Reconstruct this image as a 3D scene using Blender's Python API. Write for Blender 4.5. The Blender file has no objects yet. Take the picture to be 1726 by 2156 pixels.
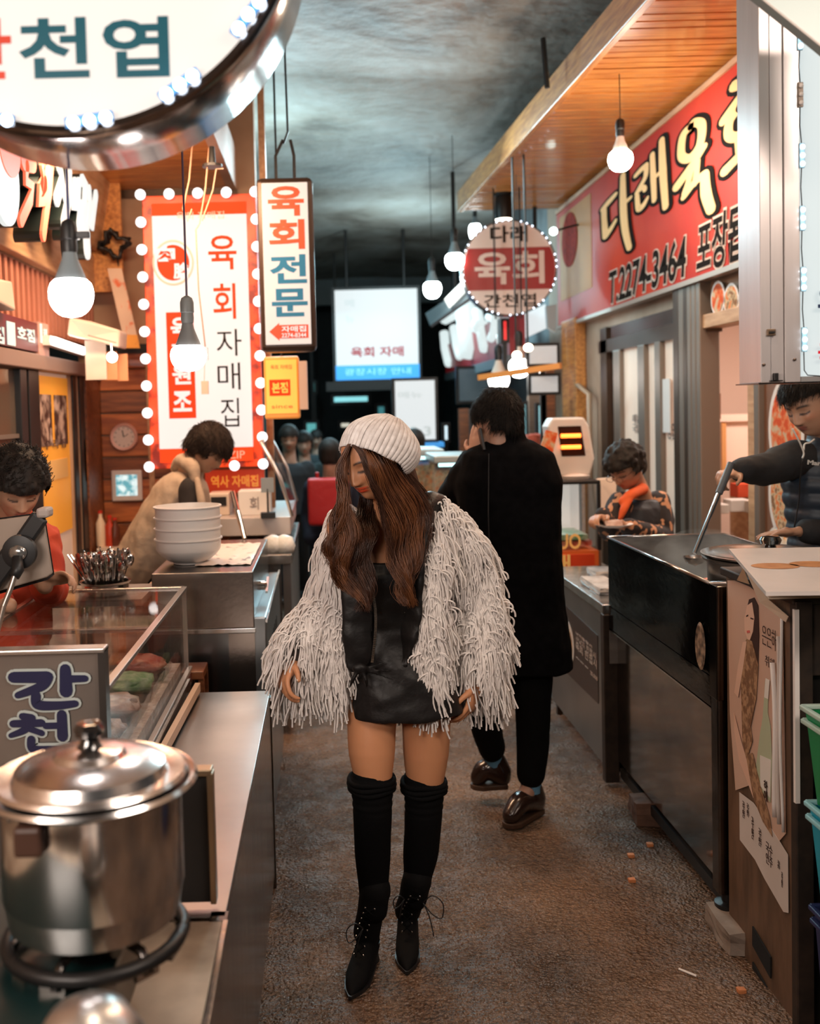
import bpy, bmesh, math, random
import numpy as np
from mathutils import Vector, Matrix, noise as mnoise

# ------------------------------------------------------------------ camera, world, lights, exposure
S = bpy.context.scene
COL = S.collection
F = 2100.0; VPX, VPY = 685.0, 862.0
PITCH, ROLL = math.radians(2.5), math.radians(1.5)
EYE = Vector((0, 0, 1.68))
_f = Vector((0, math.cos(PITCH), -math.sin(PITCH)))
_u0 = Vector((0, math.sin(PITCH), math.cos(PITCH))); _r0 = Vector((1, 0, 0))
_r = _r0*math.cos(ROLL) - _u0*math.sin(ROLL)
_u = _u0*math.cos(ROLL) + _r0*math.sin(ROLL)
CX = VPX + F*math.tan(PITCH)*math.sin(ROLL); CY = VPY + F*math.tan(PITCH)*math.cos(ROLL)
cam = bpy.data.cameras.new('camera'); camo = bpy.data.objects.new('camera', cam); COL.objects.link(camo)
camo.matrix_world = Matrix(((_r.x, _u.x, -_f.x, EYE.x), (_r.y, _u.y, -_f.y, EYE.y), (_r.z, _u.z, -_f.z, EYE.z), (0, 0, 0, 1)))
cam.sensor_width = 36; cam.lens = 36*F/2156
cam.shift_x = (863-CX)/2156; cam.shift_y = (CY-1078)/2156
cam.clip_start = 0.05; cam.clip_end = 200
cam.dof.use_dof = True; cam.dof.focus_distance = 2.92; cam.dof.aperture_fstop = 2.7
S.camera = camo
world = bpy.data.worlds.new('world'); S.world = world; world.use_nodes = True
world.node_tree.nodes['Background'].inputs[0].default_value = (0.50, 0.60, 0.66, 1)
world.node_tree.nodes['Background'].inputs[1].default_value = 0.035
S.view_settings.view_transform = 'Standard'; S.view_settings.look = 'None'
S.view_settings.gamma = 1; S.view_settings.use_curve_mapping = False
S.view_settings.exposure = 0.02
S.cycles.use_denoising = True
S.cycles.max_bounces = 7; S.cycles.diffuse_bounces = 3; S.cycles.glossy_bounces = 4
S.cycles.transparent_max_bounces = 12; S.cycles.transmission_bounces = 5
S.cycles.sample_clamp_indirect = 4; S.cycles.caustics_reflective = False; S.cycles.caustics_refractive = False

def area_lamp(loc, size, power, col, aim, sy=None):
    d = bpy.data.lights.new('unseen_area_light', 'AREA'); d.shape = 'RECTANGLE'; d.size = size; d.size_y = sy or size*.15
    d.energy = power; d.color = col
    o = bpy.data.objects.new('unseen_area_light', d); COL.objects.link(o); o.location = loc
    o.rotation_euler = (Vector(aim)-Vector(loc)).to_track_quat('-Z', 'Y').to_euler()
    return o
# unseen area lamps: added fill near the camera and stalls, cold light up the alley
area_lamp((-1.15, 0.1, 2.05), 1.3, 44, (1, .86, .76), (0.3, 2.9, 1.0), .4)  # added soft key for the woman's face and coat
area_lamp((1.6, 0.4, 2.9), 1.4, 34, (1, .84, .72), (0.6, 2.9, .2), .4)  # added fill aimed low to brighten the floor
area_lamp((0.2, 7.6, 3.5), 1.6, 62, (.66, .92, 1.0), (0.55, 4.6, 0), .4)
area_lamp((0.4, 12.0, 3.4), 2.0, 90, (.45, .85, 1.0), (0.3, 10.5, 0), .5)
area_lamp((1.9, 4.3, 3.25), 1.2, 30, (1, .72, .48), (1.7, 4.6, 1.0), .3)  # added warm fill under the canopy
area_lamp((-1.0, 4.6, 2.9), 1.2, 62, (1, .66, .40), (-1.0, 5.4, 1.0), .3)  # added warm fill on the plank wall
def point_lamp(loc, power, col, r=.1):
    d = bpy.data.lights.new('added_point_light', 'POINT'); d.energy = power; d.color = col; d.shadow_soft_size = r
    o = bpy.data.objects.new('added_point_light', d); COL.objects.link(o); o.location = loc
point_lamp((-.43, 8.0, 3.15), 75, (.55, .90, 1.0))       # added lamp hidden behind the vertical sign, lights ceiling and alley floor
point_lamp((.95, 11.6, 3.0), 60, (.60, .92, 1.0))       # added lamp in the far alley, more cold light overhead
point_lamp((1.35, 3.2, 3.55), 26, (1, .74, .52), .2)     # added lamp above the view, warms ceiling and canopy edge
point_lamp((.1, 1.3, 3.6), 34, (1, .78, .58), .2)  # added overhead lamp, warm light on the near ceiling

# ------------------------------------------------------------------ pixel helpers (points on the photograph's rays at a real depth)
def _dir(px, py): return _f + _r*((px-CX)/F) - _u*((py-CY)/F)
def W(px, py, Y):
    d = _dir(px, py); return EYE + d*(Y/d.y)
def WX(px, py, X):
    d = _dir(px, py); return EYE + d*(X/d.x)
def WZ(px, py, Z):
    d = _dir(px, py); return EYE + d*((Z-EYE.z)/d.z)

# ------------------------------------------------------------------ materials
MATS = {}
def mat(name, base=(.8,.8,.8), rough=.5, metal=0., col2=None, vs=6., st=(1,1,1), lo=.35, hi=.65, bump=0., bs=40., emit=None, es=0., alpha=1., trans=0., spec=.5, coat=0., bst=None, detail=4, attr=None, sheen=0.):
    if name in MATS: return MATS[name]
    m = bpy.data.materials.new(name); m.use_nodes = True; nt = m.node_tree; N = nt.nodes; L = nt.links
    b = N['Principled BSDF']
    def rgb(c): return (c[0], c[1], c[2], 1)
    b.inputs['Base Color'].default_value = rgb(base); b.inputs['Roughness'].default_value = rough
    b.inputs['Metallic'].default_value = metal; b.inputs['Alpha'].default_value = alpha
    b.inputs['Transmission Weight'].default_value = trans; b.inputs['Specular IOR Level'].default_value = spec
    b.inputs['Coat Weight'].default_value = coat
    if sheen: b.inputs['Sheen Weight'].default_value = sheen
    tc = None
    if col2 or bump:
        tc = N.new('ShaderNodeTexCoord')
    if attr:
        a = N.new('ShaderNodeAttribute'); a.attribute_name = attr
        L.new(a.outputs['Color'], b.inputs['Base Color'])
    if col2:
        mp = N.new('ShaderNodeMapping'); mp.inputs['Scale'].default_value = st; L.new(tc.outputs['Object'], mp.inputs['Vector'])
        nz = N.new('ShaderNodeTexNoise'); nz.inputs['Scale'].default_value = vs; nz.inputs['Detail'].default_value = detail
        L.new(mp.outputs[0], nz.inputs['Vector'])
        mr = N.new('ShaderNodeMapRange'); mr.inputs[1].default_value = lo; mr.inputs[2].default_value = hi
        L.new(nz.outputs['Fac'], mr.inputs[0])
        mx = N.new('ShaderNodeMix'); mx.data_type = 'RGBA'; mx.inputs[6].default_value = rgb(base); mx.inputs[7].default_value = rgb(col2)
        L.new(mr.outputs[0], mx.inputs[0]); L.new(mx.outputs[2], b.inputs['Base Color'])
        if emit == 'base':
            L.new(mx.outputs[2], b.inputs['Emission Color'])
    if bump:
        mp2 = N.new('ShaderNodeMapping'); mp2.inputs['Scale'].default_value = bst or st; L.new(tc.outputs['Object'], mp2.inputs['Vector'])
        n2 = N.new('ShaderNodeTexNoise'); n2.inputs['Scale'].default_value = bs; n2.inputs['Detail'].default_value = 3
        L.new(mp2.outputs[0], n2.inputs['Vector'])
        bp = N.new('ShaderNodeBump'); bp.inputs['Strength'].default_value = 1; bp.inputs['Distance'].default_value = bump
        L.new(n2.outputs['Fac'], bp.inputs['Height']); L.new(bp.outputs[0], b.inputs['Normal'])
    if emit:
        if emit != 'base': b.inputs['Emission Color'].default_value = rgb(emit)
        b.inputs['Emission Strength'].default_value = es
    MATS[name] = m; return m

# ------------------------------------------------------------------ objects
def wloc(o):
    v = Vector((0,0,0))
    while o is not None: v += o.location; o = o.parent
    return v
def tag(o, label=None, cat=None, group=None, kind=None):
    if label: o['label'] = label
    if cat: o['category'] = cat
    if group: o['group'] = group
    if kind: o['kind'] = kind
    return o
def thing(name, label, cat, loc, group=None):
    o = bpy.data.objects.new(name, None); o.empty_display_size = .05; COL.objects.link(o); o.location = Vector(loc)
    return tag(o, label, cat, group)
def copytree(o, delta, label=None, group=None, parent=None):
    c = o.copy(); COL.objects.link(c); c.parent = parent
    if parent is None: c.location = o.location + Vector(delta)
    if label: c['label'] = label
    if group: c['group'] = group
    for ch in list(o.children): copytree(ch, (0,0,0), parent=c)
    return c

class MB:
    def __init__(s): s.v = []; s.f = []; s.n = 0
    def add(s, V, Fc):
        V = np.asarray(V, float); k = s.n; s.v.append(V); s.f += [tuple(i+k for i in f) for f in Fc]; s.n += len(V); return s
    def box(s, lo, hi, M=None):
        (a,b,c),(d,e,g) = lo, hi
        V = np.array([(a,b,c),(d,b,c),(d,e,c),(a,e,c),(a,b,g),(d,b,g),(d,e,g),(a,e,g)], float)
        if M is not None: V = np.array([M @ Vector(v) for v in V])
        return s.add(V, [(0,3,2,1),(4,5,6,7),(0,1,5,4),(1,2,6,5),(2,3,7,6),(3,0,4,7)])
    def bar(s, p, q, w, h=None, up=(0,0,1)):
        p = Vector(p); q = Vector(q); h = h or w; d = (q-p).normalized(); up = Vector(up)
        if abs(d.dot(up)) > .98: up = Vector((0,1,0))
        a = d.cross(up).normalized()*w/2; b = a.cross(d).normalized()*h/2
        V = [p-a-b, p+a-b, p+a+b, p-a+b, q-a-b, q+a-b, q+a+b, q-a+b]
        return s.add([tuple(v) for v in V], [(0,1,2,3),(7,6,5,4),(0,4,5,1),(1,5,6,2),(2,6,7,3),(3,7,4,0)])
    def prism(s, pts, off):
        n = len(pts); off = Vector(off); P = [tuple(p) for p in pts]+[tuple(Vector(p)+off) for p in pts]
        return s.add(P, [tuple(range(n-1,-1,-1)), tuple(range(n,2*n))]+[(i,(i+1)%n,n+(i+1)%n,n+i) for i in range(n)])
    def tube(s, pts, r, n=8, cap=True, flat=1.0):
        P = [Vector(p) for p in pts]; m = len(P)
        R = [r]*m if isinstance(r, (int,float)) else list(r)
        V = []; up = Vector((0,0,1)); t0 = (P[1]-P[0]).normalized()
        if abs(t0.dot(up)) > .95: up = Vector((0,1,0))
        a = t0.cross(up).normalized()
        for i in range(m):
            t = (P[min(i+1,m-1)]-P[max(i-1,0)]).normalized(); a = (a-t*a.dot(t)).normalized(); b = t.cross(a)
            for k in range(n):
                an = 2*math.pi*k/n; V.append(tuple(P[i]+(a*math.cos(an)*R[i])+(b*math.sin(an)*R[i]*flat)))
        Fc = [(i*n+k, i*n+(k+1)%n, (i+1)*n+(k+1)%n, (i+1)*n+k) for i in range(m-1) for k in range(n)]
        if cap: Fc += [tuple(range(n-1,-1,-1)), tuple(range((m-1)*n, m*n))]
        return s.add(V, Fc)
    def lathe(s, prof, c, n=32, M=None, sx=1, sy=1, cap=True):
        V = []; Fc = []; m = len(prof)
        for r, z in prof:
            for k in range(n):
                a = 2*math.pi*k/n; V.append(Vector((r*math.cos(a)*sx, r*math.sin(a)*sy, z)))
        if M is not None: V = [M @ v for v in V]
        V = [tuple(v+Vector(c)) for v in V]
        for i in range(m-1):
            for k in range(n): Fc.append((i*n+k, i*n+(k+1)%n, (i+1)*n+(k+1)%n, (i+1)*n+k))
        if cap and prof[0][0] > 1e-6: Fc.append(tuple(range(n-1,-1,-1)))
        if cap and prof[-1][0] > 1e-6: Fc.append(tuple(range((m-1)*n, m*n)))
        return s.add(V, Fc)
    def ball(s, c, r, n=16, m=10, M=None):
        r = (r,)*3 if isinstance(r,(int,float)) else r
        V = []; Fc = []
        for i in range(m+1):
            th = math.pi*i/m
            for k in range(n):
                a = 2*math.pi*k/n; v = Vector((r[0]*math.sin(th)*math.cos(a), r[1]*math.sin(th)*math.sin(a), -r[2]*math.cos(th)))
                if M is not None: v = M @ v
                V.append(tuple(v+Vector(c)))
        for i in range(m):
            for k in range(n): Fc.append((i*n+k, i*n+(k+1)%n, (i+1)*n+(k+1)%n, (i+1)*n+k))
        return s.add(V, Fc)
    def build(s, name, m, parent=None, smooth=False, bevel=0, seg=2, merge=True, solid=0):
        me = bpy.data.meshes.new(name); V = np.concatenate(s.v) if s.v else np.zeros((0,3))
        loc = np.array(wloc(parent)) if parent is not None else np.zeros(3)
        V = V - loc
        me.from_pydata(V.tolist(), [], s.f); me.materials.append(m)
        if merge:
            bm = bmesh.new(); bm.from_mesh(me); bmesh.ops.remove_doubles(bm, verts=bm.verts, dist=1e-5)
            bmesh.ops.dissolve_degenerate(bm, dist=1e-6, edges=bm.edges)
            bmesh.ops.recalc_face_normals(bm, faces=bm.faces)
            bm.to_mesh(me); bm.free()
        if smooth:
            me.polygons.foreach_set('use_smooth', [True]*len(me.polygons))
            if smooth == 'auto':
                try: me.set_sharp_from_angle(angle=math.radians(38))
                except Exception: pass
        o = bpy.data.objects.new(name, me); COL.objects.link(o)
        if parent is not None: o.parent = parent
        if solid:
            md = o.modifiers.new('solid', 'SOLIDIFY'); md.thickness = solid; md.offset = 0
        if bevel:
            md = o.modifiers.new('bevel', 'BEVEL'); md.width = bevel; md.segments = seg; md.limit_method = 'ANGLE'; md.angle_limit = math.radians(40)
        return o
def solo(mb, name, m, label, cat, group=None, **k):
    """a thing that is one mesh; its origin is moved to its base"""
    V = np.concatenate(mb.v); base = Vector(((V[:,0].min()+V[:,0].max())/2, (V[:,1].min()+V[:,1].max())/2, V[:,2].min()))
    for i in range(len(mb.v)): mb.v[i] = mb.v[i]-np.array(base)
    o = mb.build(name, m, None, **k); o.location = base
    return tag(o, label, cat, group)
def struct(mb, name, m, **k): return tag(mb.build(name, m, None, **k), kind='structure')

_dg = bpy.context.evaluated_depsgraph_get
def text(body, O, U, V, w, h, m, parent, name='lettering', bold=0., depth=.002, keep=False, shear=0., lift=0.):
    """lettering centred on O in the plane U,V, fitted to w x h"""
    cu = bpy.data.curves.new('t', 'FONT'); cu.body = body; cu.size = 1; cu.offset = bold; cu.extrude = .0
    cu.align_x = 'LEFT'; cu.resolution_u = 3; cu.shear = shear; cu.space_line = .92
    ob = bpy.data.objects.new('t', cu); COL.objects.link(ob); dg = _dg(); dg.update()
    me = bpy.data.meshes.new_from_object(ob.evaluated_get(dg), depsgraph=dg)
    bpy.data.objects.remove(ob); bpy.data.curves.remove(cu)
    n = len(me.vertices); 
    if n == 0: return None
    co = np.empty(n*3); me.vertices.foreach_get('co', co); co = co.reshape(-1,3)
    fc = [tuple(p.vertices) for p in me.polygons]; bpy.data.meshes.remove(me)
    lo = co.min(0); hi = co.max(0); c = (lo+hi)/2; sx = w/max(hi[0]-lo[0],1e-6); sy = h/max(hi[1]-lo[1],1e-6)
    if keep: sx = sy = min(sx, sy)
    U = Vector(U).normalized(); V = Vector(V).normalized(); Nn = U.cross(V)
    P = np.array(O)[None] + ((co[:,0:1]-c[0])*sx)*np.array(U)[None] + ((co[:,1:2]-c[1])*sy)*np.array(V)[None]
    front = P + np.array(Nn)[None]*(depth+lift)
    back = P + np.array(Nn)[None]*lift
    b = MB(); b.v = [np.concatenate([front, back])]; b.n = 2*n
    f2 = list(fc); ed = {}
    for f in fc:
        for i in range(len(f)):
            e = (f[i], f[(i+1)%len(f)]); ed[e] = 1
    for (i, j) in ed:
        if (j, i) not in ed: f2.append((i, i+n, j+n, j))
    b.f = f2
    return b.build(name, m, parent, merge=False)
X_ = Vector((1,0,0)); Y_ = Vector((0,1,0)); Z_ = Vector((0,0,1))
def stroke(pts, O, U, V, wd, m, parent, name='lettering', depth=.002, lift=0.):
    """a painted brush stroke: flat ribbon with rounded width in the plane U,V"""
    pass
# ------------------------------------------------------------------ material library
M_ = {}
steel = mat('brushed_steel', (.50,.48,.46), .27, 1., col2=(.36,.34,.33), vs=9, st=(1,1,6), bump=.0004, bs=60)
steeld = mat('dark_steel', (.17,.16,.155), .22, 1., col2=(.09,.08,.075), vs=5, bump=.0006, bs=30)
steelp = mat('polished_steel', (.76,.75,.74), .17, 1., col2=(.60,.59,.58), vs=12)
alu = mat('aluminium', (.74,.72,.71), .32, .85, col2=(.62,.60,.59), vs=14, st=(1,1,.2))
blackm = mat('black_metal', (.015,.014,.014), .4, .3)
blackp = mat('black_plastic', (.012,.012,.013), .45)
wood = mat('orange_pine', (.74,.31,.075), .36, col2=(.50,.17,.035), vs=5, st=(1,9,9), bump=.0006, bs=30, coat=.25)
woody = mat('orange_pine_lengthwise', (.74,.33,.09), .42, col2=(.46,.17,.045), vs=5, st=(9,1,9), bump=.0006, bs=30, coat=.2)
woodd = mat('brown_wood', (.28,.09,.03), .45, col2=(.13,.038,.014), vs=4, st=(1,9,9), bump=.0006, bs=30)
woodl = mat('pale_wood', (.60,.36,.20), .5, col2=(.44,.24,.12), vs=4, st=(8,1,8), bump=.0005, bs=30)
plast = mat('cream_plaster', (.50,.33,.22), .8, col2=(.40,.25,.16), vs=3, bump=.001, bs=30)
tanw = mat('tan_wall', (.42,.30,.22), .75, col2=(.33,.22,.15), vs=2.5, bump=.0008, bs=35)
white = mat('white_plastic', (.78,.72,.68), .4)
cream = mat('cream_plastic', (.72,.58,.48), .45)
paper = mat('white_paper', (.80,.74,.70), .7)
red = mat('red_paint', (.62,.035,.015), .4)
glass = mat('clear_glass', (.95,.97,.97), .02, trans=1., alpha=.22)
cardb = mat('cardboard', (.50,.33,.20), .8, col2=(.38,.24,.14), vs=8)

# ------------------------------------------------------------------ floor and ceiling
def floor_mat():
    m = bpy.data.materials.new('wet_asphalt'); m.use_nodes = True; nt = m.node_tree; N = nt.nodes; L = nt.links; b = N['Principled BSDF']
    tc = N.new('ShaderNodeTexCoord')
    def nz(sc, det=4, ro=.55):
        n = N.new('ShaderNodeTexNoise'); n.inputs['Scale'].default_value = sc; n.inputs['Detail'].default_value = det; n.inputs['Roughness'].default_value = ro
        L.new(tc.outputs['Object'], n.inputs['Vector']); return n
    big = nz(1.3, 5); mid = nz(9, 5); fine = nz(62, 3, .65); vor = N.new('ShaderNodeTexVoronoi'); vor.inputs['Scale'].default_value = 95
    L.new(tc.outputs['Object'], vor.inputs['Vector'])
    cr = N.new('ShaderNodeValToRGB'); e = cr.color_ramp.elements; e[0].position = .30; e[0].color = (.05,.031,.020,1); e[1].position = .72; e[1].color = (.34,.21,.135,1)
    L.new(big.outputs['Fac'], cr.inputs[0])
    mx = N.new('ShaderNodeMix'); mx.data_type = 'RGBA'; mx.blend_type = 'MULTIPLY'; mx.inputs[0].default_value = .75
    cr2 = N.new('ShaderNodeValToRGB'); e = cr2.color_ramp.elements; e[0].position = .3; e[0].color = (.35,.33,.32,1); e[1].position = .75; e[1].color = (1.5,1.4,1.3,1)
    L.new(fine.outputs['Fac'], cr2.inputs[0]); L.new(cr.outputs[0], mx.inputs[6]); L.new(cr2.outputs[0], mx.inputs[7]); L.new(mx.outputs[2], b.inputs['Base Color'])
    mr = N.new('ShaderNodeMapRange'); mr.inputs[1].default_value = .35; mr.inputs[2].default_value = .68; mr.inputs[3].default_value = .12; mr.inputs[4].default_value = .40
    L.new(mid.outputs['Fac'], mr.inputs[0]); L.new(mr.outputs[0], b.inputs['Roughness'])
    a1 = N.new('ShaderNodeMath'); a1.operation = 'MULTIPLY'; a1.inputs[1].default_value = 1.7; L.new(mid.outputs['Fac'], a1.inputs[0])
    a2 = N.new('ShaderNodeMath'); a2.operation = 'MULTIPLY_ADD'; a2.inputs[1].default_value = .75; L.new(fine.outputs['Fac'], a2.inputs[0]); L.new(a1.outputs[0], a2.inputs[2])
    a3 = N.new('ShaderNodeMath'); a3.operation = 'MULTIPLY_ADD'; a3.inputs[1].default_value = -.45; L.new(vor.outputs['Distance'], a3.inputs[0]); L.new(a2.outputs[0], a3.inputs[2])
    bp = N.new('ShaderNodeBump'); bp.inputs['Distance'].default_value = .022; bp.inputs['Strength'].default_value = 1
    L.new(a3.outputs[0], bp.inputs['Height']); L.new(bp.outputs[0], b.inputs['Normal'])
    b.inputs['Specular IOR Level'].default_value = .7
    return m
b = MB(); b.box((-4,-2,-.1),(4.5,22,0)); struct(b, 'floor', floor_mat())
def ceil_mat():
    m = bpy.data.materials.new('stained_concrete'); m.use_nodes = True; nt = m.node_tree; N = nt.nodes; L = nt.links; b = N['Principled BSDF']
    tc = N.new('ShaderNodeTexCoord'); mp = N.new('ShaderNodeMapping'); mp.inputs['Scale'].default_value = (.75,.6,1); L.new(tc.outputs['Object'], mp.inputs['Vector'])
    n1 = N.new('ShaderNodeTexNoise'); n1.inputs['Scale'].default_value = 1.5; n1.inputs['Detail'].default_value = 7; n1.inputs['Roughness'].default_value = .6; n1.inputs['Distortion'].default_value = .25
    L.new(mp.outputs[0], n1.inputs['Vector'])
    cr = N.new('ShaderNodeValToRGB'); cr.color_ramp.elements[0].position = .33; cr.color_ramp.elements[0].color = (.16,.12,.095,1)
    cr.color_ramp.elements[1].position = .66; cr.color_ramp.elements[1].color = (.50,.45,.41,1)
    e = cr.color_ramp.elements.new(.47); e.color = (.34,.28,.235,1)
    L.new(n1.outputs['Fac'], cr.inputs[0]); L.new(cr.outputs[0], b.inputs['Base Color']); b.inputs['Roughness'].default_value = .62
    n2 = N.new('ShaderNodeTexNoise'); n2.inputs['Scale'].default_value = 5; n2.inputs['Detail'].default_value = 6; L.new(tc.outputs['Object'], n2.inputs['Vector'])
    bp = N.new('ShaderNodeBump'); bp.inputs['Distance'].default_value = .025; L.new(n2.outputs['Fac'], bp.inputs['Height']); L.new(bp.outputs[0], b.inputs['Normal'])
    return m
b = MB(); nx, ny = 24, 44
V = []; 
for j in range(ny+1):
    for i in range(nx+1):
        x = -4+8.5*i/nx; y = -2+20.4*j/ny
        V.append((x, y, 4.0 + .05*mnoise.noise((x*.7, y*.45, 3.1)) + .03*mnoise.noise((x*2, y*1.4, 7.1))))
b.add(V, [(j*(nx+1)+i, j*(nx+1)+i+1, (j+1)*(nx+1)+i+1, (j+1)*(nx+1)+i) for j in range(ny) for i in range(nx)])
b.box((-4,-2,4.12),(4.5,22,4.2))
struct(b, 'ceiling', ceil_mat(), smooth=True)

# far end of the alley: dark gable wall with a crossing lane
dark = mat('dark_wall', (.018,.026,.030), .6, col2=(.008,.012,.015), vs=2)
b = MB(); b.box((-4,20,0),(4.5,20.2,4.2)); struct(b, 'wall_far', dark)
b = MB(); b.box((-4,18.0,3.55),(4.5,18.2,4.1)); struct(b, 'trim_1', mat('teal_grey_beam', (.20,.25,.27), .5))

# ------------------------------------------------------------------ right-hand shop front, plane x = 2.3
RX = 2.3
def yx(px): return RX*2100/(px-685)
b = MB(); b.box((RX,-1,2.28),(RX+.12,10.2,4.0)); b.box((RX,yx(1268),0),(RX+.12,10.2,2.28)); b.box((RX,3.0,0),(RX+.12,yx(1606),2.28))
wr = struct(b, 'wall_right', tanw)
b = MB(); b.box((RX+.02,10.2,0),(RX+.12,20,4.0)); struct(b, 'wall_right_far', mat('grey_blue_wall', (.16,.18,.19), .6, col2=(.09,.10,.11), vs=3))
frame = mat('bronze_frame', (.10,.065,.045), .35, .6)
galv = mat('grey_shutter_rail', (.25,.20,.165), .42, .5)
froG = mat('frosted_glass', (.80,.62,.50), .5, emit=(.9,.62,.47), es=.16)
# sliding door unit with frosted panes
door = struct(MB().box((RX-.03,yx(1500),2.08),(RX+.06,yx(1268),2.18)).box((RX-.03,yx(1285),0),(RX+.06,yx(1272),2.28)), 'door_1', frame)
for a, c in ((1300,1314),(1352,1366),(1388,1400),(1428,1440)):
    MB().box((RX-.035,yx(c),0),(RX+.02,yx(a),2.08)).build('door_stile', galv, door, bevel=.004)
for a, c in ((1314,1352),(1366,1388),(1400,1428)):
    MB().box((RX+.0,yx(c),.05),(RX+.012,yx(a),2.08)).build('pane', froG, door)
    MB().box((RX-.006,yx(c),.05),(RX+.014,yx(a),.3)).build('kick_plate', galv, door)
MB().box((RX-.01,yx(1440),2.18),(RX+.01,yx(1290),2.28)).build('transom', mat('dark_transom', (.05,.03,.025), .2), door)
for a, c, mm in ((1440,1452,frame),(1452,1462,galv),(1462,1470,frame),(1470,1478,galv),(1480,1488,galv),(1490,1498,galv)):
    MB().box((RX-.07,yx(c),0),(RX+.05,yx(a),2.45)).build('shutter_rail', mm, door, bevel=.006)
# writing and the round sticker on the glass
ink = mat('brown_print', (.10,.05,.04), .6)
def onX(body, x0, y0, x1, y1, m, parent, X=RX-.012, bold=.0, name='lettering', depth=.002):
    """lettering on the right-hand plane: reads towards the photographer, far end first"""
    pa = WX(x0, (y0+y1)/2, X); pb = WX(x1, (y0+y1)/2, X); pt = WX((x0+x1)/2, y0, X); pq = WX((x0+x1)/2, y1, X)
    c = (pa+pb)/2; c.z = (pt.z+pq.z)/2
    return text(body, c, -Y_, Z_, abs(pa.y-pb.y), pt.z-pq.z, m, parent, bold=bold, name=name, depth=depth)
onX('메뉴\n국밥', 1332, 872, 1348, 912, ink, door); onX('영업', 1405, 890, 1422, 925, ink, door)
c = WX(1402, 848, RX-.01)
MB().lathe([(0,0),(.075,0),(.075,.004),(0,.004)], (0,0,0), 28, Matrix.Translation(c) @ Matrix.Rotation(-math.pi/2, 4, 'Y')).build('round_sticker', mat('maroon_print', (.30,.03,.03), .4), door)
MB().box((RX-.02, c.y-.10, c.z-.2),(RX-.012, c.y+.13, c.z+.16)).build('white_notice', paper, door)
# open doorway into the bright back room
b = MB(); y0, y1 = yx(1600), yx(1500)
room = mat('pink_room_wall', (.88,.66,.55), .6)
b.box((RX+.1,y0-1.3,0),(4.2,y0-1.25,2.6)); b.box((4.15,y0-1.3,0),(4.2,y1+1.8,2.6)); b.box((RX+.1,y1+1.75,0),(4.2,y1+1.8,2.6)); b.box((RX+.1,y0-1.3,2.55),(4.2,y1+1.8,2.6))
struct(b, 'wall_back_room', room)
area_lamp((3.1,(y0+y1)/2+.4,2.5), .9, 38, (1,.83,.72), (3.1,(y0+y1)/2+.4,0), .5)
dr = struct(MB().box((RX-.05,y0-.06,2.10),(RX+.08,y1+.05,2.18)), 'door_2', woodl, bevel=.004)
MB().box((RX-.04,y0-.02,0),(RX+.06,y0+.07,2.1)).build('door_jamb', woodl, dr, bevel=.004)
MB().box((RX-.05,y0-.09,0),(RX+.06,y0-.03,2.3)).build('steel_post', galv, dr, bevel=.004)
MB().box((RX-.0,y0-.35,2.18),(RX+.01,y1+.05,2.28)).build('transom', mat('dark_transom', (.05,.03,.025), .2), dr)
b = MB().box((RX+.5,y0-.1,1.18),(RX+.95,y1+1.0,1.21)); b.box((RX+.5,y0-.1,.0),(RX+.95,y0-.06,1.18)).box((RX+.5,y1+.95,.0),(RX+.95,y1+1,1.18))
solo(b, 'shelf_table', woodl, 'brown wooden counter inside the bright open doorway', 'counter', bevel=.004)

# food pictures under the banner and on the wall behind the cook
def foodmat(name, c1, c2, c3, vs=22):
    m = bpy.data.materials.new(name); m.use_nodes = True; N = m.node_tree.nodes; L = m.node_tree.links; b = N['Principled BSDF']
    tc = N.new('ShaderNodeTexCoord'); v = N.new('ShaderNodeTexNoise'); v.inputs['Scale'].default_value = vs; v.inputs['Detail'].default_value = 3
    L.new(tc.outputs['Object'], v.inputs['Vector']); cr = N.new('ShaderNodeValToRGB'); e = cr.color_ramp.elements
    e[0].position = .38; e[0].color = (*c1,1); e[1].position = .6; e[1].color = (*c3,1); x = e.new(.5); x.color = (*c2,1)
    L.new(v.outputs['Fac'], cr.inputs[0]); L.new(cr.outputs[0], b.inputs['Base Color']); b.inputs['Roughness'].default_value = .8; b.inputs['Specular IOR Level'].default_value = .1
    return m
foodA = foodmat('dish_print_red', (.60,.09,.03), (.70,.20,.08), (.55,.42,.28))
foodB = foodmat('dish_print_mixed', (.25,.13,.07), (.62,.48,.30), (.65,.20,.07), 30)
foodC = foodmat('dish_print_pale', (.85,.35,.10), (.8,.66,.5), (.8,.7,.6), 26)
def platter(cx, cy, ry, rz, X, m, parent, sink):
    c = WX(cx, cy, X); R = Matrix.Translation(c) @ Matrix.Rotation(-math.pi/2, 4, 'Y')
    # local x -> -z... ellipse scaled in z and y
    MB().lathe([(0,0),(rz*1.0,0),(rz*1.0,.004),(0,.004)], (0,0,0), 36, R, sx=1, sy=ry/rz).build('plate_print', white, parent)
    MB().lathe([(0,.004),(rz*.86,.004),(rz*.80,.008),(0,.009)], (0,0,0), 36, R, sx=1, sy=ry/rz).build('dish_print', m, parent)
po = thing('menu_poster', 'wall poster of tall dish photographs behind the cook', 'poster', WX(1650,1120,RX-.02))
MB().box((RX-.02, yx(1800), .55),(RX-.005, yx(1608), 2.0)).build('poster_sheet', mat('brown_poster', (.20,.10,.06), .5), po)
platter(1655, 905, .19, .26, RX-.025, foodA, po, 0); platter(1655, 1045, .19, .24, RX-.025, foodB, po, 0); platter(1640, 1150, .13, .10, RX-.025, foodC, po, 0)
mini = [(1512,628),(1540,634),(1570,640),(1600,634)]
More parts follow.
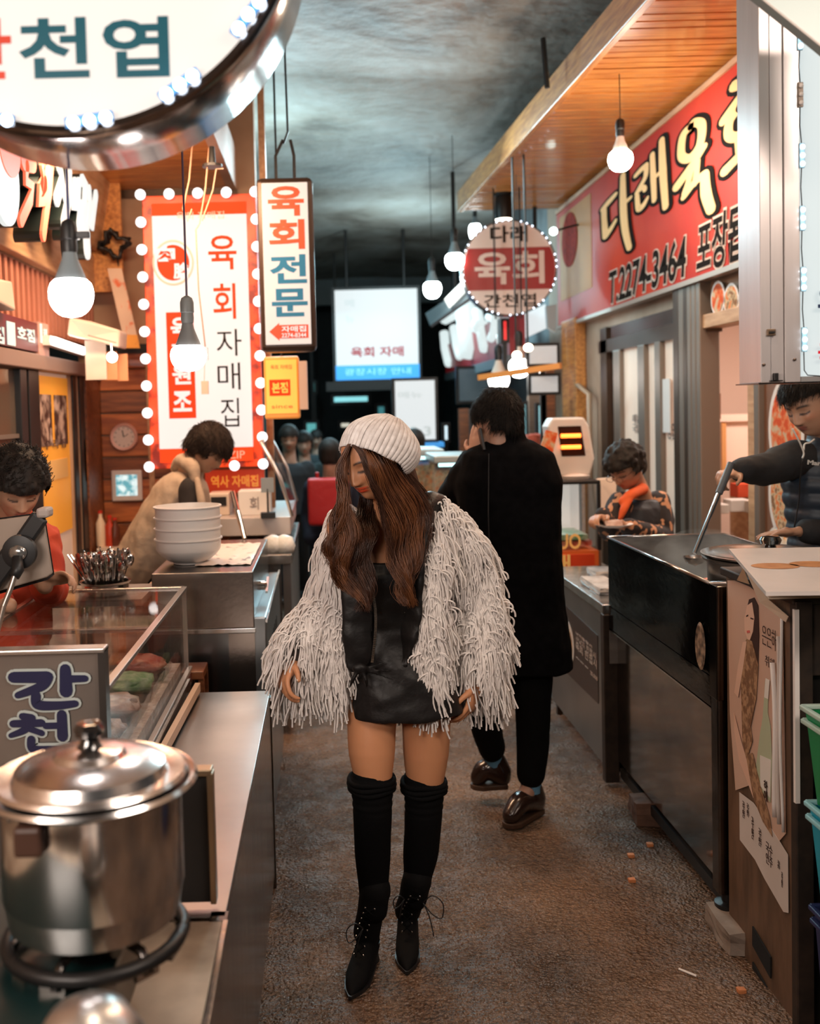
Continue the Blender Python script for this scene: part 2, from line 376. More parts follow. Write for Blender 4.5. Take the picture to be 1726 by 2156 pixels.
for i, (x, y) in enumerate(mini):
    t = thing('dish_sign', ['small round dish photo under the banner, furthest left of the row','small round dish photo under the banner, second from the far end','small round dish photo under the banner, third from the far end','small round dish photo under the banner, nearest the white light box'][i], 'sign', WX(x, y, RX-.03), 'round dish photos under the red banner')
    platter(x, y, .10, .10, RX-.03, [foodA, foodB, foodC, foodB][i], t, 0)
# tan pipe and grey downpipe on the pier beyond the banner
p = [WX(1195,690,RX-.08), WX(1200,760,RX-.08), WX(1215,810,RX-.08), WX(1240,830,RX-.08), WX(1243,1100,RX-.08)]
solo(MB().tube(p, .022, 8), 'conduit', mat('tan_pipe', (.45,.32,.22), .5), 'beige cable conduit running down the shop pier beyond the banner', 'pipe', smooth=True)
solo(MB().box((RX-.10,yx(1236),0),(RX-.003,yx(1206),2.43)), 'timber_post', woody, 'orange timber post beneath the far end of the red banner', 'post', bevel=.01)

# ------------------------------------------------------------------ big red banner
ban = thing('shop_banner', 'long red shop banner with cream brush lettering and a phone number', 'banner', (RX-.06, 7, 2.5))
BX = RX-.08
def bz(py, px): return WX(px, py, BX).z
y_far = WX(1172, 500, BX).y; y_near = 3.2
zt = WX(1172,447,BX).z; zb = WX(1184,681,BX).z; zt2 = WX(1592,104,BX).z; zb2 = WX(1598,542,BX).z
print('banner', y_far, zt, zb, zt2, zb2)
ZT, ZB = (zt+zt2)/2, (zb+zb2)/2
redb = mat('red_vinyl', (.42,.020,.008), .5, col2=(.52,.04,.012), vs=1.5, spec=.12)
MB().box((BX, y_near, ZB),(BX+.05, y_far, ZT)).build('banner_sheet', redb, ban)
MB().box((BX-.012, y_near, ZT-.005),(BX+.06, y_far, ZT+.03)).build('top_rail', woodl, ban)
MB().box((BX-.012, y_near, ZB-.03),(BX+.06, y_far, ZB+.0)).build('bottom_rail', mat('bare_metal_edge', (.45,.36,.30), .4, .5), ban)
tanp = mat('tan_print', (.60,.30,.12), .6, col2=(.48,.24,.10), vs=2, spec=.1)
ya, yb = WX(1180,560,BX).y, WX(1246,540,BX).y
MB().box((BX-.004, yb, ZB+.22),(BX, ya-.0, ZT-.06)).build('tan_panel', tanp, ban)
c = WX(1199, 505, BX-.005)
MB().lathe([(0,0),(.24,0),(.24,.006),(0,.006)], (0,0,0), 30, Matrix.Translation(c) @ Matrix.Rotation(-math.pi/2, 4, 'Y'), sx=1.0, sy=1.15).build('meat_print', foodmat('raw_beef_print', (.22,.02,.01), (.42,.04,.02), (.30,.03,.02), 16), ban)
creamp = mat('cream_print', (.90,.55,.26), .7, spec=.1); blackpr = mat('black_print', (.012,.008,.006), .8, spec=.05); greyp = mat('pale_outline_print', (.62,.48,.40), .8, spec=.1)
# brush lettering: hand drawn strokes in a unit cell (u to the right, v up), swollen ends
def ribbon(pts, ws, n=7):
    P = [Vector((p[0],p[1],0)) for p in pts]; out = []; m = len(P)
    D = []; T = []
    for i in range(m-1):
        p0 = P[max(i-1,0)]; p1 = P[i]; p2 = P[i+1]; p3 = P[min(i+2,m-1)]
        for k in range(n):
            t = k/n; D.append(.5*((2*p1)+(p2-p0)*t+(2*p0-5*p1+4*p2-p3)*t*t+(3*p1-p0-3*p2+p3)*t**3)); T.append(ws[i]+(ws[i+1]-ws[i])*t)
    D.append(P[-1]); T.append(ws[-1])
    return D, T
def brush(cells, O, U, V, cw, ch, m, parent, grow=0, lift=0, name='lettering', depth=.002, asp=1.0, k=1.0):
    """asp: how much narrower the cell reads than it is built (foreshortening); stroke widths are even in that reading"""
    b = MB(); U = Vector(U); V = Vector(V); Nn = U.cross(V); pw = cw/asp; ph = ch
    def pt(x, y, z): return tuple(Vector(O)+U*(x*cw)+V*(y*ch)+Nn*z)
    lift0 = lift
    for si, (pts, ws) in enumerate(cells):
        lift = lift0+.00022*si; D, T = ribbon(pts, ws); L = []; R = []
        for i, d in enumerate(D):
            t = (D[min(i+1,len(D)-1)]-D[max(i-1,0)]); t = Vector((t.x*pw, t.y*ph, 0)); t = t.normalized() if t.length>1e-9 else Vector((1,0,0)); q = Vector((-t.y, t.x, 0))
            w = T[i]*k*pw/2+grow
            L.append((d.x+q.x*w/pw, d.y+q.y*w/ph)); R.append((d.x-q.x*w/pw, d.y-q.y*w/ph))
        n = len(D); V4 = []; z1 = depth+lift
        for i in range(n): V4 += [pt(*L[i], z1), pt(*R[i], z1), pt(*L[i], lift), pt(*R[i], lift)]
        Fc = []
        for i in range(n-1):
            a = 4*i; c = a+4; Fc += [(a,a+1,c+1,c),(a,c,c+2,a+2),(a+1,a+3,c+3,c+1)]
        Fc += [(0,2,3,1),(4*n-4,4*n-3,4*n-1,4*n-2)]
        b.add(V4, Fc)
        for e in (0, n-1):
            w = T[e]*k*pw/2+grow; m_ = 10
            b.add([pt(D[e].x+w*math.cos(2*math.pi*q/m_)/pw, D[e].y+w*math.sin(2*math.pi*q/m_)/ph, z1+.0001) for q in range(m_)], [tuple(range(m_))])
    return b.build(name, m, parent, merge=False)
G_DA = [([(.12,.72),(.30,.76),(.50,.80)],(.10,.12,.09)), ([(.16,.72),(.17,.50),(.20,.28)],(.12,.12,.14)), ([(.20,.28),(.36,.34),(.50,.42)],(.14,.10,.06)), ([(.70,1.0),(.70,.55),(.74,.20),(.84,-.10)],(.10,.14,.13,.10)), ([(.72,.58),(.90,.60)],(.10,.06))]
G_RAE = [([(.08,.82),(.26,.85),(.40,.86)],(.10,.12,.11)), ([(.40,.86),(.38,.70),(.22,.60),(.10,.54)],(.11,.10,.10,.08)), ([(.10,.54),(.30,.56),(.36,.50)],(.08,.1,.1)), ([(.12,.50),(.16,.28),(.30,.28),(.44,.36)],(.10,.12,.12,.06)), ([(.58,.95),(.60,.60),(.62,.25)],(.10,.12,.10)), ([(.62,.58),(.78,.60)],(.08,.08)), ([(.84,1.05),(.86,.60),(.92,.05)],(.11,.15,.12))]
G_YUK = [([(.42,1.0),(.24,.96),(.20,.74),(.40,.64),(.62,.72),(.66,.92),(.50,1.02),(.42,1.0)],(.12,.14,.14,.14,.14,.14,.12,.12)), ([(.08,.40),(.40,.52),(.72,.66)],(.16,.14,.10)), ([(.44,.54),(.36,.38),(.26,.26)],(.12,.10,.10)), ([(.56,.55),(.54,.42),(.50,.30)],(.1,.1,.1)), ([(.24,.22),(.50,.32),(.72,.34)],(.10,.12,.14)), ([(.72,.34),(.74,.12),(.84,-.10)],(.14,.17,.15))]
G_HOE = [([(.30,1.04),(.46,.98)],(.14,.12)), ([(.10,.72),(.40,.84),(.66,.92)],(.13,.14,.10)), ([(.40,.74),(.22,.66),(.20,.50),(.36,.42),(.54,.50),(.54,.66),(.40,.74)],(.12,.13,.13,.13,.13,.13,.12)), ([(.38,.38),(.40,.20)],(.12,.12)), ([(.12,.10),(.40,.18),(.66,.26)],(.14,.12,.10)), ([(.86,1.12),(.88,.6),(.92,-.02)],(.13,.16,.12))]
for G, x0, y0, x1, y1 in ((G_DA,1262,378,1340,522),(G_RAE,1335,320,1410,462),(G_YUK,1420,258,1516,440),(G_HOE,1515,165,1640,350)):
    pa = WX(x0,(y0+y1)/2,BX); pb = WX(x1,(y0+y1)/2,BX); zt_ = WX((x0+x1)/2,y0,BX).z; zb_ = WX((x0+x1)/2,y1,BX).z
    O = Vector((BX, pa.y, zb_)); cw = pa.y-pb.y; ch = zt_-zb_
    asp = (cw/ch)/((x1-x0)/(y1-y0))
    brush(G, O, -Y_, Z_, cw, ch, blackpr, ban, grow=.022, lift=.003, name='letter_outline', asp=asp, k=1.25)
    brush(G, O, -Y_, Z_, cw, ch, creamp, ban, grow=0.0, lift=.007, asp=asp, k=1.3)
def banrow(body, x0, y0, x1, y1, h0, X=BX):
    pa = WX(x0, y0, X); pb = WX(x1, y1, X); c = (pa+pb)/2
    for bold, mm, lf in ((.055,greyp,.003),(.016,blackpr,.006)):
        text(body, c, -Y_, Z_, abs(pa.y-pb.y)+(.03 if bold>.03 else 0), h0+(.03 if bold>.03 else 0), mm, ban, bold=bold, lift=lf, shear=.15)
banrow('T.2274-3464', 1284, 600, 1446, 548, .25)
banrow('포장됩니다', 1468, 523, 1655, 450, .30)
# ------------------------------------------------------------------ wooden canopy with planks
can = thing('wooden_canopy', 'orange pine canopy of narrow planks over the right-hand stalls', 'canopy', (1.9, 6, 3.3))
CZ = WX(1172,440,BX).z+.02
print('canopy z', CZ)
P_far = WZ(972,443,CZ); P_near = WZ(1371,2,CZ)
def xo(y): return P_far.x+(P_near.x-P_far.x)*(y-P_far.y)/(P_near.y-P_far.y)
yy = 2.9; k = 0; random.seed(3)
while yy < P_far.y:
    w = .085; dz = random.uniform(0,.006)
    MB().add([(xo(yy),yy+.007,CZ+dz),(RX,yy+.007,CZ+dz),(RX,yy+w-.007,CZ+dz),(xo(yy+w),yy+w-.007,CZ+dz),(xo(yy),yy+.004,CZ+.02),(RX,yy+.004,CZ+.02),(RX,yy+w-.004,CZ+.02),(xo(yy+w),yy+w-.004,CZ+.02)], [(0,3,2,1),(4,5,6,7),(0,1,5,4),(1,2,6,5),(2,3,7,6),(3,0,4,7)]).build('plank', wood, can)
    yy += w
MB().prism([(xo(2.9)+.005,2.9,CZ+.021),(RX,2.9,CZ+.021),(RX,P_far.y,CZ+.021),(P_far.x+.005,P_far.y,CZ+.021)],(0,0,.03)).build('canopy_deck', mat('deck_shadow_board', (.035,.014,.007), .7), can)
MB().bar((xo(2.9)-.02,2.9,CZ+.075),(P_far.x-.02,P_far.y,CZ+.075),.045,.19).build('fascia_board', woody, can, bevel=.006)
MB().bar((P_far.x-.03,P_far.y+.02,CZ+.085),(RX,P_far.y+.02,CZ+.085),.04,.17).build('end_board', woodd, can, bevel=.006)

# ------------------------------------------------------------------ left-hand shop front, plane x = -1.5, and its end wall
LX = -1.5; LY = 6.6
def yl(px): return LX*2100/(px-685)
b = MB(); b.box((LX-.12,-1,2.45),(LX,LY,4.0)); b.box((LX-.12,yl(150)-.0,0),(LX,LY,2.0)); b.box((LX-.12,-1,0),(LX,2.6,2.45))
struct(b, 'wall_left', plast)
wb = struct(MB().box((LX-.12,LY,0),(-.42,LY+.12,4.0)), 'wall_back', plast)
zz = .1
while zz < 2.08:
    MB().box((LX+.02,LY-.03,zz),(-.44,LY,zz+.135)).build('plank', woodd if int(zz*10)%4==0 else mat('red_brown_plank', (.55,.17,.045), .42, col2=(.30,.08,.022), vs=4, st=(1,9,9), coat=.2), wb, bevel=.006)
    zz += .145
MB().box((LX+.02,LY-.05,2.08),(-.44,LY,2.14)).build('ledge', mat('black_metal', (.02,.02,.02)), wb)
MB().box((-1.17,LY-.05,.1),(-1.135,LY-.03,2.08)).build('batten', woodl, wb)
# soffit over the end wall
so = thing('wooden_soffit', 'orange pine plank soffit above the bulb-edged sign', 'canopy', (-1.1, 5.8, 3.2))
SZ = 3.14; yy = 4.3
while yy < LY:
    MB().box((LX,yy,SZ),(-.60,yy+.16,SZ+.02)).build('plank', wood, so); yy += .166
MB().box((LX,4.3,SZ+.021),(-.58,LY,SZ+.05)).build('soffit_deck', mat('deck_shadow_board', (.035,.014,.007), .7), so)
MB().box((-.60,4.3,SZ-.02),(-.54,LY,SZ+.26)).build('fascia_board', mat('tan_fascia', (.50,.33,.24), .6, col2=(.40,.25,.17), vs=4), so, bevel=.004)
MB().box((LX,LY-.04,SZ-.05),(-.54,LY,SZ)).build('cornice', frame, so)
# timber fascia of the left shop, leaning out
fa = thing('shop_fascia', 'pale timber fascia board carrying bright channel letters on the left shop', 'fascia', (LX+.1, 5.3, 2.5))
MB().box((LX,2.4,2.46),(LX+.06,LY-.2,2.70)).build('fascia_beam', woodl, fa, bevel=.008)
MB().prism([(LX+.05,2.4,2.72),(LX+.10,2.4,2.72),(LX+.22,2.4,3.34),(LX+.17,2.4,3.34)],(0,LY-2.62,0)).build('sloping_board', woodl, fa)
MB().box((LX+.02,2.4,3.34),(LX+.28,LY-.2,3.40)).build('top_trim', woody, fa, bevel=.006)
MB().box((LX+.02,LY-.24,2.46),(LX+.24,LY-.2,3.34)).build('end_trim', woody, fa, bevel=.006)
# slatted grille
gr = thing('slatted_grille', 'row of thin vertical terracotta slats above the left shop door', 'grille', (LX, 5.3, 2.13))
MB().box((LX-.06,2.7,2.13),(LX-.03,LY-.05,2.45)).build('backing', mat('dark_backing', (.05,.02,.015), .7), gr)
sl = mat('terracotta_slat', (.52,.20,.13), .5)
yy = 3.6; proto = None
while yy < LY-.08:
    if proto is None: proto = MB().box((LX-.03,yy,2.13),(LX+.005,yy+.04,2.45)).build('slat', sl, gr)
    else:
        c = proto.copy(); COL.objects.link(c); c.location = proto.location+Vector((0,yy-3.6,0))
    yy += .088
# door opening: black frames, dark glass, yellow poster
dl = struct(MB().box((LX-.06,2.6,1.92),(LX+.05,LY-.02,2.0)), 'door_3', mat('taupe_lintel', (.30,.20,.16), .5, .3), bevel=.006)
for a, c_ in ((42,56),(60,82),(152,160),(166,176)):
    MB().box((LX-.05,yl(a),0),(LX+.01,yl(c_),1.92)).build('door_stile', blackm, dl, bevel=.004)
MB().box((LX-.03,2.6,0),(LX-.02,yl(42),1.92)).build('pane', mat('smoked_pane', (.13,.10,.08), .12, spec=.8), dl)
MB().box((LX-.03,yl(82),0),(LX-.02,yl(152),1.92)).build('pane', froG, dl)
for z in (1.25,1.58): MB().box((LX-.02,2.6,z),(LX-.005,yl(42),z+.02)).build('glazing_bar', mat('grey_bar', (.16,.13,.11), .5), dl)
yp = thing('yellow_poster', 'yellow poster with dark portrait photos on the left shop glass', 'poster', (LX-.01, yl(115), 1.1))
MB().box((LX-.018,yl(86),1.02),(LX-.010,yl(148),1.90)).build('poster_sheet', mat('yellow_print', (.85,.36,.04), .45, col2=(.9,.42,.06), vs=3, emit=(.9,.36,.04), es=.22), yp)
for a, c_, z0, z1, mm in ((88,112,1.52,1.80,'photo_print_a'),(118,144,1.52,1.80,'photo_print_b')):
    MB().box((LX-.01,yl(a),z0),(LX-.006,yl(c_),z1)).build('photo', mat(mm, (.06,.03,.025), .4, col2=(.62,.46,.38), vs=14 if mm[-1]=='a' else 9, lo=.45, hi=.6), yp)
MB().box((LX-.01,yl(96),1.33),(LX-.006,yl(142),1.44)).build('seal_panel', mat('pale_yellow', (.9,.55,.2), .5), yp)
def onL(body, x0, y0, x1, y1, m, parent, X=LX, bold=.0, name='lettering', depth=.003, lift=0, fit=True):
    pa = WX(x0,(y0+y1)/2,X); pb = WX(x1,(y0+y1)/2,X); zt_ = WX((x0+x1)/2,y0,X).z; zb_ = WX((x0+x1)/2,y1,X).z
    c = (pa+pb)/2; c.z = (zt_+zb_)/2
    return text(body, c, Y_, Z_, abs(pa.y-pb.y), zt_-zb_, m, parent, bold=bold, name=name, depth=depth, lift=lift)
onL('우 리 집', 92, 925, 138, 945, ink, yp, LX-.006)
for i, (y0_, y1_, c1) in enumerate(((830,900,(.75,.22,.06)),(925,1010,(.80,.26,.07)),)):
    pa = WX(182,y0_,LX+.02); pb = WX(196,y1_,LX+.02)
    t = thing('small_poster', ['upper small orange notice beside the left shop door','lower small orange notice beside the left shop door'][i], 'poster', pb)
    MB().box((LX+.002,pa.y-.02,pb.z),(LX+.01,pb.y+.05,pa.z)).build('sheet', mat('orange_notice%s'%('_lower' if i else ''), c1, .5, col2=(.55,.35,.2), vs=20), t)
MB().box((LX-.0,yl(176),0),(LX+.02,LY-.03,2.0)).build('wall_lining', woodd, wb)
# ================================================================== RIGHT-HAND STALLS
A = 1.2            # aisle face of the right-hand counters
steamy = mat('cloudy_steel', (.42,.41,.40), .38, .8, col2=(.16,.15,.15), vs=5, st=(1,2,3))
# --- stainless boiling tub counter
tub = thing('tub_counter', 'long stainless steel boiling counter with a dark mirror side and open tub', 'counter', (1.42,3.7,0))
n0, n1 = 3.13, 4.27; R_ = 1.10; xb = 1.70
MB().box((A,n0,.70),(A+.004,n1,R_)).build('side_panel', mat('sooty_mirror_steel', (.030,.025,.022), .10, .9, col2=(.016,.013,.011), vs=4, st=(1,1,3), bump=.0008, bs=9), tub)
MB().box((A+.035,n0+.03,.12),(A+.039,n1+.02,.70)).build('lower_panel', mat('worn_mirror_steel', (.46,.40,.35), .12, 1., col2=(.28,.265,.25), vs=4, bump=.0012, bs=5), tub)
MB().box((A+.0,n0,.695),(A+.045,n1,.705)).build('fold_line', steelp, tub)
b = MB(); b.box((A,n1-.004,.55),(xb,n1,R_)).box((xb-.004,n0,.55),(xb,n1,R_)).box((A,n0,.72),(xb,n0+.004,R_)).box((A,n0,.80),(xb,n1,.804))
b.build('tub_wall', steamy, tub)
b = MB()
for p, q in (((A,n0,R_),(A,n1,R_)),((A,n1,R_),(xb,n1,R_)),((xb,n1,R_),(xb,n0,R_)),((xb,n0,R_),(A,n0,R_))): b.tube([p,q], .0055, 6)
b.build('rolled_rim', steelp, tub, smooth=True)
MB().box((A-.002,n0-.06,.02+.1),(A+.075,n0,1.09)).build('leg', steeld, tub, bevel=.006)
MB().box((A-.005,n0-.065,.74),(A+.085,n0-.0,1.10)).build('corner_plate', mat('bronze_steel', (.20,.165,.14), .18, 1., col2=(.10,.08,.07), vs=5, st=(6,6,1)), tub, bevel=.004)
MB().box((A+.05,n1-.06,.09),(A+.11,n1,.55)).build('leg', steeld, tub, bevel=.004)
MB().lathe([(.018,.085),(.018,.13),(.012,.13)], (A+.035,n0-.03,0), 14).lathe([(.04,.07),(.04,.085),(.02,.09)], (A+.035,n0-.03,0), 18).build('adjustable_foot', blackm, tub, smooth='auto')
MB().box((A+.04,n0,.05),(xb,n1,.09)).build('bottom_rail', blackm, tub)
b = MB(); b.box((xb-.04,n0,0),(xb,n1,.72)); b.build('back_panel', steeld, tub)
# dented hole with torn metal by the corner
c = WX(1477,1360,A-.004)
MB().lathe([(.0,0),(.045,0),(.052,.004),(.045,.008),(.04,.006)], (0,0,0), 22, Matrix.Translation(c) @ Matrix.Rotation(-math.pi/2,4,'Y'), sx=1.5, sy=.8).build('torn_tape', mat('torn_tape', (.36,.24,.16), .5, col2=(.06,.04,.03), vs=40), tub)
# broth with steam haze sheet
MB().box((A+.01,n0+.01,.88),(xb-.01,n1-.01,.885)).build('broth', mat('milky_broth', (.46,.42,.38), .12, col2=(.30,.27,.25), vs=12, bump=.004, bs=18), tub)
st = mat('steam', (.8,.8,.8), 1., alpha=.06)
def steam_mat():
    m = bpy.data.materials.new('steam_volume'); m.use_nodes = True; nt = m.node_tree; nt.nodes.clear()
    o = nt.nodes.new('ShaderNodeOutputMaterial'); v = nt.nodes.new('ShaderNodeVolumePrincipled'); v.inputs['Color'].default_value = (.9,.88,.86,1)
    tc = nt.nodes.new('ShaderNodeTexCoord'); n = nt.nodes.new('ShaderNodeTexNoise'); n.inputs['Scale'].default_value = 4.5; n.inputs['Detail'].default_value = 3
    nt.links.new(tc.outputs['Object'], n.inputs['Vector']); mr = nt.nodes.new('ShaderNodeMapRange'); mr.inputs[1].default_value = .48; mr.inputs[2].default_value = .75; mr.inputs[3].default_value = 0; mr.inputs[4].default_value = 4.5
    nt.links.new(n.outputs['Fac'], mr.inputs[0]); nt.links.new(mr.outputs[0], v.inputs['Density']); nt.links.new(v.outputs[0], o.inputs['Volume'])
    return m
o = MB().ball((1.45,3.75,1.03), (.22,.36,.16), 20, 12).build('steam_cloud', steam_mat(), None, smooth=True)
tag(o, 'thin white steam rising from the boiling tub beside the ladle', 'steam', kind='stuff')
# steel basins hanging inside the near end of the tub
def basin(c, r, h, name, label):
    t = thing(name, label, 'basin', c)
    MB().lathe([(r*.72,0),(r*.8,.01),(r,h),(r+.012,h+.004),(r+.01,h+.008),(r-.004,h),(r*.78,.014),(0,.014)], c, 36).build('bowl', steelp, t, smooth='auto')
    for s in (-1,1): MB().tube([Vector(c)+Vector((s*(r+.005)*.2,-r*.98,h*.85)),Vector(c)+Vector((s*.035,-r-.03,h*.8)),Vector(c)+Vector((0,-r-.035,h*.78))], .004, 6).build('handle', steelp, t, smooth=True)
    return t
basin((1.36,3.42,.885),.115,.15,'steel_basin','small steel basin with side handles standing in the tub beside the big pot')
# ladle held by the cook
lad0 = W(1533,990,3.72); lad1 = W(1462,1165,3.62)
ld = thing('ladle', 'long grey handled ladle stirring the tub, held by the cook', 'ladle', lad1)
d = (lad1-lad0).normalized()
MB().tube([lad0-d*.03, lad0+d*.10], .013, 10).build('handle', mat('grey_grip', (.10,.12,.14), .45), ld, smooth='auto')
MB().tube([lad0+d*.09, lad1], .008, 8).build('shaft', steelp, ld, smooth='auto')
MB().lathe([(.0,-.035),(.03,-.022),(.042,.0),(.040,.0),(.028,-.018),(0,-.03)], lad1-Vector((0,0,.012)), 20).build('scoop', steel, ld, smooth='auto')

# --- big lidded pot
pc = W(1622,1190,3.22); pc.z = .98
pot = thing('stock_pot', 'wide aluminium pot with a flat lid and black knob behind the board', 'pot', pc)
pr = .195
MB().lathe([(pr*.93,0),(pr*.97,.012),(pr,.17),(pr+.014,.176),(pr+.016,.184),(pr+.006,.186),(pr-.008,.17),(pr*.94,.012),(0,.012)], pc, 56).build('pot_body', mat('grey_aluminium', (.55,.54,.52), .33, 1., col2=(.42,.41,.40), vs=9), pot, smooth='auto')
lid = MB().lathe([(0,.206),(.04,.206),(.10,.201),(pr-.02,.192),(pr-.006,.188),(pr+.008,.188),(pr+.018,.192),(pr+.019,.197),(pr+.010,.199),(pr-.006,.195),(pr-.02,.199),(.10,.208),(.04,.212),(0,.213)], pc, 56).build('lid', mat('satin_lid', (.72,.71,.70), .2, 1., col2=(.6,.58,.56), vs=7), pot, smooth='auto')
MB().lathe([(.0,.213),(.018,.213),(.016,.222),(.030,.228),(.034,.240),(.028,.250),(0,.253)], pc, 24).build('knob', mat('glossy_black', (.01,.009,.009), .12, coat=1), lid, smooth='auto')
# --- leaning board with stacked cardboard on the cabinet
def slab(name, label, cat, pts, th, m, parent=None):
    pass
cab = thing('dark_cabinet', 'dark metal cabinet papered with a drinks poster at the right edge', 'cabinet', (1.55,2.78,0))
c0, c1, cx1 = 2.60, 3.05, 2.0
brownp = mat('stained_brown_panel', (.20,.115,.07), .5, .2, col2=(.11,.065,.04), vs=6, st=(1,3,.7), bump=.0006, bs=20)
b = MB().box((A+.02,c0,.02),(A+.03,c1,.30)).box((A+.02,c0,.63),(A+.03,c1,1.14))
b = MB().box((A+.02,c0,.0),(A+.03,c1,1.14))
b.build('side_panel', brownp, cab)
sl0 = mat('slot_black', (.004,.004,.004), .8)
for (x0,y0_,x1,y1_,x2,y2_,x3,y3_) in ((1586,1950,1624,2015,1624,2060,1586,1990),(1586,2025,1625,2095,1625,2130,1586,2062)):
    P = [WX(x0,y0_,A+.018),WX(x1,y1_,A+.018),WX(x2,y2_,A+.018),WX(x3,y3_,A+.018)]
    MB().prism(P,(-.004,0,0)).build('vent_slot', sl0, cab)
dm = mat('rusty_black_frame', (.035,.026,.022), .5, .4, col2=(.06,.04,.03), vs=20)
MB().box((A+.005,c0-.035,0),(A+.05,c0,1.15)).build('corner_post', dm, cab, bevel=.003)
MB().box((A+.05,c0-.02,.95),(cx1,c0,1.14)).build('front_rail', dm, cab, bevel=.003)
MB().box((A+.05,c0-.0,.0),(cx1,c0+.012,.95)).build('front_panel', mat('sooty_panel', (.03,.027,.025), .45, .5, col2=(.015,.013,.012), vs=6), cab)
MB().box((A+.10,c0-.02,.78),(cx1,c0-.012,.80)).build('shelf_edge', mat('grey_edge', (.35,.33,.31), .4, .8), cab)
MB().box((A,c0-.03,1.14),(cx1,c1,1.165)).build('cabinet_top', dm, cab, bevel=.004)
MB().box((cx1-.012,c0,0),(cx1,c1,1.14)).build('back_panel', dm, cab)
# poster sheets on the aisle side
def polyX(pts, X, th=.0015): return MB().prism([WX(x,y,X) for x,y in pts], (-th,0,0))
ps = polyX([(1532,1222),(1562,1222),(1648,1290),(1655,1755),(1640,1772),(1598,1690),(1588,1650),(1549,1664),(1537,1500)], A+.017).build('drinks_poster', mat('pink_poster', (.62,.42,.32), .5, col2=(.56,.36,.27), vs=2), cab, solid=0)
sk = mat('print_skin', (.72,.46,.34), .5); hr = mat('print_dark_hair', (.045,.018,.012), .5); lace = mat('print_lace_dress', (.42,.24,.13), .5, col2=(.20,.10,.05), vs=55, lo=.42, hi=.58)
def pr(pts, m, dx, name='print'): return polyX(pts, A+.015-dx, .0008).build(name, m, ps)
pr([(1568,1300),(1577,1262),(1588,1258),(1596,1275),(1598,1340),(1596,1400),(1588,1455),(1576,1400),(1574,1340)], hr, .001, 'hair_print')
pr([(1567,1303),(1573,1275),(1583,1268),(1588,1300),(1585,1330),(1577,1352),(1568,1330)], sk, .0018, 'face_print')
pr([(1571,1345),(1583,1350),(1596,1400),(1592,1470),(1580,1530),(1584,1560),(1572,1600),(1563,1560),(1560,1440),(1562,1390)], lace, .0022, 'dress_print')
pr([(1546,1458),(1554,1402),(1564,1352),(1572,1350),(1565,1402),(1554,1468)], sk, .0024, 'arm_print')
pr([(1571,1296),(1575,1294),(1575,1297),(1571,1299)], hr, .0026, 'eye_print'); pr([(1580,1300),(1586,1302),(1586,1305),(1580,1303)], hr, .0026, 'eye_print'); pr([(1572,1328),(1578,1327),(1579,1332),(1573,1333)], mat('print_lips', (.6,.12,.10), .5), .0026, 'lips_print')
pr([(1570,1590),(1584,1585),(1600,1650),(1620,1720),(1626,1762),(1606,1730),(1590,1690),(1578,1650)], lace, .0024, 'skirt_print')
pr([(1545,1500),(1560,1560),(1572,1600),(1586,1680),(1575,1650),(1556,1600),(1546,1540)], sk, .0026, 'leg_print')
pr([(1611,1432),(1618,1432),(1616,1500),(1622,1530),(1625,1600),(1622,1690),(1600,1660),(1592,1610),(1600,1545),(1606,1510)], mat('print_bottle_green', (.46,.50,.34), .3), .001, 'bottle_print')
pr([(1600,1590),(1623,1600),(1621,1680),(1601,1655)], mat('print_label_white', (.75,.70,.64), .5), .002, 'label_print')
pr([(1612,1428),(1620,1432),(1617,1472),(1609,1468)], mat('print_label_white', (.75,.70,.64), .5), .002, 'cap_print')
def onA(body, x0, y0, x1, y1, m, parent, X, bold=0.):
    pa = WX(x0,y0,X); pb = WX(x1,y1,X); c = (pa+pb)/2
    return text(body, c, -Y_, Z_, abs(pa.y-pb.y), abs(pa.z-pb.z), m, parent, bold=bold, depth=.0008)
onA('은은하', 1604, 1314, 1634, 1372, hr, cab, A+.012, -.01); onA('취해', 1610, 1378, 1630, 1412, hr, cab, A+.012, -.01)
onA('하\n예', 1608, 1640, 1616, 1690, hr, cab, A+.011, .02)
# curled white paper strips and torn white price sheet
wp = mat('white_newsprint', (.66,.58,.53), .6, col2=(.58,.50,.45), vs=3)
for k, (xa, xb_, yt, yb) in enumerate(((1626,1634,1395,1720),(1636,1641,1340,1735),(1643,1647,1300,1752))):
    pts = [WX(xa+(xb_-xa)*t+3*math.sin(t*5+k), yt+(yb-yt)*t, A+.004-.006*math.sin(3*t)) for t in np.linspace(0,1,12)]
    MB().tube(pts, .0075-.0015*k, 6, flat=.5).build('curled_paper', paper if k!=1 else mat('white_newsprint', (.66,.58,.53)), cab, smooth=True)
MB().box((A+.0,c0-.04,.62),(A+.012,c0-.028,1.13)).build('white_edge_strip', paper, cab)
ws = polyX([(1557,1668),(1586,1690),(1625,1745),(1659,1800),(1660,1922),(1650,1920),(1610,1850),(1590,1810),(1558,1768)], A+.016).build('price_sheet', wp, cab)
for (x0,y0_,x1,y1_) in ((1563,1685,1568,1725),(1572,1690,1577,1722),(1582,1718,1587,1770),(1597,1742,1603,1785),(1612,1770,1626,1830),(1637,1810,1642,1832),(1645,1835,1648,1870)):
    pa = WX(x0,y0_,A+.0135); pb = WX(x1,y1_,A+.0135)
    text('국수\n안주', (pa+pb)/2, -Y_, Z_, abs(pa.y-pb.y), abs(pa.z-pb.z), hr, ws, depth=.0008)
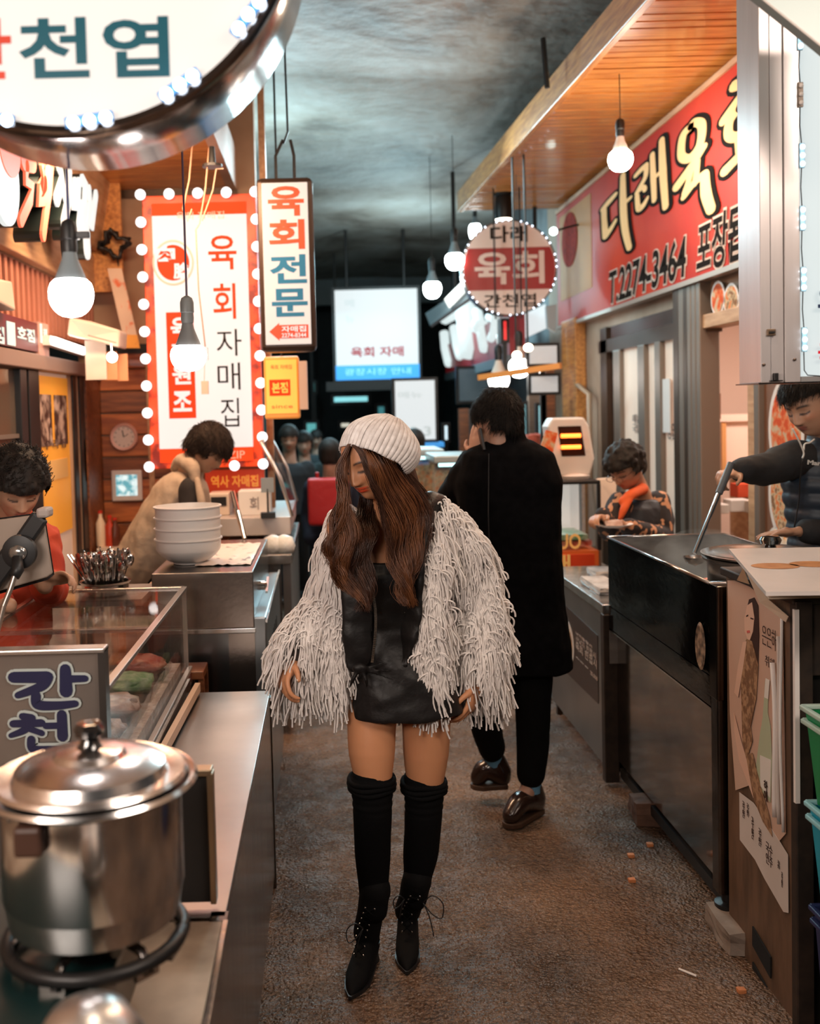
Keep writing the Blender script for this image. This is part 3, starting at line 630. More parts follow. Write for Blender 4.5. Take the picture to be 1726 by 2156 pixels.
# white board on the cabinet with two oval orange marks, layers of cardboard under it
bd = thing('white_board', 'white laminated board with two orange ovals resting over the cabinet top', 'board', (1.5,2.8,1.17))
T0 = [W(1532,1153,3.28), W(1800,1152,3.25), W(1830,1236,2.55), W(1612,1240,2.60)]
for p in T0: print('board', tuple(round(x,3) for x in p))
zt_ = 1.225
BP = [WZ(1534,1155,zt_), WZ(1850,1150,zt_), WZ(1850,1243,zt_), WZ(1612,1246,zt_)]
MB().prism(BP, (0,0,-.010)).build('board_sheet', mat('glossy_board', (.70,.64,.61), .22, col2=(.60,.55,.52), vs=3), bd)
for cx_, cy_ in ((1632,1192),(1712,1188)):
    c = WZ(cx_,cy_,zt_)
    n_ = 28; lx = .052; ly = .07
    def bz_(y): return zt_+.0008
    MB().add([(c.x+lx*1.2*math.cos(2*math.pi*q/n_), c.y+ly*.72*math.sin(2*math.pi*q/n_), bz_(c.y+ly*.72*math.sin(2*math.pi*q/n_))) for q in range(n_)], [tuple(range(n_))]).build('orange_oval', mat('orange_brown_print', (.55,.25,.09), .3, col2=(.40,.16,.05), vs=30), bd)
bc = thing('cardboard_stack', 'frayed brown cardboard layers crushed under the white board', 'cardboard', (1.4,2.85,1.166))
random.seed(5)
for k in range(5):
    z = 1.168+.008*k; j = lambda: random.uniform(-.012,.012)
    q0 = WZ(1556+3*k+j()*200,1180,z); q1 = WZ(1618+2*k,1262-5*k,z); MB().prism([(q1.x,q1.y,z),(q0.x,q0.y,z),(1.9,q0.y+.02,z),(1.9,q1.y,z)],(0,0,.0055)).build('cardboard_sheet', cardb if k%2 else mat('pale_cardboard', (.62,.48,.36), .8), bc)
q = [WX(1552,1222,A-.01), WX(1570,1200,A-.02), WX(1600,1225,A-.02), WX(1618,1262,A-.01)]
MB().prism([WX(1552,1222,A-.005), WX(1565,1196,A-.03), WX(1578,1230,A-.01)], (-.002,.0,0)).build('torn_flap', cardb, bc)
MB().prism([WX(1570,1200,A-.035), WX(1618,1262,A-.02), WX(1660,1298,A-.01), WX(1655,1310,A-.005), WX(1600,1268,A-.01)], (-.002,.0,0)).build('torn_edge', mat('pale_cardboard', (.62,.48,.36)), bc)
# --- crates
def crate(name, label, x0, y0, z0, z1, m, mr):
    t = thing(name, label, 'crate', (x0+.18,y0+.13,z0), 'stacked plastic crates')
    w, dp = .40, .26; tp = .02
    V = [(x0+tp,y0+tp,z0),(x0+w-tp,y0+tp,z0),(x0+w-tp,y0+dp-tp,z0),(x0+tp,y0+dp-tp,z0),(x0,y0,z1),(x0+w,y0,z1),(x0+w,y0+dp,z1),(x0,y0+dp,z1)]
    MB().add(V, [(0,3,2,1),(0,1,5,4),(1,2,6,5),(2,3,7,6),(3,0,4,7)]).build('crate_body', m, t, solid=.006)
    for dz in (.0, .035):
        b = MB(); z = z1-dz; e = .012-.1*dz
        b.bar((x0-e,y0-e,z),(x0+w,y0-e,z),.014,.012).bar((x0-e,y0-e,z),(x0-e,y0+dp,z),.014,.012).bar((x0+w,y0-e,z),(x0+w,y0+dp,z),.014,.012).bar((x0-e,y0+dp,z),(x0+w,y0+dp,z),.014,.012)
        b.build('rim', mr, t, bevel=.003)
    for k in range(5):
        xx = x0+.03+.08*k; MB().bar((xx+.008,y0+.008,z0+.02),(xx,y0-.004,z1-.04),.010,.01).build('rib', mr if k==0 else m, t)
    MB().bar((x0-.004,y0+.1,z0+.02),(x0-.012,y0+.1,z1-.04),.01,.01).build('rib', m, t)
    return t
grn = mat('green_plastic', (.012,.23,.075), .35); blu = mat('blue_plastic', (.012,.33,.46), .35); rimg = mat('pale_green_rim', (.45,.58,.50), .35); rimb = mat('pale_blue_rim', (.30,.60,.66), .35); nav = mat('navy_plastic', (.02,.03,.10), .4)
cxp = W(1697,1500,2.50).x
z0g, z1g = W(1700,1686,2.50).z, W(1694,1488,2.50).z
z0b = W(1706,1905,2.50).z
crate('plastic_crate', 'navy plastic crate at the bottom of the stack by the cabinet', cxp+.02, 2.24, .02, z0b-.004, nav, nav)
crate('plastic_crate', 'turquoise blue plastic crate in the middle of the stack', cxp+.01, 2.24, z0b, z0g-.004, blu, rimb)
crate('plastic_crate', 'green plastic crate on top of the stack by the cabinet', cxp, 2.24, z0g, z1g, grn, rimg)
# --- stones, brick and litter
stone = mat('concrete_block', (.34,.27,.22), .85, col2=(.20,.15,.12), vs=12, bump=.004, bs=25)
def rock(name, label, lo, hi, seed, m=stone, cat='block'):
    random.seed(seed); b = MB(); nn = 4; V = []; idx = {}
    bm = bmesh.new(); bmesh.ops.create_cube(bm, size=1); bmesh.ops.subdivide_edges(bm, edges=bm.edges, cuts=3, use_grid_fill=True)
    for v in bm.verts:
        c = v.co*2; q = c.normalized()*max(abs(c.x),abs(c.y),abs(c.z)); c = c*.8+q*.2 if c.length else c
        n3 = mnoise.noise_vector(c*1.3+Vector((seed,0,0)))*.13; c += n3
        v.co = Vector([(lo[i]+hi[i])/2+(hi[i]-lo[i])/2*max(-1,min(1,c[i])) for i in range(3)])
    V = [tuple(v.co) for v in bm.verts]; Fc = [tuple(v.index for v in f.verts) for f in bm.faces]; bm.free()
    b.add(V, Fc); return solo(b, name, m, label, cat)
sp = WZ(1500,2030,0); sq = WZ(1555,2000,0)
rock('stone_block', 'rough concrete block under the front foot of the boiling counter', (A-.03,2.93,0),(A+.115,3.13,.075), 2)
rock('small_stone', 'small grey stone beside the concrete block and cabinet', (A+.085,2.93,.0),(A+.16,3.0,.13), 7)
rock('brick', 'dark brown brick on the floor beneath the counter junction', (A-.02,3.86,0),(A+.18,3.98,.10), 4, mat('brown_brick', (.16,.08,.05), .8, col2=(.09,.045,.03), vs=14, bump=.003, bs=40), 'brick')
p0, p1 = WZ(1429,2040,.004), WZ(1466,2055,.004)
solo(MB().tube([p0,p1],.0035,6),'paper_stick', paper, 'small white stick lying on the asphalt near the block', 'litter')
crumb = mat('orange_crumb', (.62,.22,.08), .6)
for k, (x, y) in enumerate(((1328,1801),(1368,1778),(1330,1853),(1560,2085))):
    c = WZ(x,y,.006); rock('food_scrap', ['orange food scrap lying furthest left on the floor near the counter','orange food scrap nearest the brown brick','pale food scrap lying just below the orange one','tiny orange scrap in front of the concrete block'][k], (c.x-.012,c.y-.01,0),(c.x+.012,c.y+.01,.012), 20+k, crumb, 'litter')

# --- far steel cart with a menu poster
cart = thing('steel_cart', 'steel serving cart with a black menu poster beyond the boiling counter', 'cart', (1.3,4.85,0))
k0, k1, AX = 4.33, 5.35, 1.19
ctop = .80
MB().box((AX,k0,.08),(AX+.01,k1,ctop-.03)).build('side_panel', mat('matte_steel_panel', (.42,.40,.385), .35, .9, col2=(.33,.31,.30), vs=3), cart)
MB().box((AX-.01,k0-.03,ctop-.04),(AX+.42,k1,ctop)).build('worktop', mat('bright_wet_steel', (.72,.70,.68), .2, .9, col2=(.5,.48,.46), vs=14), cart, bevel=.004)
MB().box((AX-.012,k0-.05,0.02),(AX+.05,k0,ctop-.04)).build('corner_post', dm, cart, bevel=.004)
MB().box((AX+.02,k0,.05),(AX+.42,k0+.01,ctop-.03)).build('end_panel', steeld, cart)
MB().box((AX+.02,k1-.03,.0),(AX+.05,k1,.1)).box((AX+.37,k1-.03,.0),(AX+.42,k1,ctop-.03)).build('leg', dm, cart)
mp_ = polyX([(1177,1262),(1258,1338),(1260,1482),(1178,1402)], AX-.001).build('menu_poster', mat('dark_brown_print', (.055,.035,.03), .35), cart)
P = WX(1191,1350,AX-.003)
MB().lathe([(0,0),(.115,0),(.115,.002),(0,.002)], (0,0,0), 30, Matrix.Translation(P) @ Matrix.Rotation(-math.pi/2,4,'Y'), sx=1.05, sy=1.5).build('bowl_print', white, mp_)
MB().lathe([(0,.002),(.095,.002),(.095,.004),(0,.004)], (0,0,0), 30, Matrix.Translation(P) @ Matrix.Rotation(-math.pi/2,4,'Y'), sx=1.05, sy=1.5).build('dish_print', foodB, mp_)
def onC(body, x0, y0, x1, y1, X):
    pa = WX(x0,y0,X); pb = WX(x1,y1,X)
    return text(body, (pa+pb)/2, -Y_, Z_, abs(pa.y-pb.y), abs(pa.z-pb.z), mat('pale_print', (.62,.50,.44), .5), mp_, depth=.0008)
for k, s in enumerate(('낙지탕탕이','산낙지 한접시','육회 한접시','간천엽')): onC(s, 1212, 1335+16*k, 1212+[34,42,44,26][k], 1345+16*k+14, AX-.003)
onC('25,000', 1242, 1411, 1258, 1436, AX-.003)
for k in range(5):
    rock('frozen_block', 'pale wrapped seafood pack on the steel cart top, %s' % ['furthest back left','by the front corner','in the middle','at the right rear','near the boiling counter'][k], (AX+.03+.10*(k%3), 4.5+.22*(k//2)-.05*(k%2), ctop),(AX+.15+.10*(k%3),4.68+.22*(k//2)-.05*(k%2),ctop+.035), 40+k, mat('wrapped_ice', (.74,.70,.68), .25, col2=(.5,.47,.46), vs=20), 'package')
# display fridge, heater, red signs behind the cart
fy = 5.75
fx0, fx1 = W(1160,1100,fy).x, W(1258,1100,fy).x
zb_, zt_ = W(1200,1160,fy).z, W(1200,1013,fy).z
fr = thing('glass_display_case', 'small lit glass food case with a red and yellow front strip', 'display case', ((fx0+fx1)/2,fy+.2,zb_-.1))
MB().box((fx0,fy,zt_-.02),(fx1+.02,fy+.45,zt_)).build('case_top', blackp, fr, bevel=.004)
for x, y in ((fx0,fy),(fx1,fy),(fx0,fy+.43),(fx1,fy+.43)): MB().box((x,y,zb_),(x+.02,y+.02,zt_-.02)).build('post', blackp, fr)
MB().box((fx0+.02,fy+.005,zb_+.02),(fx1,fy+.010,zt_-.02)).build('pane', glass, fr)
MB().box((fx0,fy+.42,zb_),(fx1,fy+.425,zt_-.02)).build('back_panel', mat('lit_case_back', (.8,.78,.74), .5, emit=(.85,.82,.76), es=.5), fr)
MB().box((fx0-.02,fy-.01,zb_-.12),(fx1+.0,fy+.45,zb_)).build('base', mat('red_orange_print', (.58,.12,.03), .4, emit=(.6,.12,.02), es=.12), fr)
text('UO', W(1199,1140,fy-.012), X_, Z_, .13, .09, mat('yellow_print2', (.9,.55,.18), .4, emit=(.9,.5,.15), es=.15), fr, bold=.02)
MB().box((fx0+.03,fy+.05,zb_+.02),(fx1-.02,fy+.35,zb_+.05)).build('food_tray', mat('tray_white_red', (.8,.75,.7), .4, col2=(.6,.06,.03), vs=14), fr)
MB().box((fx0+.05,fy+.03,zb_+.06),(fx1-.05,fy+.36,zb_+.09)).build('food_tray', mat('tray_green', (.7,.78,.7), .4, col2=(.1,.4,.2), vs=18), fr)
MB().box((fx0-.05,fy-.05,zb_-.18),(fx1+.1,fy+.6,zb_-.12)).build('shelf', galv, fr)
MB().box((fx0-.02,fy+.0,.05),(fx1+.05,fy+.5,zb_-.18)).build('cupboard', dm, fr)
rs = MB().box((W(1160,1180,fy-.06).x,fy-.07,W(1200,1212,fy).z-.02),(W(1245,1180,fy).x,fy-.055,W(1200,1164,fy).z)).build('red_board', mat('red_board_print', (.62,.06,.02), .35, emit=(.6,.05,.01), es=.12), fr)
text('래', W(1182,1188,fy-.075), X_, Z_, .10, .11, mat('yellow_print2', (.9,.55,.18)), fr, bold=.03)
ht = thing('quartz_heater', 'white quartz heater with two glowing orange bars on the glass case', 'heater', W(1210,1012,fy+.15))
hx0, hx1 = W(1155,950,fy+.1).x, W(1250,950,fy+.1).x; hz0, hz1 = zt_, W(1200,880,fy).z
b = MB(); hy = fy+.12
b.prism([(hx0,hy,hz1-.05),(hx0+.03,hy,hz1),(hx1-.05,hy,hz1),(hx1-.02,hy,hz1-.05),(hx1+.01,hy,hz0+.12),(hx1-.02,hy,hz0+.02),(hx0+.06,hy,hz0+.02),(hx0+.02,hy,hz0+.12)],(0,.16,0)); b.build('heater_body', white, ht, bevel=.012)
MB().prism([(hx0+.06,hy-.004,hz1-.05),(hx1-.07,hy-.004,hz1-.05),(hx1-.045,hy-.004,hz0+.14),(hx0+.08,hy-.004,hz0+.14)],(0,.006,0)).build('reflector', mat('dark_reflector', (.10,.035,.02), .25, .8), ht)
el = mat('glowing_element', (1,.25,.05), .5, emit=(1,.16,.02), es=5)
for z in (.30,.68):
    zz = hz0+.14+(hz1-.05-hz0-.14)*z; MB().tube([(hx0+.075,hy-.015,zz),(hx1-.075,hy-.015,zz)], .012, 8).build('glow_bar', el, ht)
MB().lathe([(.09,0),(.10,.02),(.02,.05)], (hx0+.16,hy+.06,hz0-.0), 20).build('base', white, ht)
# fan sign / tilted food board and white chair by the heater
q = [W(1128,975,5.4),W(1150,905,5.45),W(1174,912,5.45),W(1155,990,5.4)]
solo(MB().prism(q,(0,.02,0)).bar((q[3].x,5.45,q[3].z-.02),(W(1168,1000,5.6).x,5.8,zt_-.0),.02,.02), 'price_board', foodA, 'tilted red food photo card in front of the heater', 'sign')
chr_ = thing('white_chair', 'cream moulded chair back beside the woman with glasses', 'chair', W(1275,1180,5.9))
q = [W(1255,1008,5.9),W(1300,1004,5.9),W(1296,1060,5.85),W(1290,1100,5.8),W(1262,1100,5.8),W(1256,1050,5.85)]
MB().prism(q,(0,.03,0)).build('backrest', cream, chr_, bevel=.008)
for dx in (0,.1): MB().tube([(q[4].x+dx,5.82,q[4].z),(q[4].x+dx,5.80,0)], .012, 8).build('leg', galv, chr_)
# things in the bright doorway
sh_z = 1.21
def carton(x0,y0,x1,y1,D,h,label,m=white):
    a = W(x0,y1,D); c_ = W(x1,y0,D)
    return solo(MB().box((a.x,D,a.z),(c_.x,D+.12,c_.z)), 'takeaway_box', m, label, 'box', bevel=.004)
carton(1505,1062,1535,1082,6.15,.1,'white takeaway box at the left end of the doorway counter')
carton(1538,1052,1580,1078,6.2,.1,'white printed takeaway box in the middle of the doorway counter')
carton(1582,1056,1602,1082,6.1,.1,'white takeaway box at the right end of the doorway counter', cream)
carton(1552,1018,1600,1048,6.4,.1,'red cloth bundle behind the takeaway boxes', mat('red_cloth', (.65,.07,.02), .8, bump=.01, bs=12))
t = thing('picture_frame', 'thin orange framed white panel inside the bright doorway', 'frame', W(1552,1000,6.9))
a = W(1518,1010,6.9); c_ = W(1588,886,6.9)
MB().box((a.x,6.9,a.z),(c_.x,6.92,c_.z)).build('panel', room, t)
for (x0,z0,x1,z1) in ((a.x,a.z,a.x+.03,c_.z),(c_.x-.03,a.z,c_.x,c_.z)): MB().box((x0,6.88,z0),(x1,6.9,z1)).build('frame_side', mat('orange_frame', (.70,.33,.12), .4), t)
MB().box((a.x-.02,6.87,c_.z),(c_.x+.02,6.9,c_.z+.05)).build('frame_top', room, t)
a = W(1502,883,6.6); c_ = W(1517,828,6.6)
t = thing('wall_switch', 'dark brown switch plate on the doorway wall', 'switch', a)
MB().box((a.x,6.6,a.z),(c_.x,6.63,c_.z)).build('plate', woodd, t)
for z in (.25,.5,.75): MB().box((a.x+.012,6.59,a.z+(c_.z-a.z)*z-.015),(c_.x-.012,6.6,a.z+(c_.z-a.z)*z+.015)).build('switch', frame, t)

# --- white aluminium light box at the upper right
LBY = 2.3
lb = thing('light_box_sign', 'tall aluminium framed white light box at the upper right edge', 'sign', W(1640,805,LBY))
xl = W(1598,400,LBY).x; zl = W(1600,806,LBY).z; xr = W(1684,400,LBY).x; ztop = 3.2
xs = [xl, xl+(xr-xl)*.27, xl+(xr-xl)*.60, xr]
for i in range(3):
    MB().box((xs[i]+.0008,LBY+(.0 if i!=1 else .003),zl),(xs[i+1]-.0008,LBY+.12,ztop)).build('frame_profile', mat('aluminium_frame_white', (.72,.67,.66), .28, .55, col2=(.66,.61,.60), vs=6, st=(6,6,.6)), lb, bevel=.0012)
MB().box((xs[0],LBY+.01,zl-.003),(xr+.6,LBY+.14,zl)).build('bottom_plate', steeld, lb)
MB().box((xr,LBY+.012,zl+.012),(xr+.7,LBY+.03,ztop)).build('light_panel', mat('lit_acrylic', (.15,.17,.17), .5, emit=(.84,.95,.96), es=.68), lb)
MB().box((xr,LBY+.0,zl),(xr+.7,LBY+.016,zl+.012)).build('lower_frame', alu, lb)
MB().box((xs[3]+.7,LBY,zl),(xs[3]+.78,LBY+.12,ztop)).build('frame_profile', alu, lb)
def at(x,y,dy=0): p = W(x,y,LBY+dy); return p
la = thing('latch', '', '', (0,0,0)); bpy.data.objects.remove(la)
c = at(1622,700); l1 = MB().box((c.x-.010,LBY-.006,c.z-.008),(c.x+.010,LBY,c.z+.008)).build('latch_plate', mat('dark_brass', (.22,.15,.10), .35, .8), lb, bevel=.002)
MB().box((c.x-.006,LBY-.010,c.z-.002),(c.x+.006,LBY-.006,c.z+.002)).build('latch_bolt', blackm, l1)
c = at(1632,795); MB().box((c.x-.014,LBY-.008,c.z-.009),(c.x+.014,LBY,c.z-.006)).box((c.x-.006,LBY-.012,c.z-.006),(c.x+.002,LBY,c.z+.010)).build('hook', blackm, lb)
for x, y in ((1607,768),(1672,757)):
    c = at(x,y); MB().lathe([(0,0),(.0035,0),(.0035,.003),(0,.004)], (0,0,0), 12, Matrix.Translation(c) @ Matrix.Rotation(math.pi/2,4,'X')).build('screw', frame, lb)
led = mat('white_led', (1,1,1), .3, emit=(.75,.90,1), es=9); ledb = mat('led_module_body', (.30,.50,.62), .4)
pts = [at(1683,60)]; 
mods = [(1683,80,1),(1684,200,0),(1687,328,1),(1688,460,1),(1690,588,1),(1692,715,1)]
for (x,y,onn) in mods:
    c = at(x,y); m_ = MB().box((c.x-.006,LBY-.004,c.z-.028),(c.x+.006,LBY+.002,c.z+.028)).build('led_module', ledb if onn else galv, lb, bevel=.001)
    for k in (-1,0,1): MB().ball((c.x,LBY-.006,c.z+k*.019), (.0055,.004,.0055), 10, 6).build('led', led if onn else white, m_)
for i in range(len(mods)-1):
    a, c_ = mods[i], mods[i+1]
    MB().tube([at(a[0],a[1]+26), at((a[0]+c_[0])/2-2,(a[1]+c_[1])/2), at(c_[0],c_[1]-26)], .0013, 5).build('wire', blackm, lb)
MB().tube([at(1692,741),at(1693,780),at(1700,790),at(1730,792)], .0013, 5).build('wire', blackm, lb)
text('요', at(1742,625,-.002), X_, Z_, .045, .05, mat('navy_print', (.01,.03,.10), .4), lb, bold=.03)
text('국', at(1740,745,-.002), X_, Z_, .04, .05, mat('red_led_print', (.80,.01,.04), .4), lb, bold=.03)
# grey sloping awning edge over the light box
q = [at(1570,-30,-.25), at(1726,95,-.25), at(1900,240,-.25), at(1900,-60,-.25), at(1700,-60,-.25)]
aw = thing('grey_awning', 'pale grey sloping awning edge in the top right corner', 'awning', q[1])
MB().prism(q,(0,.03,0)).build('awning_panel', mat('grey_green_panel', (.36,.42,.41), .4, .3), aw)
MB().tube([q[0],q[1],q[2]], .0022, 6).build('edge_seam', white, aw)
# ================================================================== LEFT-HAND STALLS
# --- glass topped food case: x -1.03..-.53, y 2.4..3.6
gx0, gx1, gy0, gy1, gz0, gz1 = -1.04, -.53, 2.30, 3.60, .745, 1.045
gc = thing('glass_food_case', 'long glass topped chilled case holding seafood trays at left', 'display case', (-.78,2.9,0))
al2 = mat('bright_case_frame', (.70,.64,.60), .25, .9)
b = MB()
for p, q in (((gx0,gy0,gz1),(gx1,gy0,gz1)),((gx1,gy0,gz1),(gx1,gy1,gz1)),((gx1,gy1,gz1),(gx0,gy1,gz1)),((gx0,gy1,gz1),(gx0,gy0,gz1))):
    b.bar(p, q, .022, .012)
b.build('top_frame', al2, gc, bevel=.002)
for x, y in ((gx0,gy0),(gx1,gy0),(gx0,gy1),(gx1,gy1)): MB().box((x-.008,y-.008,gz0),(x+.008,y+.008,gz1)).build('corner_post', al2, gc)
MB().box((gx0,gy0,gz1-.002),(gx1,gy1,gz1+.004)).build('top_pane', mat('reflective_glass', (.9,.93,.93), .01, trans=1., alpha=.30, spec=1., coat=1), gc)
MB().box((gx1-.003,gy0,gz0),(gx1+.003,gy1,gz1-.01)).build('side_pane', glass, gc)
MB().box((gx0,gy1-.003,gz0),(gx1,gy1+.003,gz1-.01)).build('end_pane', glass, gc)
MB().box((gx0-.01,gy0-.01,0.02),(gx1-.01,gy1,gz0-.06)).build('case_body', steeld, gc)
MB().box((gx0-.0,gy0-.0,gz0-.06),(gx1+.02,gy1+.01,gz0-.045)).build('case_floor', steel, gc)
MB().box((gx1+.002,gy0,gz0-.045),(gx1+.02,gy1+.01,gz0+.012)).build('price_strip', mat('steel_strip', (.50,.45,.42), .3, .6), gc, bevel=.002)
MB().box((gx0,(gy0+gy1)/2-.01,gz1-.012),(gx1,(gy0+gy1)/2+.01,gz1-.002)).build('cross_bar', al2, gc)
inkm = mat('maroon_ink', (.16,.03,.02), .5)
for k, (s, ya_, yb_) in enumerate((('육회',2.70,2.84),('산낙지',2.94,3.12),('간천엽',3.20,3.36),('전복회',3.42,3.56))):
    text(s, (gx1+.021,(ya_+yb_)/2,gz0-.017), Y_, Z_, yb_-ya_, .036, inkm, gc, depth=.001)
# trays and food on ice inside the case
random.seed(11)
ice = mat('crushed_ice', (.80,.72,.68), .25, col2=(.60,.48,.42), vs=30, bump=.012, bs=30)
MB().box((gx0+.02,gy0+.02,gz0-.044),(gx1-.02,gy1-.02,gz0+.03)).build('ice_bed', ice, gc)
tc_ = mat('clear_tray', (.85,.88,.9), .08, trans=1., alpha=.35, spec=1)
foods = [('green_squid_pack', mat('scallions', (.12,.30,.10), .5, col2=(.5,.6,.4), vs=30)), ('raw_beef', mat('raw_beef', (.45,.06,.03), .35, col2=(.65,.28,.2), vs=25, bump=.01, bs=25)), ('shellfish', mat('shellfish', (.60,.36,.22), .35, col2=(.20,.10,.06), vs=22, bump=.02, bs=22)), ('pale_squid', mat('pale_squid', (.82,.66,.58), .25, col2=(.62,.36,.28), vs=20, bump=.01, bs=20))]
k = 0
for i in range(2):
    for j in range(5):
        x0 = gx0+.05+.23*i; y0_ = gy0+.06+.24*j; z = gz0+.032
        side = 'aisle side' if i else 'seller side'; pos = ['nearest the navy lettered panel','second from the near end','middle','fourth from the near end','farthest end'][j]
        t = thing('food_tray', 'clear tray of %s inside the glass case, %s, %s' % (['spring onions','raw beef','shellfish','sliced squid'][k%4], side, pos), 'tray', (x0+.1,y0_+.1,z), 'food trays in the glass case')
        V = [(x0+.012,y0_+.012,z),(x0+.188,y0_+.012,z),(x0+.188,y0_+.198,z),(x0+.012,y0_+.198,z),(x0,y0_,z+.05),(x0+.20,y0_,z+.05),(x0+.20,y0_+.21,z+.05),(x0,y0_+.21,z+.05)]
        MB().add(V, [(0,3,2,1),(0,1,5,4),(1,2,6,5),(2,3,7,6),(3,0,4,7)]).build('tray_shell', tc_, t, solid=.002)
        b = MB(); bm = bmesh.new(); bmesh.ops.create_icosphere(bm, subdivisions=3, radius=1)
        for v in bm.verts:
            v.co += mnoise.noise_vector(v.co*2.2+Vector((k,0,0)))*.35
            v.co = Vector((x0+.1+v.co.x*.082, y0_+.105+v.co.y*.085, z+.035+max(v.co.z,-.8)*.035))
        b.add([tuple(v.co) for v in bm.verts], [tuple(v.index for v in f.verts) for f in bm.faces]); bm.free()
        b.build('food', foods[k%4][1], t, smooth=True); k += 1
# --- navy lettered panel standing at the near end
pn = thing('lettered_panel', 'grey panel with navy brush letters standing before the glass case', 'sign', (-.95,2.2,.3))
a = W(218,1372,2.24); 
pm = mat('grey_film_panel', (.155,.14,.13), .3, .4, col2=(.24,.20,.175), vs=3)
MB().box((-1.25,2.24,.55),(a.x,2.26,a.z)).build('panel', pm, pn)
MB().box((a.x-.012,2.232,.55),(a.x+.004,2.27,a.z+.004)).build('edge_post', mat('worn_edge', (.10,.09,.085), .3, .8), pn)
MB().box((-1.25,2.230,a.z-.002),(a.x+.004,2.275,a.z+.010)).build('top_rail', al2, pn, bevel=.003)
navl = mat('navy_letter', (.012,.014,.06), .4); glo = mat('pale_letter_outline', (.50,.56,.54), .4)
G_GAN = [([(.05,.80),(.50,.78)],(.20,.22)), ([(.50,.78),(.42,.55),(.10,.32)],(.22,.18,.12)), ([(.74,.98),(.74,.40)],(.20,.24)), ([(.76,.72),(1.0,.72)],(.14,.12)), ([(.34,.30),(.36,.06),(.60,.02),(.86,.06)],(.18,.18,.16,.12))]
G_CHEON = [([(.22,.98),(.36,.92)],(.14,.16)), ([(.08,.78),(.50,.78)],(.15,.16)), ([(.32,.78),(.24,.60),(.04,.46)],(.17,.15,.10)), ([(.30,.64),(.50,.50)],(.12,.12)), ([(.80,1.0),(.80,.40)],(.20,.22)), ([(.56,.70),(.78,.70)],(.13,.13)), ([(.34,.34),(.36,.08),(.60,.05),(.90,.08)],(.17,.17,.15,.12))]
G_YEOP = [([(.30,.95),(.08,.80),(.10,.52),(.34,.44),(.54,.58),(.52,.84),(.30,.95)],(.15,)*7), ([(.80,1.0),(.80,.40)],(.2,.2)), ([(.56,.80),(.78,.80)],(.12,.12)), ([(.56,.60),(.78,.60)],(.12,.12)), ([(.30,.34),(.30,.02)],(.15,.15)),([(.84,.34),(.84,.02)],(.15,.15)),([(.30,.20),(.84,.20)],(.1,.1)),([(.30,.03),(.84,.03)],(.12,.12))]
for G, x0, y0_, x1, y1_ in ((G_GAN,24,1405,180,1488),(G_CHEON,20,1502,160,1582),(G_YEOP,12,1596,160,1690)):
    pa = W(x0,y1_,2.238); pb = W(x1,y0_,2.238)
    brush(G, pa, X_, Z_, pb.x-pa.x, pb.z-pa.z, glo, pn, grow=.0055, lift=.001, name='letter_outline', k=.72)
    brush(G, pa, X_, Z_, pb.x-pa.x, pb.z-pa.z, navl, pn, grow=0, lift=.004, k=.72)
# --- low counter: x -.50..-.22, y 2.26..3.47, top .70
lcy = [W(486,1773,2.27), W(557,1458,3.47)]; print('low', lcy)
lc = thing('low_steel_counter', 'low stainless side counter running between glass case and aisle', 'counter', (-.36,2.8,0))
XL = -.22; TZ = .70
MB().box((-.505,1.90,TZ-.02),(XL,3.46,TZ)).build('worktop', mat('worktop_steel', (.42,.37,.34), .28, 1., col2=(.33,.29,.27), vs=3, bump=.0012, bs=5), lc, bevel=.002)
MB().box((XL-.006,1.90,.06),(XL,3.46,TZ-.02)).build('aisle_panel', mat('streaky_side_steel', (.50,.42,.36), .22, 1., col2=(.30,.24,.20), vs=3, st=(1,5,.5), bump=.0015, bs=6, bst=(1,5,.6)), lc)
MB().box((XL-.03,1.88,0),(XL+.004,1.92,TZ-.0)).build('corner_post', steeld, lc)
MB().box((XL-.02,3.44,.0),(XL+.004,3.47,TZ-.02)).build('corner_post', steeld, lc)
MB().box((-.50,1.9,.08),(XL-.01,1.91,TZ-.02)).build('end_panel', steeld, lc)
MB().box((-.508,1.9,TZ),(-.498,3.46,TZ+.05)).build('upstand', steel, lc)
MB().bar((-.50,2.15,TZ+.025),(-.47,3.44,TZ+.025),.018,.03).build('wooden_strip', mat('pale_strip', (.72,.50,.36), .5), lc)
# dark tray frame at its near end
dt = thing('black_tray', 'upright black pan with a brass coloured rim behind the big pot', 'pan', (-.42,1.98,TZ))
a = W(360,1900,1.93); c_ = W(440,1625,1.93)
BZ = W(400,1900,1.93).z
MB().box((-.50,1.93,BZ),(c_.x,1.945,c_.z)).build('pan_base', mat('matte_black_pan', (.02,.018,.017), .6), dt)
for (x0,z0,x1,z1) in ((-.50,c_.z-.005,c_.x+.006,c_.z+.008),(c_.x-.004,BZ,c_.x+.008,c_.z)): MB().box((x0,1.918,z0),(x1,1.95,z1)).build('rim', mat('brass_rim', (.42,.30,.19), .35, .8), dt, bevel=.002)
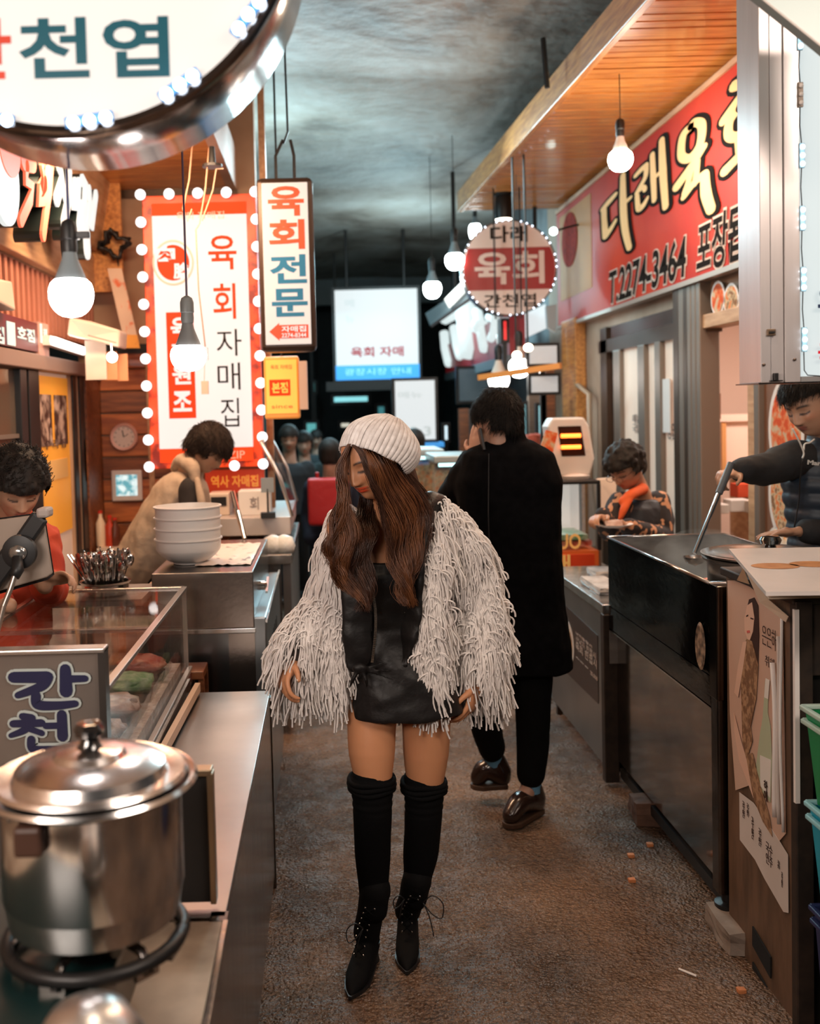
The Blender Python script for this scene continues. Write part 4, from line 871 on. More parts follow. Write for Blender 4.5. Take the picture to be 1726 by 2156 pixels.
# --- stove bench with the big pot
sb = thing('stove_bench', 'low bench topped with greasy steel and a gas ring at lower left', 'bench', (-.6,1.45,0))
PZ = .875; pc = W(205,2005,1.50); pc.z = PZ+.035
print('pot', pc)
xr_ = WZ(455,2000,PZ-.03).x
MB().box((-1.2,.85,.68),(-.213,1.885,.70)).build('bench_top', mat('greasy_steel', (.62,.50,.38), .45, .4, col2=(.30,.22,.16), vs=6, bump=.001, bs=30), sb, bevel=.003)
MB().box((-.225,.85,.40),(-.212,1.885,.702)).build('front_lip', mat('streaky_side_steel', (.50,.42,.36)), sb, bevel=.002)
MB().box((-1.2,.9,.0),(-.23,1.87,.68)).build('bench_body', steeld, sb)
tl = mat('dark_teal_enamel', (.006,.020,.020), .3)
MB().box((-.70,1.12,PZ-.035),(-.335,1.74,PZ-.012)).build('stove_tray', tl, sb, bevel=.004)
MB().box((-.68,1.15,.70),(-.35,1.72,PZ-.035)).build('stove_body', blackm, sb, bevel=.004)
ring = thing('gas_ring', 'black cast iron gas ring carrying the big pot', 'burner', (pc.x,pc.y,PZ-.012))
b = MB(); 
b.tube([(pc.x+.132*math.cos(t),pc.y+.132*math.sin(t),PZ+.012) for t in np.linspace(0,2*math.pi,33)], .011, 8)
b.build('ring', blackm, ring, smooth=True)
for k in range(6):
    t = k*math.pi/3+.3; MB().tube([(pc.x+.06*math.cos(t),pc.y+.06*math.sin(t),PZ+.024),(pc.x+.115*math.cos(t),pc.y+.115*math.sin(t),PZ+.022),(pc.x+.133*math.cos(t),pc.y+.133*math.sin(t),PZ-.005)], .008, 6).build('prong', steeld, ring, smooth=True)
MB().lathe([(.05,0),(.06,.02),(.045,.03),(0,.03)], (pc.x,pc.y,PZ-.012), 20).build('burner_head', blackm, ring)
for k in range(5):
    t = -2.4+k*.55; MB().box((-.02,-.004,0),(.02,.004,.03), Matrix.Translation((pc.x+.125*math.cos(t),pc.y+.125*math.sin(t),PZ-.012)) @ Matrix.Rotation(t+math.pi/2,4,'Z')).build('foot', steelp, ring)
# big pot (radius .142 body) with rim and lid
pt_ = thing('cooking_pot', 'large shiny steel pot with domed lid and black knob, out of focus', 'pot', pc)
r = .136; hh = W(200,1765,1.50-r).z-pc.z; print('pot h', hh)
hh = .215
MB().lathe([(r*.80,-.0),(r*.94,.012),(r*.985,.05),(r*.985,.052),(r,.055),(r,hh-.03),(r+.002,hh-.012),(r+.020,hh-.006),(r+.026,hh),(r+.022,hh+.006),(r+.008,hh+.003),(r-.006,hh-.008),(r-.008,.02),(0,.016)], pc, 64).build('pot_body', steelp, pt_, smooth='auto')
lid = MB().lathe([(r+.002,hh+.004),(r+.010,hh+.008),(r+.006,hh+.014),(r-.008,hh+.012),(r-.018,hh+.010),(r-.024,hh+.024),(r-.045,hh+.034),(.056,hh+.038),(.050,hh+.046),(.03,hh+.050),(.0,hh+.052)], pc, 64).build('lid', mat('mirror_lid', (.85,.80,.77), .20, 1.), pt_, smooth='auto')
MB().lathe([(.020,hh+.050),(.016,hh+.056),(.013,hh+.064),(.022,hh+.070),(.024,hh+.080),(.018,hh+.088),(0,hh+.090)], pc, 24).build('knob', mat('glossy_black', (.01,.009,.009), .12, coat=1), lid, smooth='auto')
for t in (2.55,):
    q = Vector((pc.x+(r+.02)*math.cos(t+1.2), pc.y-(r+.0), pc.z+hh-.03))
    MB().box((pc.x-.075,pc.y-r-.012,pc.z+hh-.055),(pc.x-.035,pc.y-r+.02,pc.z+hh-.012)).build('handle_bracket', mat('burnt_brown', (.06,.025,.015), .5), pt_, bevel=.006)
MB().tube([(pc.x-.12,pc.y-r+.05,pc.z+hh-.03),(pc.x-.17,pc.y-r-.02,pc.z+hh-.02),(pc.x-.20,pc.y-r+.05,pc.z+hh-.02)], .008, 8).build('handle', steelp, pt_, smooth=True)
# nearer steel lid at the bottom edge
nc = W(185,2118,1.13); nc.z -= .03
solo(MB().box((-.36,.93,.70),(-.14-.08,1.11,nc.z-.082)), 'low_block', steeld, 'dark steel block under the upturned bowl at the bottom left', 'block', bevel=.003)
nl = thing('steel_bowl', 'upturned shiny steel bowl at the very bottom left corner', 'bowl', nc)
MB().lathe([(.085,-.08),(.083,-.06),(.066,-.01),(.045,.022),(.02,.036),(0,.038)], nc, 36).build('bowl_shell', mat('dull_bowl_steel', (.80,.79,.78), .30, 1.), nl, smooth='auto')
MB().tube([(nc.x+.085*math.cos(t),nc.y+.085*math.sin(t),nc.z-.08) for t in np.linspace(0,2*math.pi,33)], .004, 6).build('rim', steelp, nl, smooth=True)

# --- bowl cabinet: x -.68..-.30, y 3.75..4.67, top 1.075
bx0, bx1, by0, by1, bz1_ = -.675, -.29, 3.75, 4.70, 1.075
bc_ = thing('steel_cabinet', 'waist high stainless cabinet carrying the stacked white bowls', 'cabinet', (-.49,4.2,0))
st2 = mat('brown_reflecting_steel', (.36,.31,.28), .24, 1., col2=(.27,.235,.21), vs=4, bump=.0005, bs=40)
MB().box((bx0,by0,.86),(bx1,by1,bz1_)).build('hood', st2, bc_, bevel=.004)
MB().box((bx0+.04,by0+.015,.10),(bx1-.10,by0+.03,.86)).build('front_panel', mat('blue_grey_steel', (.24,.26,.27), .25, 1.), bc_)
MB().box((bx1-.10,by0-.0,.08),(bx1,by0+.02,.84)).build('front_stile', st2, bc_)
MB().box((bx0-.0,by0-.006,.842),(bx1+.005,by0+.03,.86)).build('lower_lip', steelp, bc_, bevel=.002)
MB().box((bx0,by0,.0),(bx0+.04,by0+.02,.84)).build('front_stile', st2, bc_)
sp_ = MB().box((bx1-.005,by0,.06),(bx1+.045,by1+.1,.90)).build('side_panel', mat('grey_blue_side', (.33,.35,.36), .3, .9, col2=(.26,.28,.29), vs=3), bc_, bevel=.006)
for k in range(7):
    y = by0+.18+.085*k; MB().box((bx1+.040,y,.58),(bx1+.047,y+.018,.76)).build('louvre_slot', sl0, sp_)
MB().bar((bx1+.046,by0,.885),(bx1+.046,by1+.1,.905),.008,.012).build('edge_trim', steelp, sp_)
kn = MB().lathe([(.02,0),(.02,.02),(.012,.03),(0,.03)], (0,0,0), 16, Matrix.Translation((bx1+.0,by0+.35,.96)) @ Matrix.Rotation(math.pi/2,4,'Y')).build('gas_tap', steelp, bc_)
MB().bar((bx1+.03,by0+.30,.94),(bx1+.03,by0+.42,.98),.01,.01).build('tap_lever', steelp, bc_)
MB().box((bx0-.05,by0+.1,.98),(bx0,by0+.5,1.0)).build('side_shelf', woodl, bc_)
# wooden stool seen under the cabinet
stl = thing('wooden_block', 'small dark wooden stool in front of the steel cabinet', 'stool', (-.47,3.58,.5))
a = W(388,1480,3.62); c_ = W(432,1405,3.62)
MB().box((a.x,3.56,c_.z-.03),(c_.x,3.70,c_.z)).build('seat', woodd, stl, bevel=.004)
for x in (a.x+.01,c_.x-.02):
    for y in (3.57,3.68): MB().box((x,y,0),(x+.02,y+.02,c_.z-.03)).build('leg', woodd, stl)
# stacked bowls
bwl = mat('white_melamine', (.74,.70,.67), .35)
bc0 = W(397,1150,4.0); bc0.z = bz1_
br = .132
def bowl(z, label, bottom):
    t = thing('white_bowl', label, 'bowl', (bc0.x,bc0.y,z), 'stack of white bowls')
    MB().lathe([(.062,0),(.064,.006),(.085,.014),(.112,.034),(br-.006,.052),(br-.002,.060),(br-.002,.094),(br+.005,.098),(br+.005,.102),(br-.004,.103),(br-.009,.062),(.105,.036),(.06,.012),(0,.010)], (bc0.x,bc0.y,z), 56).build('bowl_shell', bwl, t, smooth='auto')
for k, s in enumerate(('bottom white bowl of the stack on the steel cabinet','second white bowl from the bottom of the stack','third white bowl, second from the top of the stack','topmost white bowl with its open rim showing')):
    bowl(bz1_+.002+.043*k, s, k==0)
# silver leaf patterned cloth
sc = thing('printed_cloth', 'crumpled pale cloth with leaf print beside the bowls', 'cloth', (bx1-.12,4.05,bz1_))
b = MB(); random.seed(4); G = 12; V = []
for j in range(G+1):
    for i in range(G+1):
        V.append((bx1-.24+.22*i/G, 3.90+.62*j/G, bz1_+.004+.012*abs(mnoise.noise((i*.5,j*.35,2)))))
b.add(V, [(j*(G+1)+i,j*(G+1)+i+1,(j+1)*(G+1)+i+1,(j+1)*(G+1)+i) for j in range(G) for i in range(G)])
b.build('cloth_sheet', mat('leaf_print_cloth', (.80,.68,.60), .4, col2=(.22,.19,.17), vs=20, lo=.6, hi=.66), sc, smooth=True)

# --- cutlery holder on a small shelf behind the glass case
hc = W(222,1228,3.72); hc.z = 1.03
sh = MB().box((-1.35,3.62,.98),(-.69,3.95,1.005)).box((-1.33,3.64,0),(-1.29,3.90,.98)).box((-.76,3.66,0),(-.72,3.90,.98))
solo(sh, 'side_table', mat('grey_laminate', (.30,.25,.22), .4), 'narrow table behind the glass case holding the cutlery pot', 'table')
hz = W(222,1235,3.72).z
ch = thing('cutlery_holder', 'round polished steel pot crammed with spoons and chopsticks', 'holder', (hc.x,hc.y,1.006))
MB().lathe([(.075,0),(.078,.005),(.088,.01),(.088,.045),(.094,.05),(.096,.055),(.086,.053),(.084,.012),(0,.01)], (hc.x,hc.y,1.006), 40).build('pot', steelp, ch, smooth='auto')
random.seed(21)
spm = mat('spoon_steel', (.50,.47,.45), .16, 1.)
def spoon(p, tilt, az, L):
    d = Vector((math.sin(tilt)*math.cos(az), math.sin(tilt)*math.sin(az), math.cos(tilt))); p = Vector(p); q = p+d*L
    b = MB(); b.tube([p, q-d*.045], .0032, 5, flat=.6)
    M = (d.to_track_quat('Z','X').to_matrix().to_4x4()) @ Matrix.Rotation(random.uniform(0,6.3),4,'Z')
    b.ball(q-d*.02, (.019,.006,.028), 10, 6, M); return b
def chop(p, tilt, az, L):
    d = Vector((math.sin(tilt)*math.cos(az), math.sin(tilt)*math.sin(az), math.cos(tilt))); p = Vector(p); b = MB()
    b.tube([p, p+d*L], .0034, 5, flat=.8); return b
n = 0
for k in range(110):
    a_ = random.uniform(0,6.283); rr = .078*math.sqrt(random.random()); tilt = rr/.078*random.uniform(.05,.42); p = (hc.x+rr*math.cos(a_)*.8, hc.y+rr*math.sin(a_)*.8, 1.02)
    if k%2 == 0: o = spoon(p, tilt, a_, random.uniform(.115,.155)).build('spoon', spm, None, smooth='auto'); L_ = 'steel spoon standing in the crammed round cutlery pot'; g = 'spoons in the cutlery pot'; ct = 'spoon'
    else: o = chop(p, tilt, a_, random.uniform(.12,.165)).build('chopstick', spm, None, smooth='auto'); L_ = 'steel chopstick standing in the crammed round cutlery pot'; g = 'chopsticks in the cutlery pot'; ct = 'chopstick'
    V = [v.co.copy() for v in o.data.vertices]; base = Vector(p)
    for v in o.data.vertices: v.co -= base
    o.location = base; tag(o, L_, ct, g)
for dx in (0,.012):
    p = Vector((hc.x-.05+dx,hc.y-.02,1.03)); o = MB().tube([p, W(142+dx*600,1168,3.70)], .004, 6).build('chopstick', spm, None)
    for v in o.data.vertices: v.co -= p
    o.location = p; tag(o, 'long steel chopstick leaning far left out of the pot, %s of the pair' % ('right' if dx else 'left'), 'chopstick', 'leaning chopsticks')

# --- tablet on a gooseneck clamp (seen from behind)
tb = thing('tablet', 'grey backed tablet held upright in front of the seated seller', 'tablet', W(50,1230,2.75))
def TP(x,y,d=2.75): return W(x,y,d)
q = [TP(-60,1102),TP(90,1082),TP(110,1208),TP(98,1216),TP(-60,1262)]
MB().prism(q,(0.0,.012,0)).build('case_back', mat('grey_tablet_case', (.34,.27,.22), .5, .3), tb, bevel=.004)
MB().prism([TP(-60,1098,2.77),TP(93,1078,2.77),TP(114,1210,2.77),TP(100,1221,2.77),TP(-60,1268,2.77)],(0,.004,0)).build('screen', mat('tablet_glass', (.01,.01,.012), .1), tb)
cl = thing('tablet_clamp', 'black tablet clamp on a bent metal gooseneck', 'clamp', TP(30,1165,2.72))
MB().bar(TP(26,1172,2.725),TP(86,1086,2.725),.050,.02,up=(0,1,0)).build('clamp_arm', blackp, cl, bevel=.008)
MB().bar(TP(26,1165,2.725),TP(-30,1240,2.725),.060,.02,up=(0,1,0)).build('clamp_arm', blackp, cl, bevel=.008)
c = TP(90,1080,2.72); MB().box((c.x-.017,c.y-.01,c.z-.014),(c.x+.017,c.y+.05,c.z+.014)).build('grip_tip', mat('grey_rubber', (.40,.34,.31), .5), cl, bevel=.008)
c = TP(42,1162,2.70)
MB().lathe([(.048,0),(.046,-.012),(.030,-.016),(0,-.016)], (0,0,0), 28, Matrix.Translation(c) @ Matrix.Rotation(-math.pi/2,4,'X')).build('ball_housing', blackp, cl, smooth='auto')
MB().ball(c+Vector((0,-.02,0)), (.026,.012,.022), 14, 8).build('locking_nut', mat('shiny_grey_nut', (.35,.35,.34), .15, .8), cl, smooth=True)
MB().tube([c+Vector((0,-.025,-.01)), TP(38,1200,2.66), TP(30,1215,2.65)], [.014,.016,.014], 10).build('socket', blackp, cl, smooth=True)
gp = [TP(31,1212,2.65),TP(22,1240,2.64),TP(8,1275,2.63),TP(-6,1330,2.62),TP(-12,1345,2.62)]
rad = []; PT = []
for i in range(60):
    t = i/59*(len(gp)-1.001); k = int(t); PT.append(gp[k].lerp(gp[k+1], t-k)); rad.append(.0085 if i%2 else .0070)
MB().tube(PT, rad, 8).build('gooseneck', mat('gooseneck_steel', (.55,.48,.42), .3, .9), cl, smooth=True)

# --- far left stall: steel counters, glass frames, wrapped bundles
fs = thing('far_steel_counter', 'stainless stall counter with a glass guard beyond the bowls', 'counter', (-.45,5.9,0))
fz = W(560,1160,5.2).z
MB().box((-.58,5.05,fz-.05),(-.19,6.5,fz)).build('worktop', mat('bright_wet_steel', (.72,.70,.68)), fs, bevel=.004)
MB().box((-.24,5.1,0.05),(-.20,6.5,fz-.05)).build('side_panel', mat('matte_steel_panel', (.42,.40,.385)), fs)
MB().box((-.58,5.1,.05),(-.25,5.12,fz-.05)).build('front_panel', steel, fs)
z1 = W(560,1085,5.6).z
MB().box((-.75,5.5,z1-.10),(-.21,6.5,z1)).build('upper_tier', mat('pale_tier', (.62,.54,.50), .35, .4), fs, bevel=.004)
for y in (5.5,6.45):
    MB().tube([(-.2,y,z1),(-.26,y,z1+.22),(-.36,y,z1+.42)], .010, 8).build('guard_post', alu, fs, smooth=True)
MB().prism([(-.2,5.5,z1),(-.36,5.5,z1+.42),(-.36,6.45,z1+.42),(-.2,6.45,z1)],(.005,0,.002)).build('guard_pane', glass, fs)
MB().tube([(-.36,5.5,z1+.42),(-.36,6.45,z1+.42)], .009, 8).build('guard_rail', woodl, fs)
lp = thing('price_tag_stand', 'small black card stand on the far steel counter', 'stand', (-.33,5.48,z1))
MB().box((-.37,5.44,z1),(-.29,5.5,z1+.03)).build('base', blackp, lp)
MB().tube([(-.33,5.47,z1+.03),(-.33,5.47,z1+.16)], .006, 6).build('stem', blackp, lp)
MB().box((-.365,5.465,z1+.14),(-.295,5.475,z1+.22)).build('card', mat('grey_card', (.25,.28,.30), .4), lp)
for k, (x, y_, s) in enumerate(((575,1152,'left'),(598,1148,'right'))):
    c = W(x,y_,5.15); c.z = fz
    solo(MB().lathe([(.05,0),(.06,.03),(.045,.075),(.01,.09),(0,.085)], c, 16), 'wrapped_bundle', mat('white_wrap', (.80,.80,.78), .3, bump=.01, bs=20), '%s white plastic wrapped bundle on the far steel counter'%s, 'bundle', smooth=True)
tg = thing('steel_tongs', 'long steel tongs leaning behind the bowls', 'tongs', W(515,1138,4.75))
MB().tube([W(488,1035,4.9),W(495,1070,4.87),W(515,1135,4.75)], .009, 6, flat=.5).build('tong_arm', spm, tg)
MB().tube([W(492,1033,4.9),W(503,1075,4.87),W(517,1133,4.75)], .007, 6, flat=.5).build('tong_arm', spm, tg)
# white box and dark box under the red sign
a = W(500,1078,5.55); c_ = W(566,1035,5.55)
t = thing('white_carton', 'white printed carton beneath the small red sign', 'box', (a.x,5.55,z1))
MB().box((a.x,5.62,z1),(c_.x,5.8,c_.z)).build('carton', paper, t, bevel=.003)
text('회', ((a.x+c_.x)/2,5.618,(z1+c_.z)/2), X_, Z_, .05, .07, mat('grey_print', (.30,.24,.22), .5), t)
a = W(437,1078,5.6); c_ = W(480,1040,5.6)
t = thing('card_machine', 'small cream and black card machine behind the vest wearer', 'machine', (a.x,5.65,z1))
MB().box((a.x,5.65,z1),(c_.x,5.85,c_.z)).build('housing', cream, t, bevel=.006)
MB().box((a.x+.015,5.645,c_.z-.07),(c_.x-.015,5.652,c_.z-.02)).build('display', blackp, t)
# hanging things by the end wall: bottles on the side table
for k, (x, m, s) in enumerate(((213,mat('sauce_bottle_white', (.80,.62,.45), .3),'white sauce bottle on the ledge below the clock'),(232,mat('sauce_bottle_red', (.50,.05,.02), .3),'red sauce bottle on the ledge below the clock'),(243,mat('sauce_bottle_brown', (.12,.03,.015), .3),'brown sauce bottle on the ledge, right of the red one'))):
    c = W(x,1140,6.3); c.z = .85
    t = thing('sauce_bottle', s, 'bottle', c, 'sauce bottles on the ledge'); hgt = W(x,[1075,1085,1090][k],6.3).z-.85
    MB().lathe([(.028,0),(.030,.01),(.030,hgt*.65),(.012,hgt*.82),(.012,hgt*.92),(0,hgt*.92)], c, 16).build('bottle_body', m, t, smooth='auto')
    MB().lathe([(.014,hgt*.92),(.014,hgt),(0,hgt)], c, 12).build('cap', red, t)
solo(MB().box((LX+.05,6.2,.82),(-.95,6.5,.85)).box((LX+.07,6.25,0),(LX+.11,6.45,.82)).box((-1.0,6.25,0),(-.96,6.45,.82)), 'ledge_table', cream, 'cream ledge against the plank wall below the clock', 'table')
cl_ = thing('wall_clock', 'round white wall clock with pink rim on the plank wall', 'clock', W(262,920,LY-.04))
c = W(262,920,LY-.035); Rm = Matrix.Translation(c) @ Matrix.Rotation(math.pi/2,4,'X')
MB().lathe([(0,0),(.088,0),(.092,.02),(.085,.035),(.072,.03),(.070,.02),(0,.02)], (0,0,0), 36, Rm).build('case', mat('pink_rim', (.72,.42,.36), .35), cl_, smooth='auto')
MB().lathe([(0,.021),(.070,.021),(.070,.024),(0,.024)], (0,0,0), 36, Rm).build('dial', mat('dial', (.70,.60,.55), .4), cl_)
for dx, dz in ((.03,.02),(-.008,.045)): MB().bar(c+Vector((0,-.027,0)), c+Vector((dx,-.027,dz)), .006,.003).build('hand', blackp, cl_)
for k in range(12):
    t = k*math.pi/6; MB().box((-.002,-.001,.055),(.002,.001,.064), Matrix.Translation(c+Vector((0,-.026,0))) @ Matrix.Rotation(t,4,'Y')).build('tick', blackp, cl_)
a = W(226,1060,6.4); c_ = W(289,992,6.4)
pf = thing('white_screen', 'white framed small screen with blue picture on the plank wall', 'screen', a)
MB().box((a.x,LY-.06,a.z),(c_.x,LY-.035,c_.z)).build('bezel', white, pf, bevel=.008)
MB().box((a.x+.03,LY-.062,a.z+.035),(c_.x-.03,LY-.058,c_.z-.03)).build('display', mat('blue_picture', (.10,.35,.42), .2, col2=(.65,.85,.88), vs=22, lo=.42, hi=.6, emit='base', es=.9), pf)
# ================================================================== SIGNS AND LAMPS
def bulb(px, py_base, py_bot, D, wpx, cord_top, label, cord=blackm, strength=22, col=(1,.93,.90), capc=None, sock=None, group='hanging LED bulbs', toggle=False, name='pendant_bulb', top_z=None):
    """LED bulb: glowing globe, grey cone, socket and cord hanging from above"""
    c = W(px, (py_base+py_bot)/2, D); r = wpx/2*D/2100; k = r/.04
    t = thing(name, label, 'light bulb', c, group)
    hgt = (py_bot-py_base)*D/2100
    zb0 = c.z-hgt/2
    prof = [(0,zb0)]
    for a in np.linspace(.25,1.0,7): prof.append((r*math.sin(a*math.pi/2)**.9, zb0+hgt*.62*(1-math.cos(a*math.pi/2))))
    prof += [(r*.98,zb0+hgt*.75),(r*.90,zb0+hgt*.90),(r*.72,zb0+hgt)]
    prof = [(a, b-c.z) for a, b in prof]
    MB().lathe(prof, c, 28).build('globe', mat('glowing_globe_%d'%strength, (1,1,1), .4, emit=col, es=strength), t, smooth='auto')
    zt_ = hgt/2; q = .055*k*.9
    cm = capc or mat('bulb_grey_cone', (.20,.24,.26), .5)
    MB().lathe([(r*.72,zt_),(r*.60,zt_+q*.25),(r*.36,zt_+q*.75),(r*.30,zt_+q)], c, 24).build('cone', cm, t, smooth='auto')
    sm = sock or blackp
    MB().lathe([(r*.33,zt_+q),(r*.36,zt_+q+.01*k),(r*.34,zt_+q+.022*k),(r*.38,zt_+q+.024*k),(r*.38,zt_+q+.045*k),(r*.30,zt_+q+.055*k),(.004*k,zt_+q+.060*k)], c, 20).build('socket', sm, t, smooth='auto')
    if toggle: MB().box((c.x+r*.3,c.y-.005,c.z+zt_+q+.025*k),(c.x+r*.95,c.y+.005,c.z+zt_+q+.037*k)).build('switch', blackp, t, bevel=.002)
    tz = top_z if top_z else W(px, cord_top, D).z
    MB().tube([(c.x,c.y,c.z+zt_+q+.05*k),(c.x+.001,c.y,(c.z+tz)/2),(c.x,c.y,tz)], .0028, 6).build('cord', cord, t)
    return t
bulb(150, 590, 668, 1.95, 92, 0, 'large LED bulb in a black switch socket at left, nearest the round sign', cord=mat('blue_cord', (.02,.03,.16), .5), toggle=True, top_z=3.9, strength=40)
bulb(397, 728, 783, 2.55, 76, 0, 'grey socket LED bulb hanging in front of the tall bulb-edged sign', sock=mat('grey_socket', (.13,.14,.14), .5), capc=mat('dark_grey_cone', (.12,.125,.125), .5), cord=mat('purple_black_cord', (.03,.01,.04), .5), top_z=3.9, strength=40)
bulb(1306, 320, 361, 5.7, 50, 240, 'LED bulb hanging from the wooden canopy before the red banner', top_z=CZ, capc=white, strength=210, col=(1,.86,.70))
bulb(1093, 757, 796, 8.1, 44, 700, 'warm bulb, right one of the pair above the man in black', top_z=CZ, capc=cream, strength=22, col=(1,.90,.82))
bulb(1050, 786, 822, 9.0, 44, 700, 'warm bulb directly above the head of the man in black', top_z=CZ, capc=cream, strength=22, col=(1,.90,.82))
for (x, y, D, w_, s, tz) in ((910,612,9.4,38,'furthest left glowing bulb of the far cluster beside the lit screen',3.95),(957,552,8.6,40,'bright far bulb left of the round red and white sign',3.95),(1000,490,10.5,26,'small far bulb above and left of the round red and white sign',3.95)):
    bulb(x, y-17, y+17, D, w_, 0, s, top_z=4.06, strength=26, col=(.85,1,1), group='far LED bulbs')
# black cylinder lamp over the round sign
c = W(1060,462,8.8); t = thing('spot_lamp', 'black cylindrical spot lamp hanging from the canopy above the round sign', 'lamp', c)
zt_ = W(1057,405,8.8).z
MB().lathe([(.075,0),(.08,.06),(.075,zt_-c.z-.05),(.05,zt_-c.z)], c, 20).build('housing', blackm, t, smooth='auto')
MB().lathe([(0,-.02),(.07,0),(.074,.01)], c, 20).build('lens', mat('lamp_glow_w', (1,1,1), .4, emit=(1,.86,.7), es=14), t, smooth=True)
MB().tube([(c.x,c.y,zt_),(c.x,c.y,CZ)], .012, 6).build('stem', blackm, t)
MB().lathe([(.085,0),(.085,.02),(0,.02)], (c.x,c.y,CZ-.02), 20).build('ceiling_plate', blackm, t)
for k, (x, y, s) in enumerate(((1088,748,'left'),(1112,732,'right'))):
    c = W(x,y,7.4); t = thing('spot_lamp', 'small warm %s spot lamp of the pair over the far right stall'%s, 'lamp', c, 'far warm spot lamps')
    MB().ball(c, (.035,.02,.03), 14, 8).build('lens', mat('lamp_glow_warm', (1,1,1), .4, emit=(1,.72,.48), es=16), t, smooth=True)
    MB().tube([c+Vector((0,.02,.02)), (c.x,c.y+.05,CZ)], .008, 6).build('stem', blackm, t)

# --- big round light box sign, upper left
D0 = 1.6; c = W(130,-222,D0); R0 = 490*D0/2100
rg = thing('round_light_box', 'huge round illuminated steel rimmed sign at the upper left', 'sign', c)
Rx = Matrix.Rotation(math.pi/2,4,'X')
def disc(prof, dy, n=96): return MB().lathe(prof, (0,0,0), n, Matrix.Translation(c+Vector((0,dy,0))) @ Rx, cap=False)
# after rotation +z of the profile points to -y (towards the photographer)
disc([(0,0),(R0-.012,0),(R0-.012,.004),(0,.004)], .004).build('lit_face', mat('lit_cream_face', (.22,.21,.20), .5, emit=(1,.91,.83), es=.80), rg)
disc([(R0-.014,.004),(R0-.012,.014),(R0-.002,.016),(R0+.004,.010),(R0+.006,-.003),(R0+.006,-.205),(R0+.001,-.212),(R0-.02,-.212)], .0, 128).build('steel_rim', mat('dull_chrome', (.46,.41,.39), .17, 1., col2=(.20,.17,.16), vs=5, bump=.001, bs=9), rg, smooth='auto')
disc([(0,-.20),(R0,-.20),(R0,-.208),(0,-.208)], .0, 96).build('back_plate', steeld, rg)
teal = mat('teal_letter', (.002,.085,.125), .4); redl = mat('red_letter', (.60,.05,.02), .4)
def onY(body, x0, y0, x1, y1, D, m, parent, bold=.0, lift=0., depth=.002, keep=False):
    pa = W(x0,(y0+y1)/2,D); pb = W(x1,(y0+y1)/2,D); pt2 = W((x0+x1)/2,y0,D); pq = W((x0+x1)/2,y1,D)
    q = (pa+pb)/2; q.z = (pt2.z+pq.z)/2; q.y = D
    return text(body, q, X_, Z_, pb.x-pa.x, pt2.z-pq.z, m, parent, bold=bold, lift=lift, depth=depth)
onY('천', 40,38,187,165, D0-.001, teal, rg, bold=.022); onY('엽', 217,36,356,163, D0-.001, teal, rg, bold=.022); onY('간', -118,40,24,168, D0-.001, redl, rg, bold=.022)
bled = mat('blue_white_led', (1,1,1), .3, emit=(.62,.80,1), es=7)
for k, grp in enumerate((((545,3),(522,30),(502,60)),((405,160),(378,178),(350,198)),((222,247),(188,254),(154,258)),((14,253),(-20,250),(-52,244)),((590,-75),(600,-110),(607,-145)))):
    pa = W(grp[0][0],grp[0][1],D0-.012); pb = W(grp[2][0],grp[2][1],D0-.012)
    m_ = MB().bar(pa+(pa-pb)*.25, pb+(pb-pa)*.25, .018, .008, up=(0,1,0)).build('led_strip', mat('blue_led_body', (.05,.16,.32), .4, emit=(.1,.3,.7), es=.5), rg, bevel=.002)
    for (x, y) in grp: MB().ball(W(x,y,D0-.018), .0098, 12, 8).build('led', bled, m_, smooth=True)
for x in (-.15,.15): MB().tube([c+Vector((x,.1,R0-.02)), (c.x+x,c.y+.1,4.0)], .008, 6).build('hanger', steel, rg)

# --- tall sign edged with bulbs
TD = 5.75
ts = thing('bulb_edged_sign', 'tall lit white menu sign framed in red with round bulbs', 'sign', W(440,985,TD))
def rectY(x0,y0,x1,y1,D): 
    pa = W(x0,(y0+y1)/2,D); pb = W(x1,(y0+y1)/2,D); pt2 = W((x0+x1)/2,y0,D); pq = W((x0+x1)/2,y1,D); return pa.x, pb.x, pq.z, pt2.z
xa,xb_,za,zb_ = rectY(308,410,546,985,TD)
redm = mat('lit_red_frame', (.75,.06,.01), .4, col2=(.20,.012,.004), vs=9, lo=.5, hi=.62, emit='base', es=.35)
redf = mat('lit_red_band', (.5,.04,.01), .6, emit=(1,.07,.012), es=.62, spec=.1)
MB().box((xa-.0,TD,za),(xb_,TD+.14,zb_)).build('sign_box', redm, ts, bevel=.004)
fw = .055
MB().box((xa+fw,TD-.008,zb_-.115),(xb_-fw,TD,zb_-.045)).build('red_band', redf, ts)
MB().box((xa+fw,TD-.008,za+.035),(xb_-fw,TD,za+.115)).build('red_band', redf, ts)
lit = mat('lit_white_panel', (.22,.21,.20), .5, emit=(1,.94,.91), es=.74)
MB().box((xa+fw,TD-.008,za+.115),(xb_-fw,TD,zb_-.115)).build('lit_panel', lit, ts)
orr = mat('lit_orange_letter', (.55,.04,.01), .6, emit=(.9,.07,.01), es=.35, spec=.1); blk = mat('brush_black', (.02,.012,.008), .8, spec=.05)
redblk = mat('lit_red_block', (.5,.03,.01), .6, emit=(1,.055,.008), es=.6, spec=.1)
def onT(x0,y0,x1,y1):  # local coordinates on the sign: follows the sign's own axes
    return (x0,y0,x1,y1)
def tsign_text(body,u0,v0,u1,v1,m,bold=0.,lift=0.,keep=False):
    """u right 0..1, v down 0..1 on the whole sign box"""
    x0 = xa+(xb_-xa)*u0; x1 = xa+(xb_-xa)*u1; z1_ = zb_-(zb_-za)*v0; z0_ = zb_-(zb_-za)*v1
    return text(body, ((x0+x1)/2,TD-.009,(z0_+z1_)/2), X_, Z_, x1-x0, z1_-z0_, m, ts, bold=bold, lift=lift)
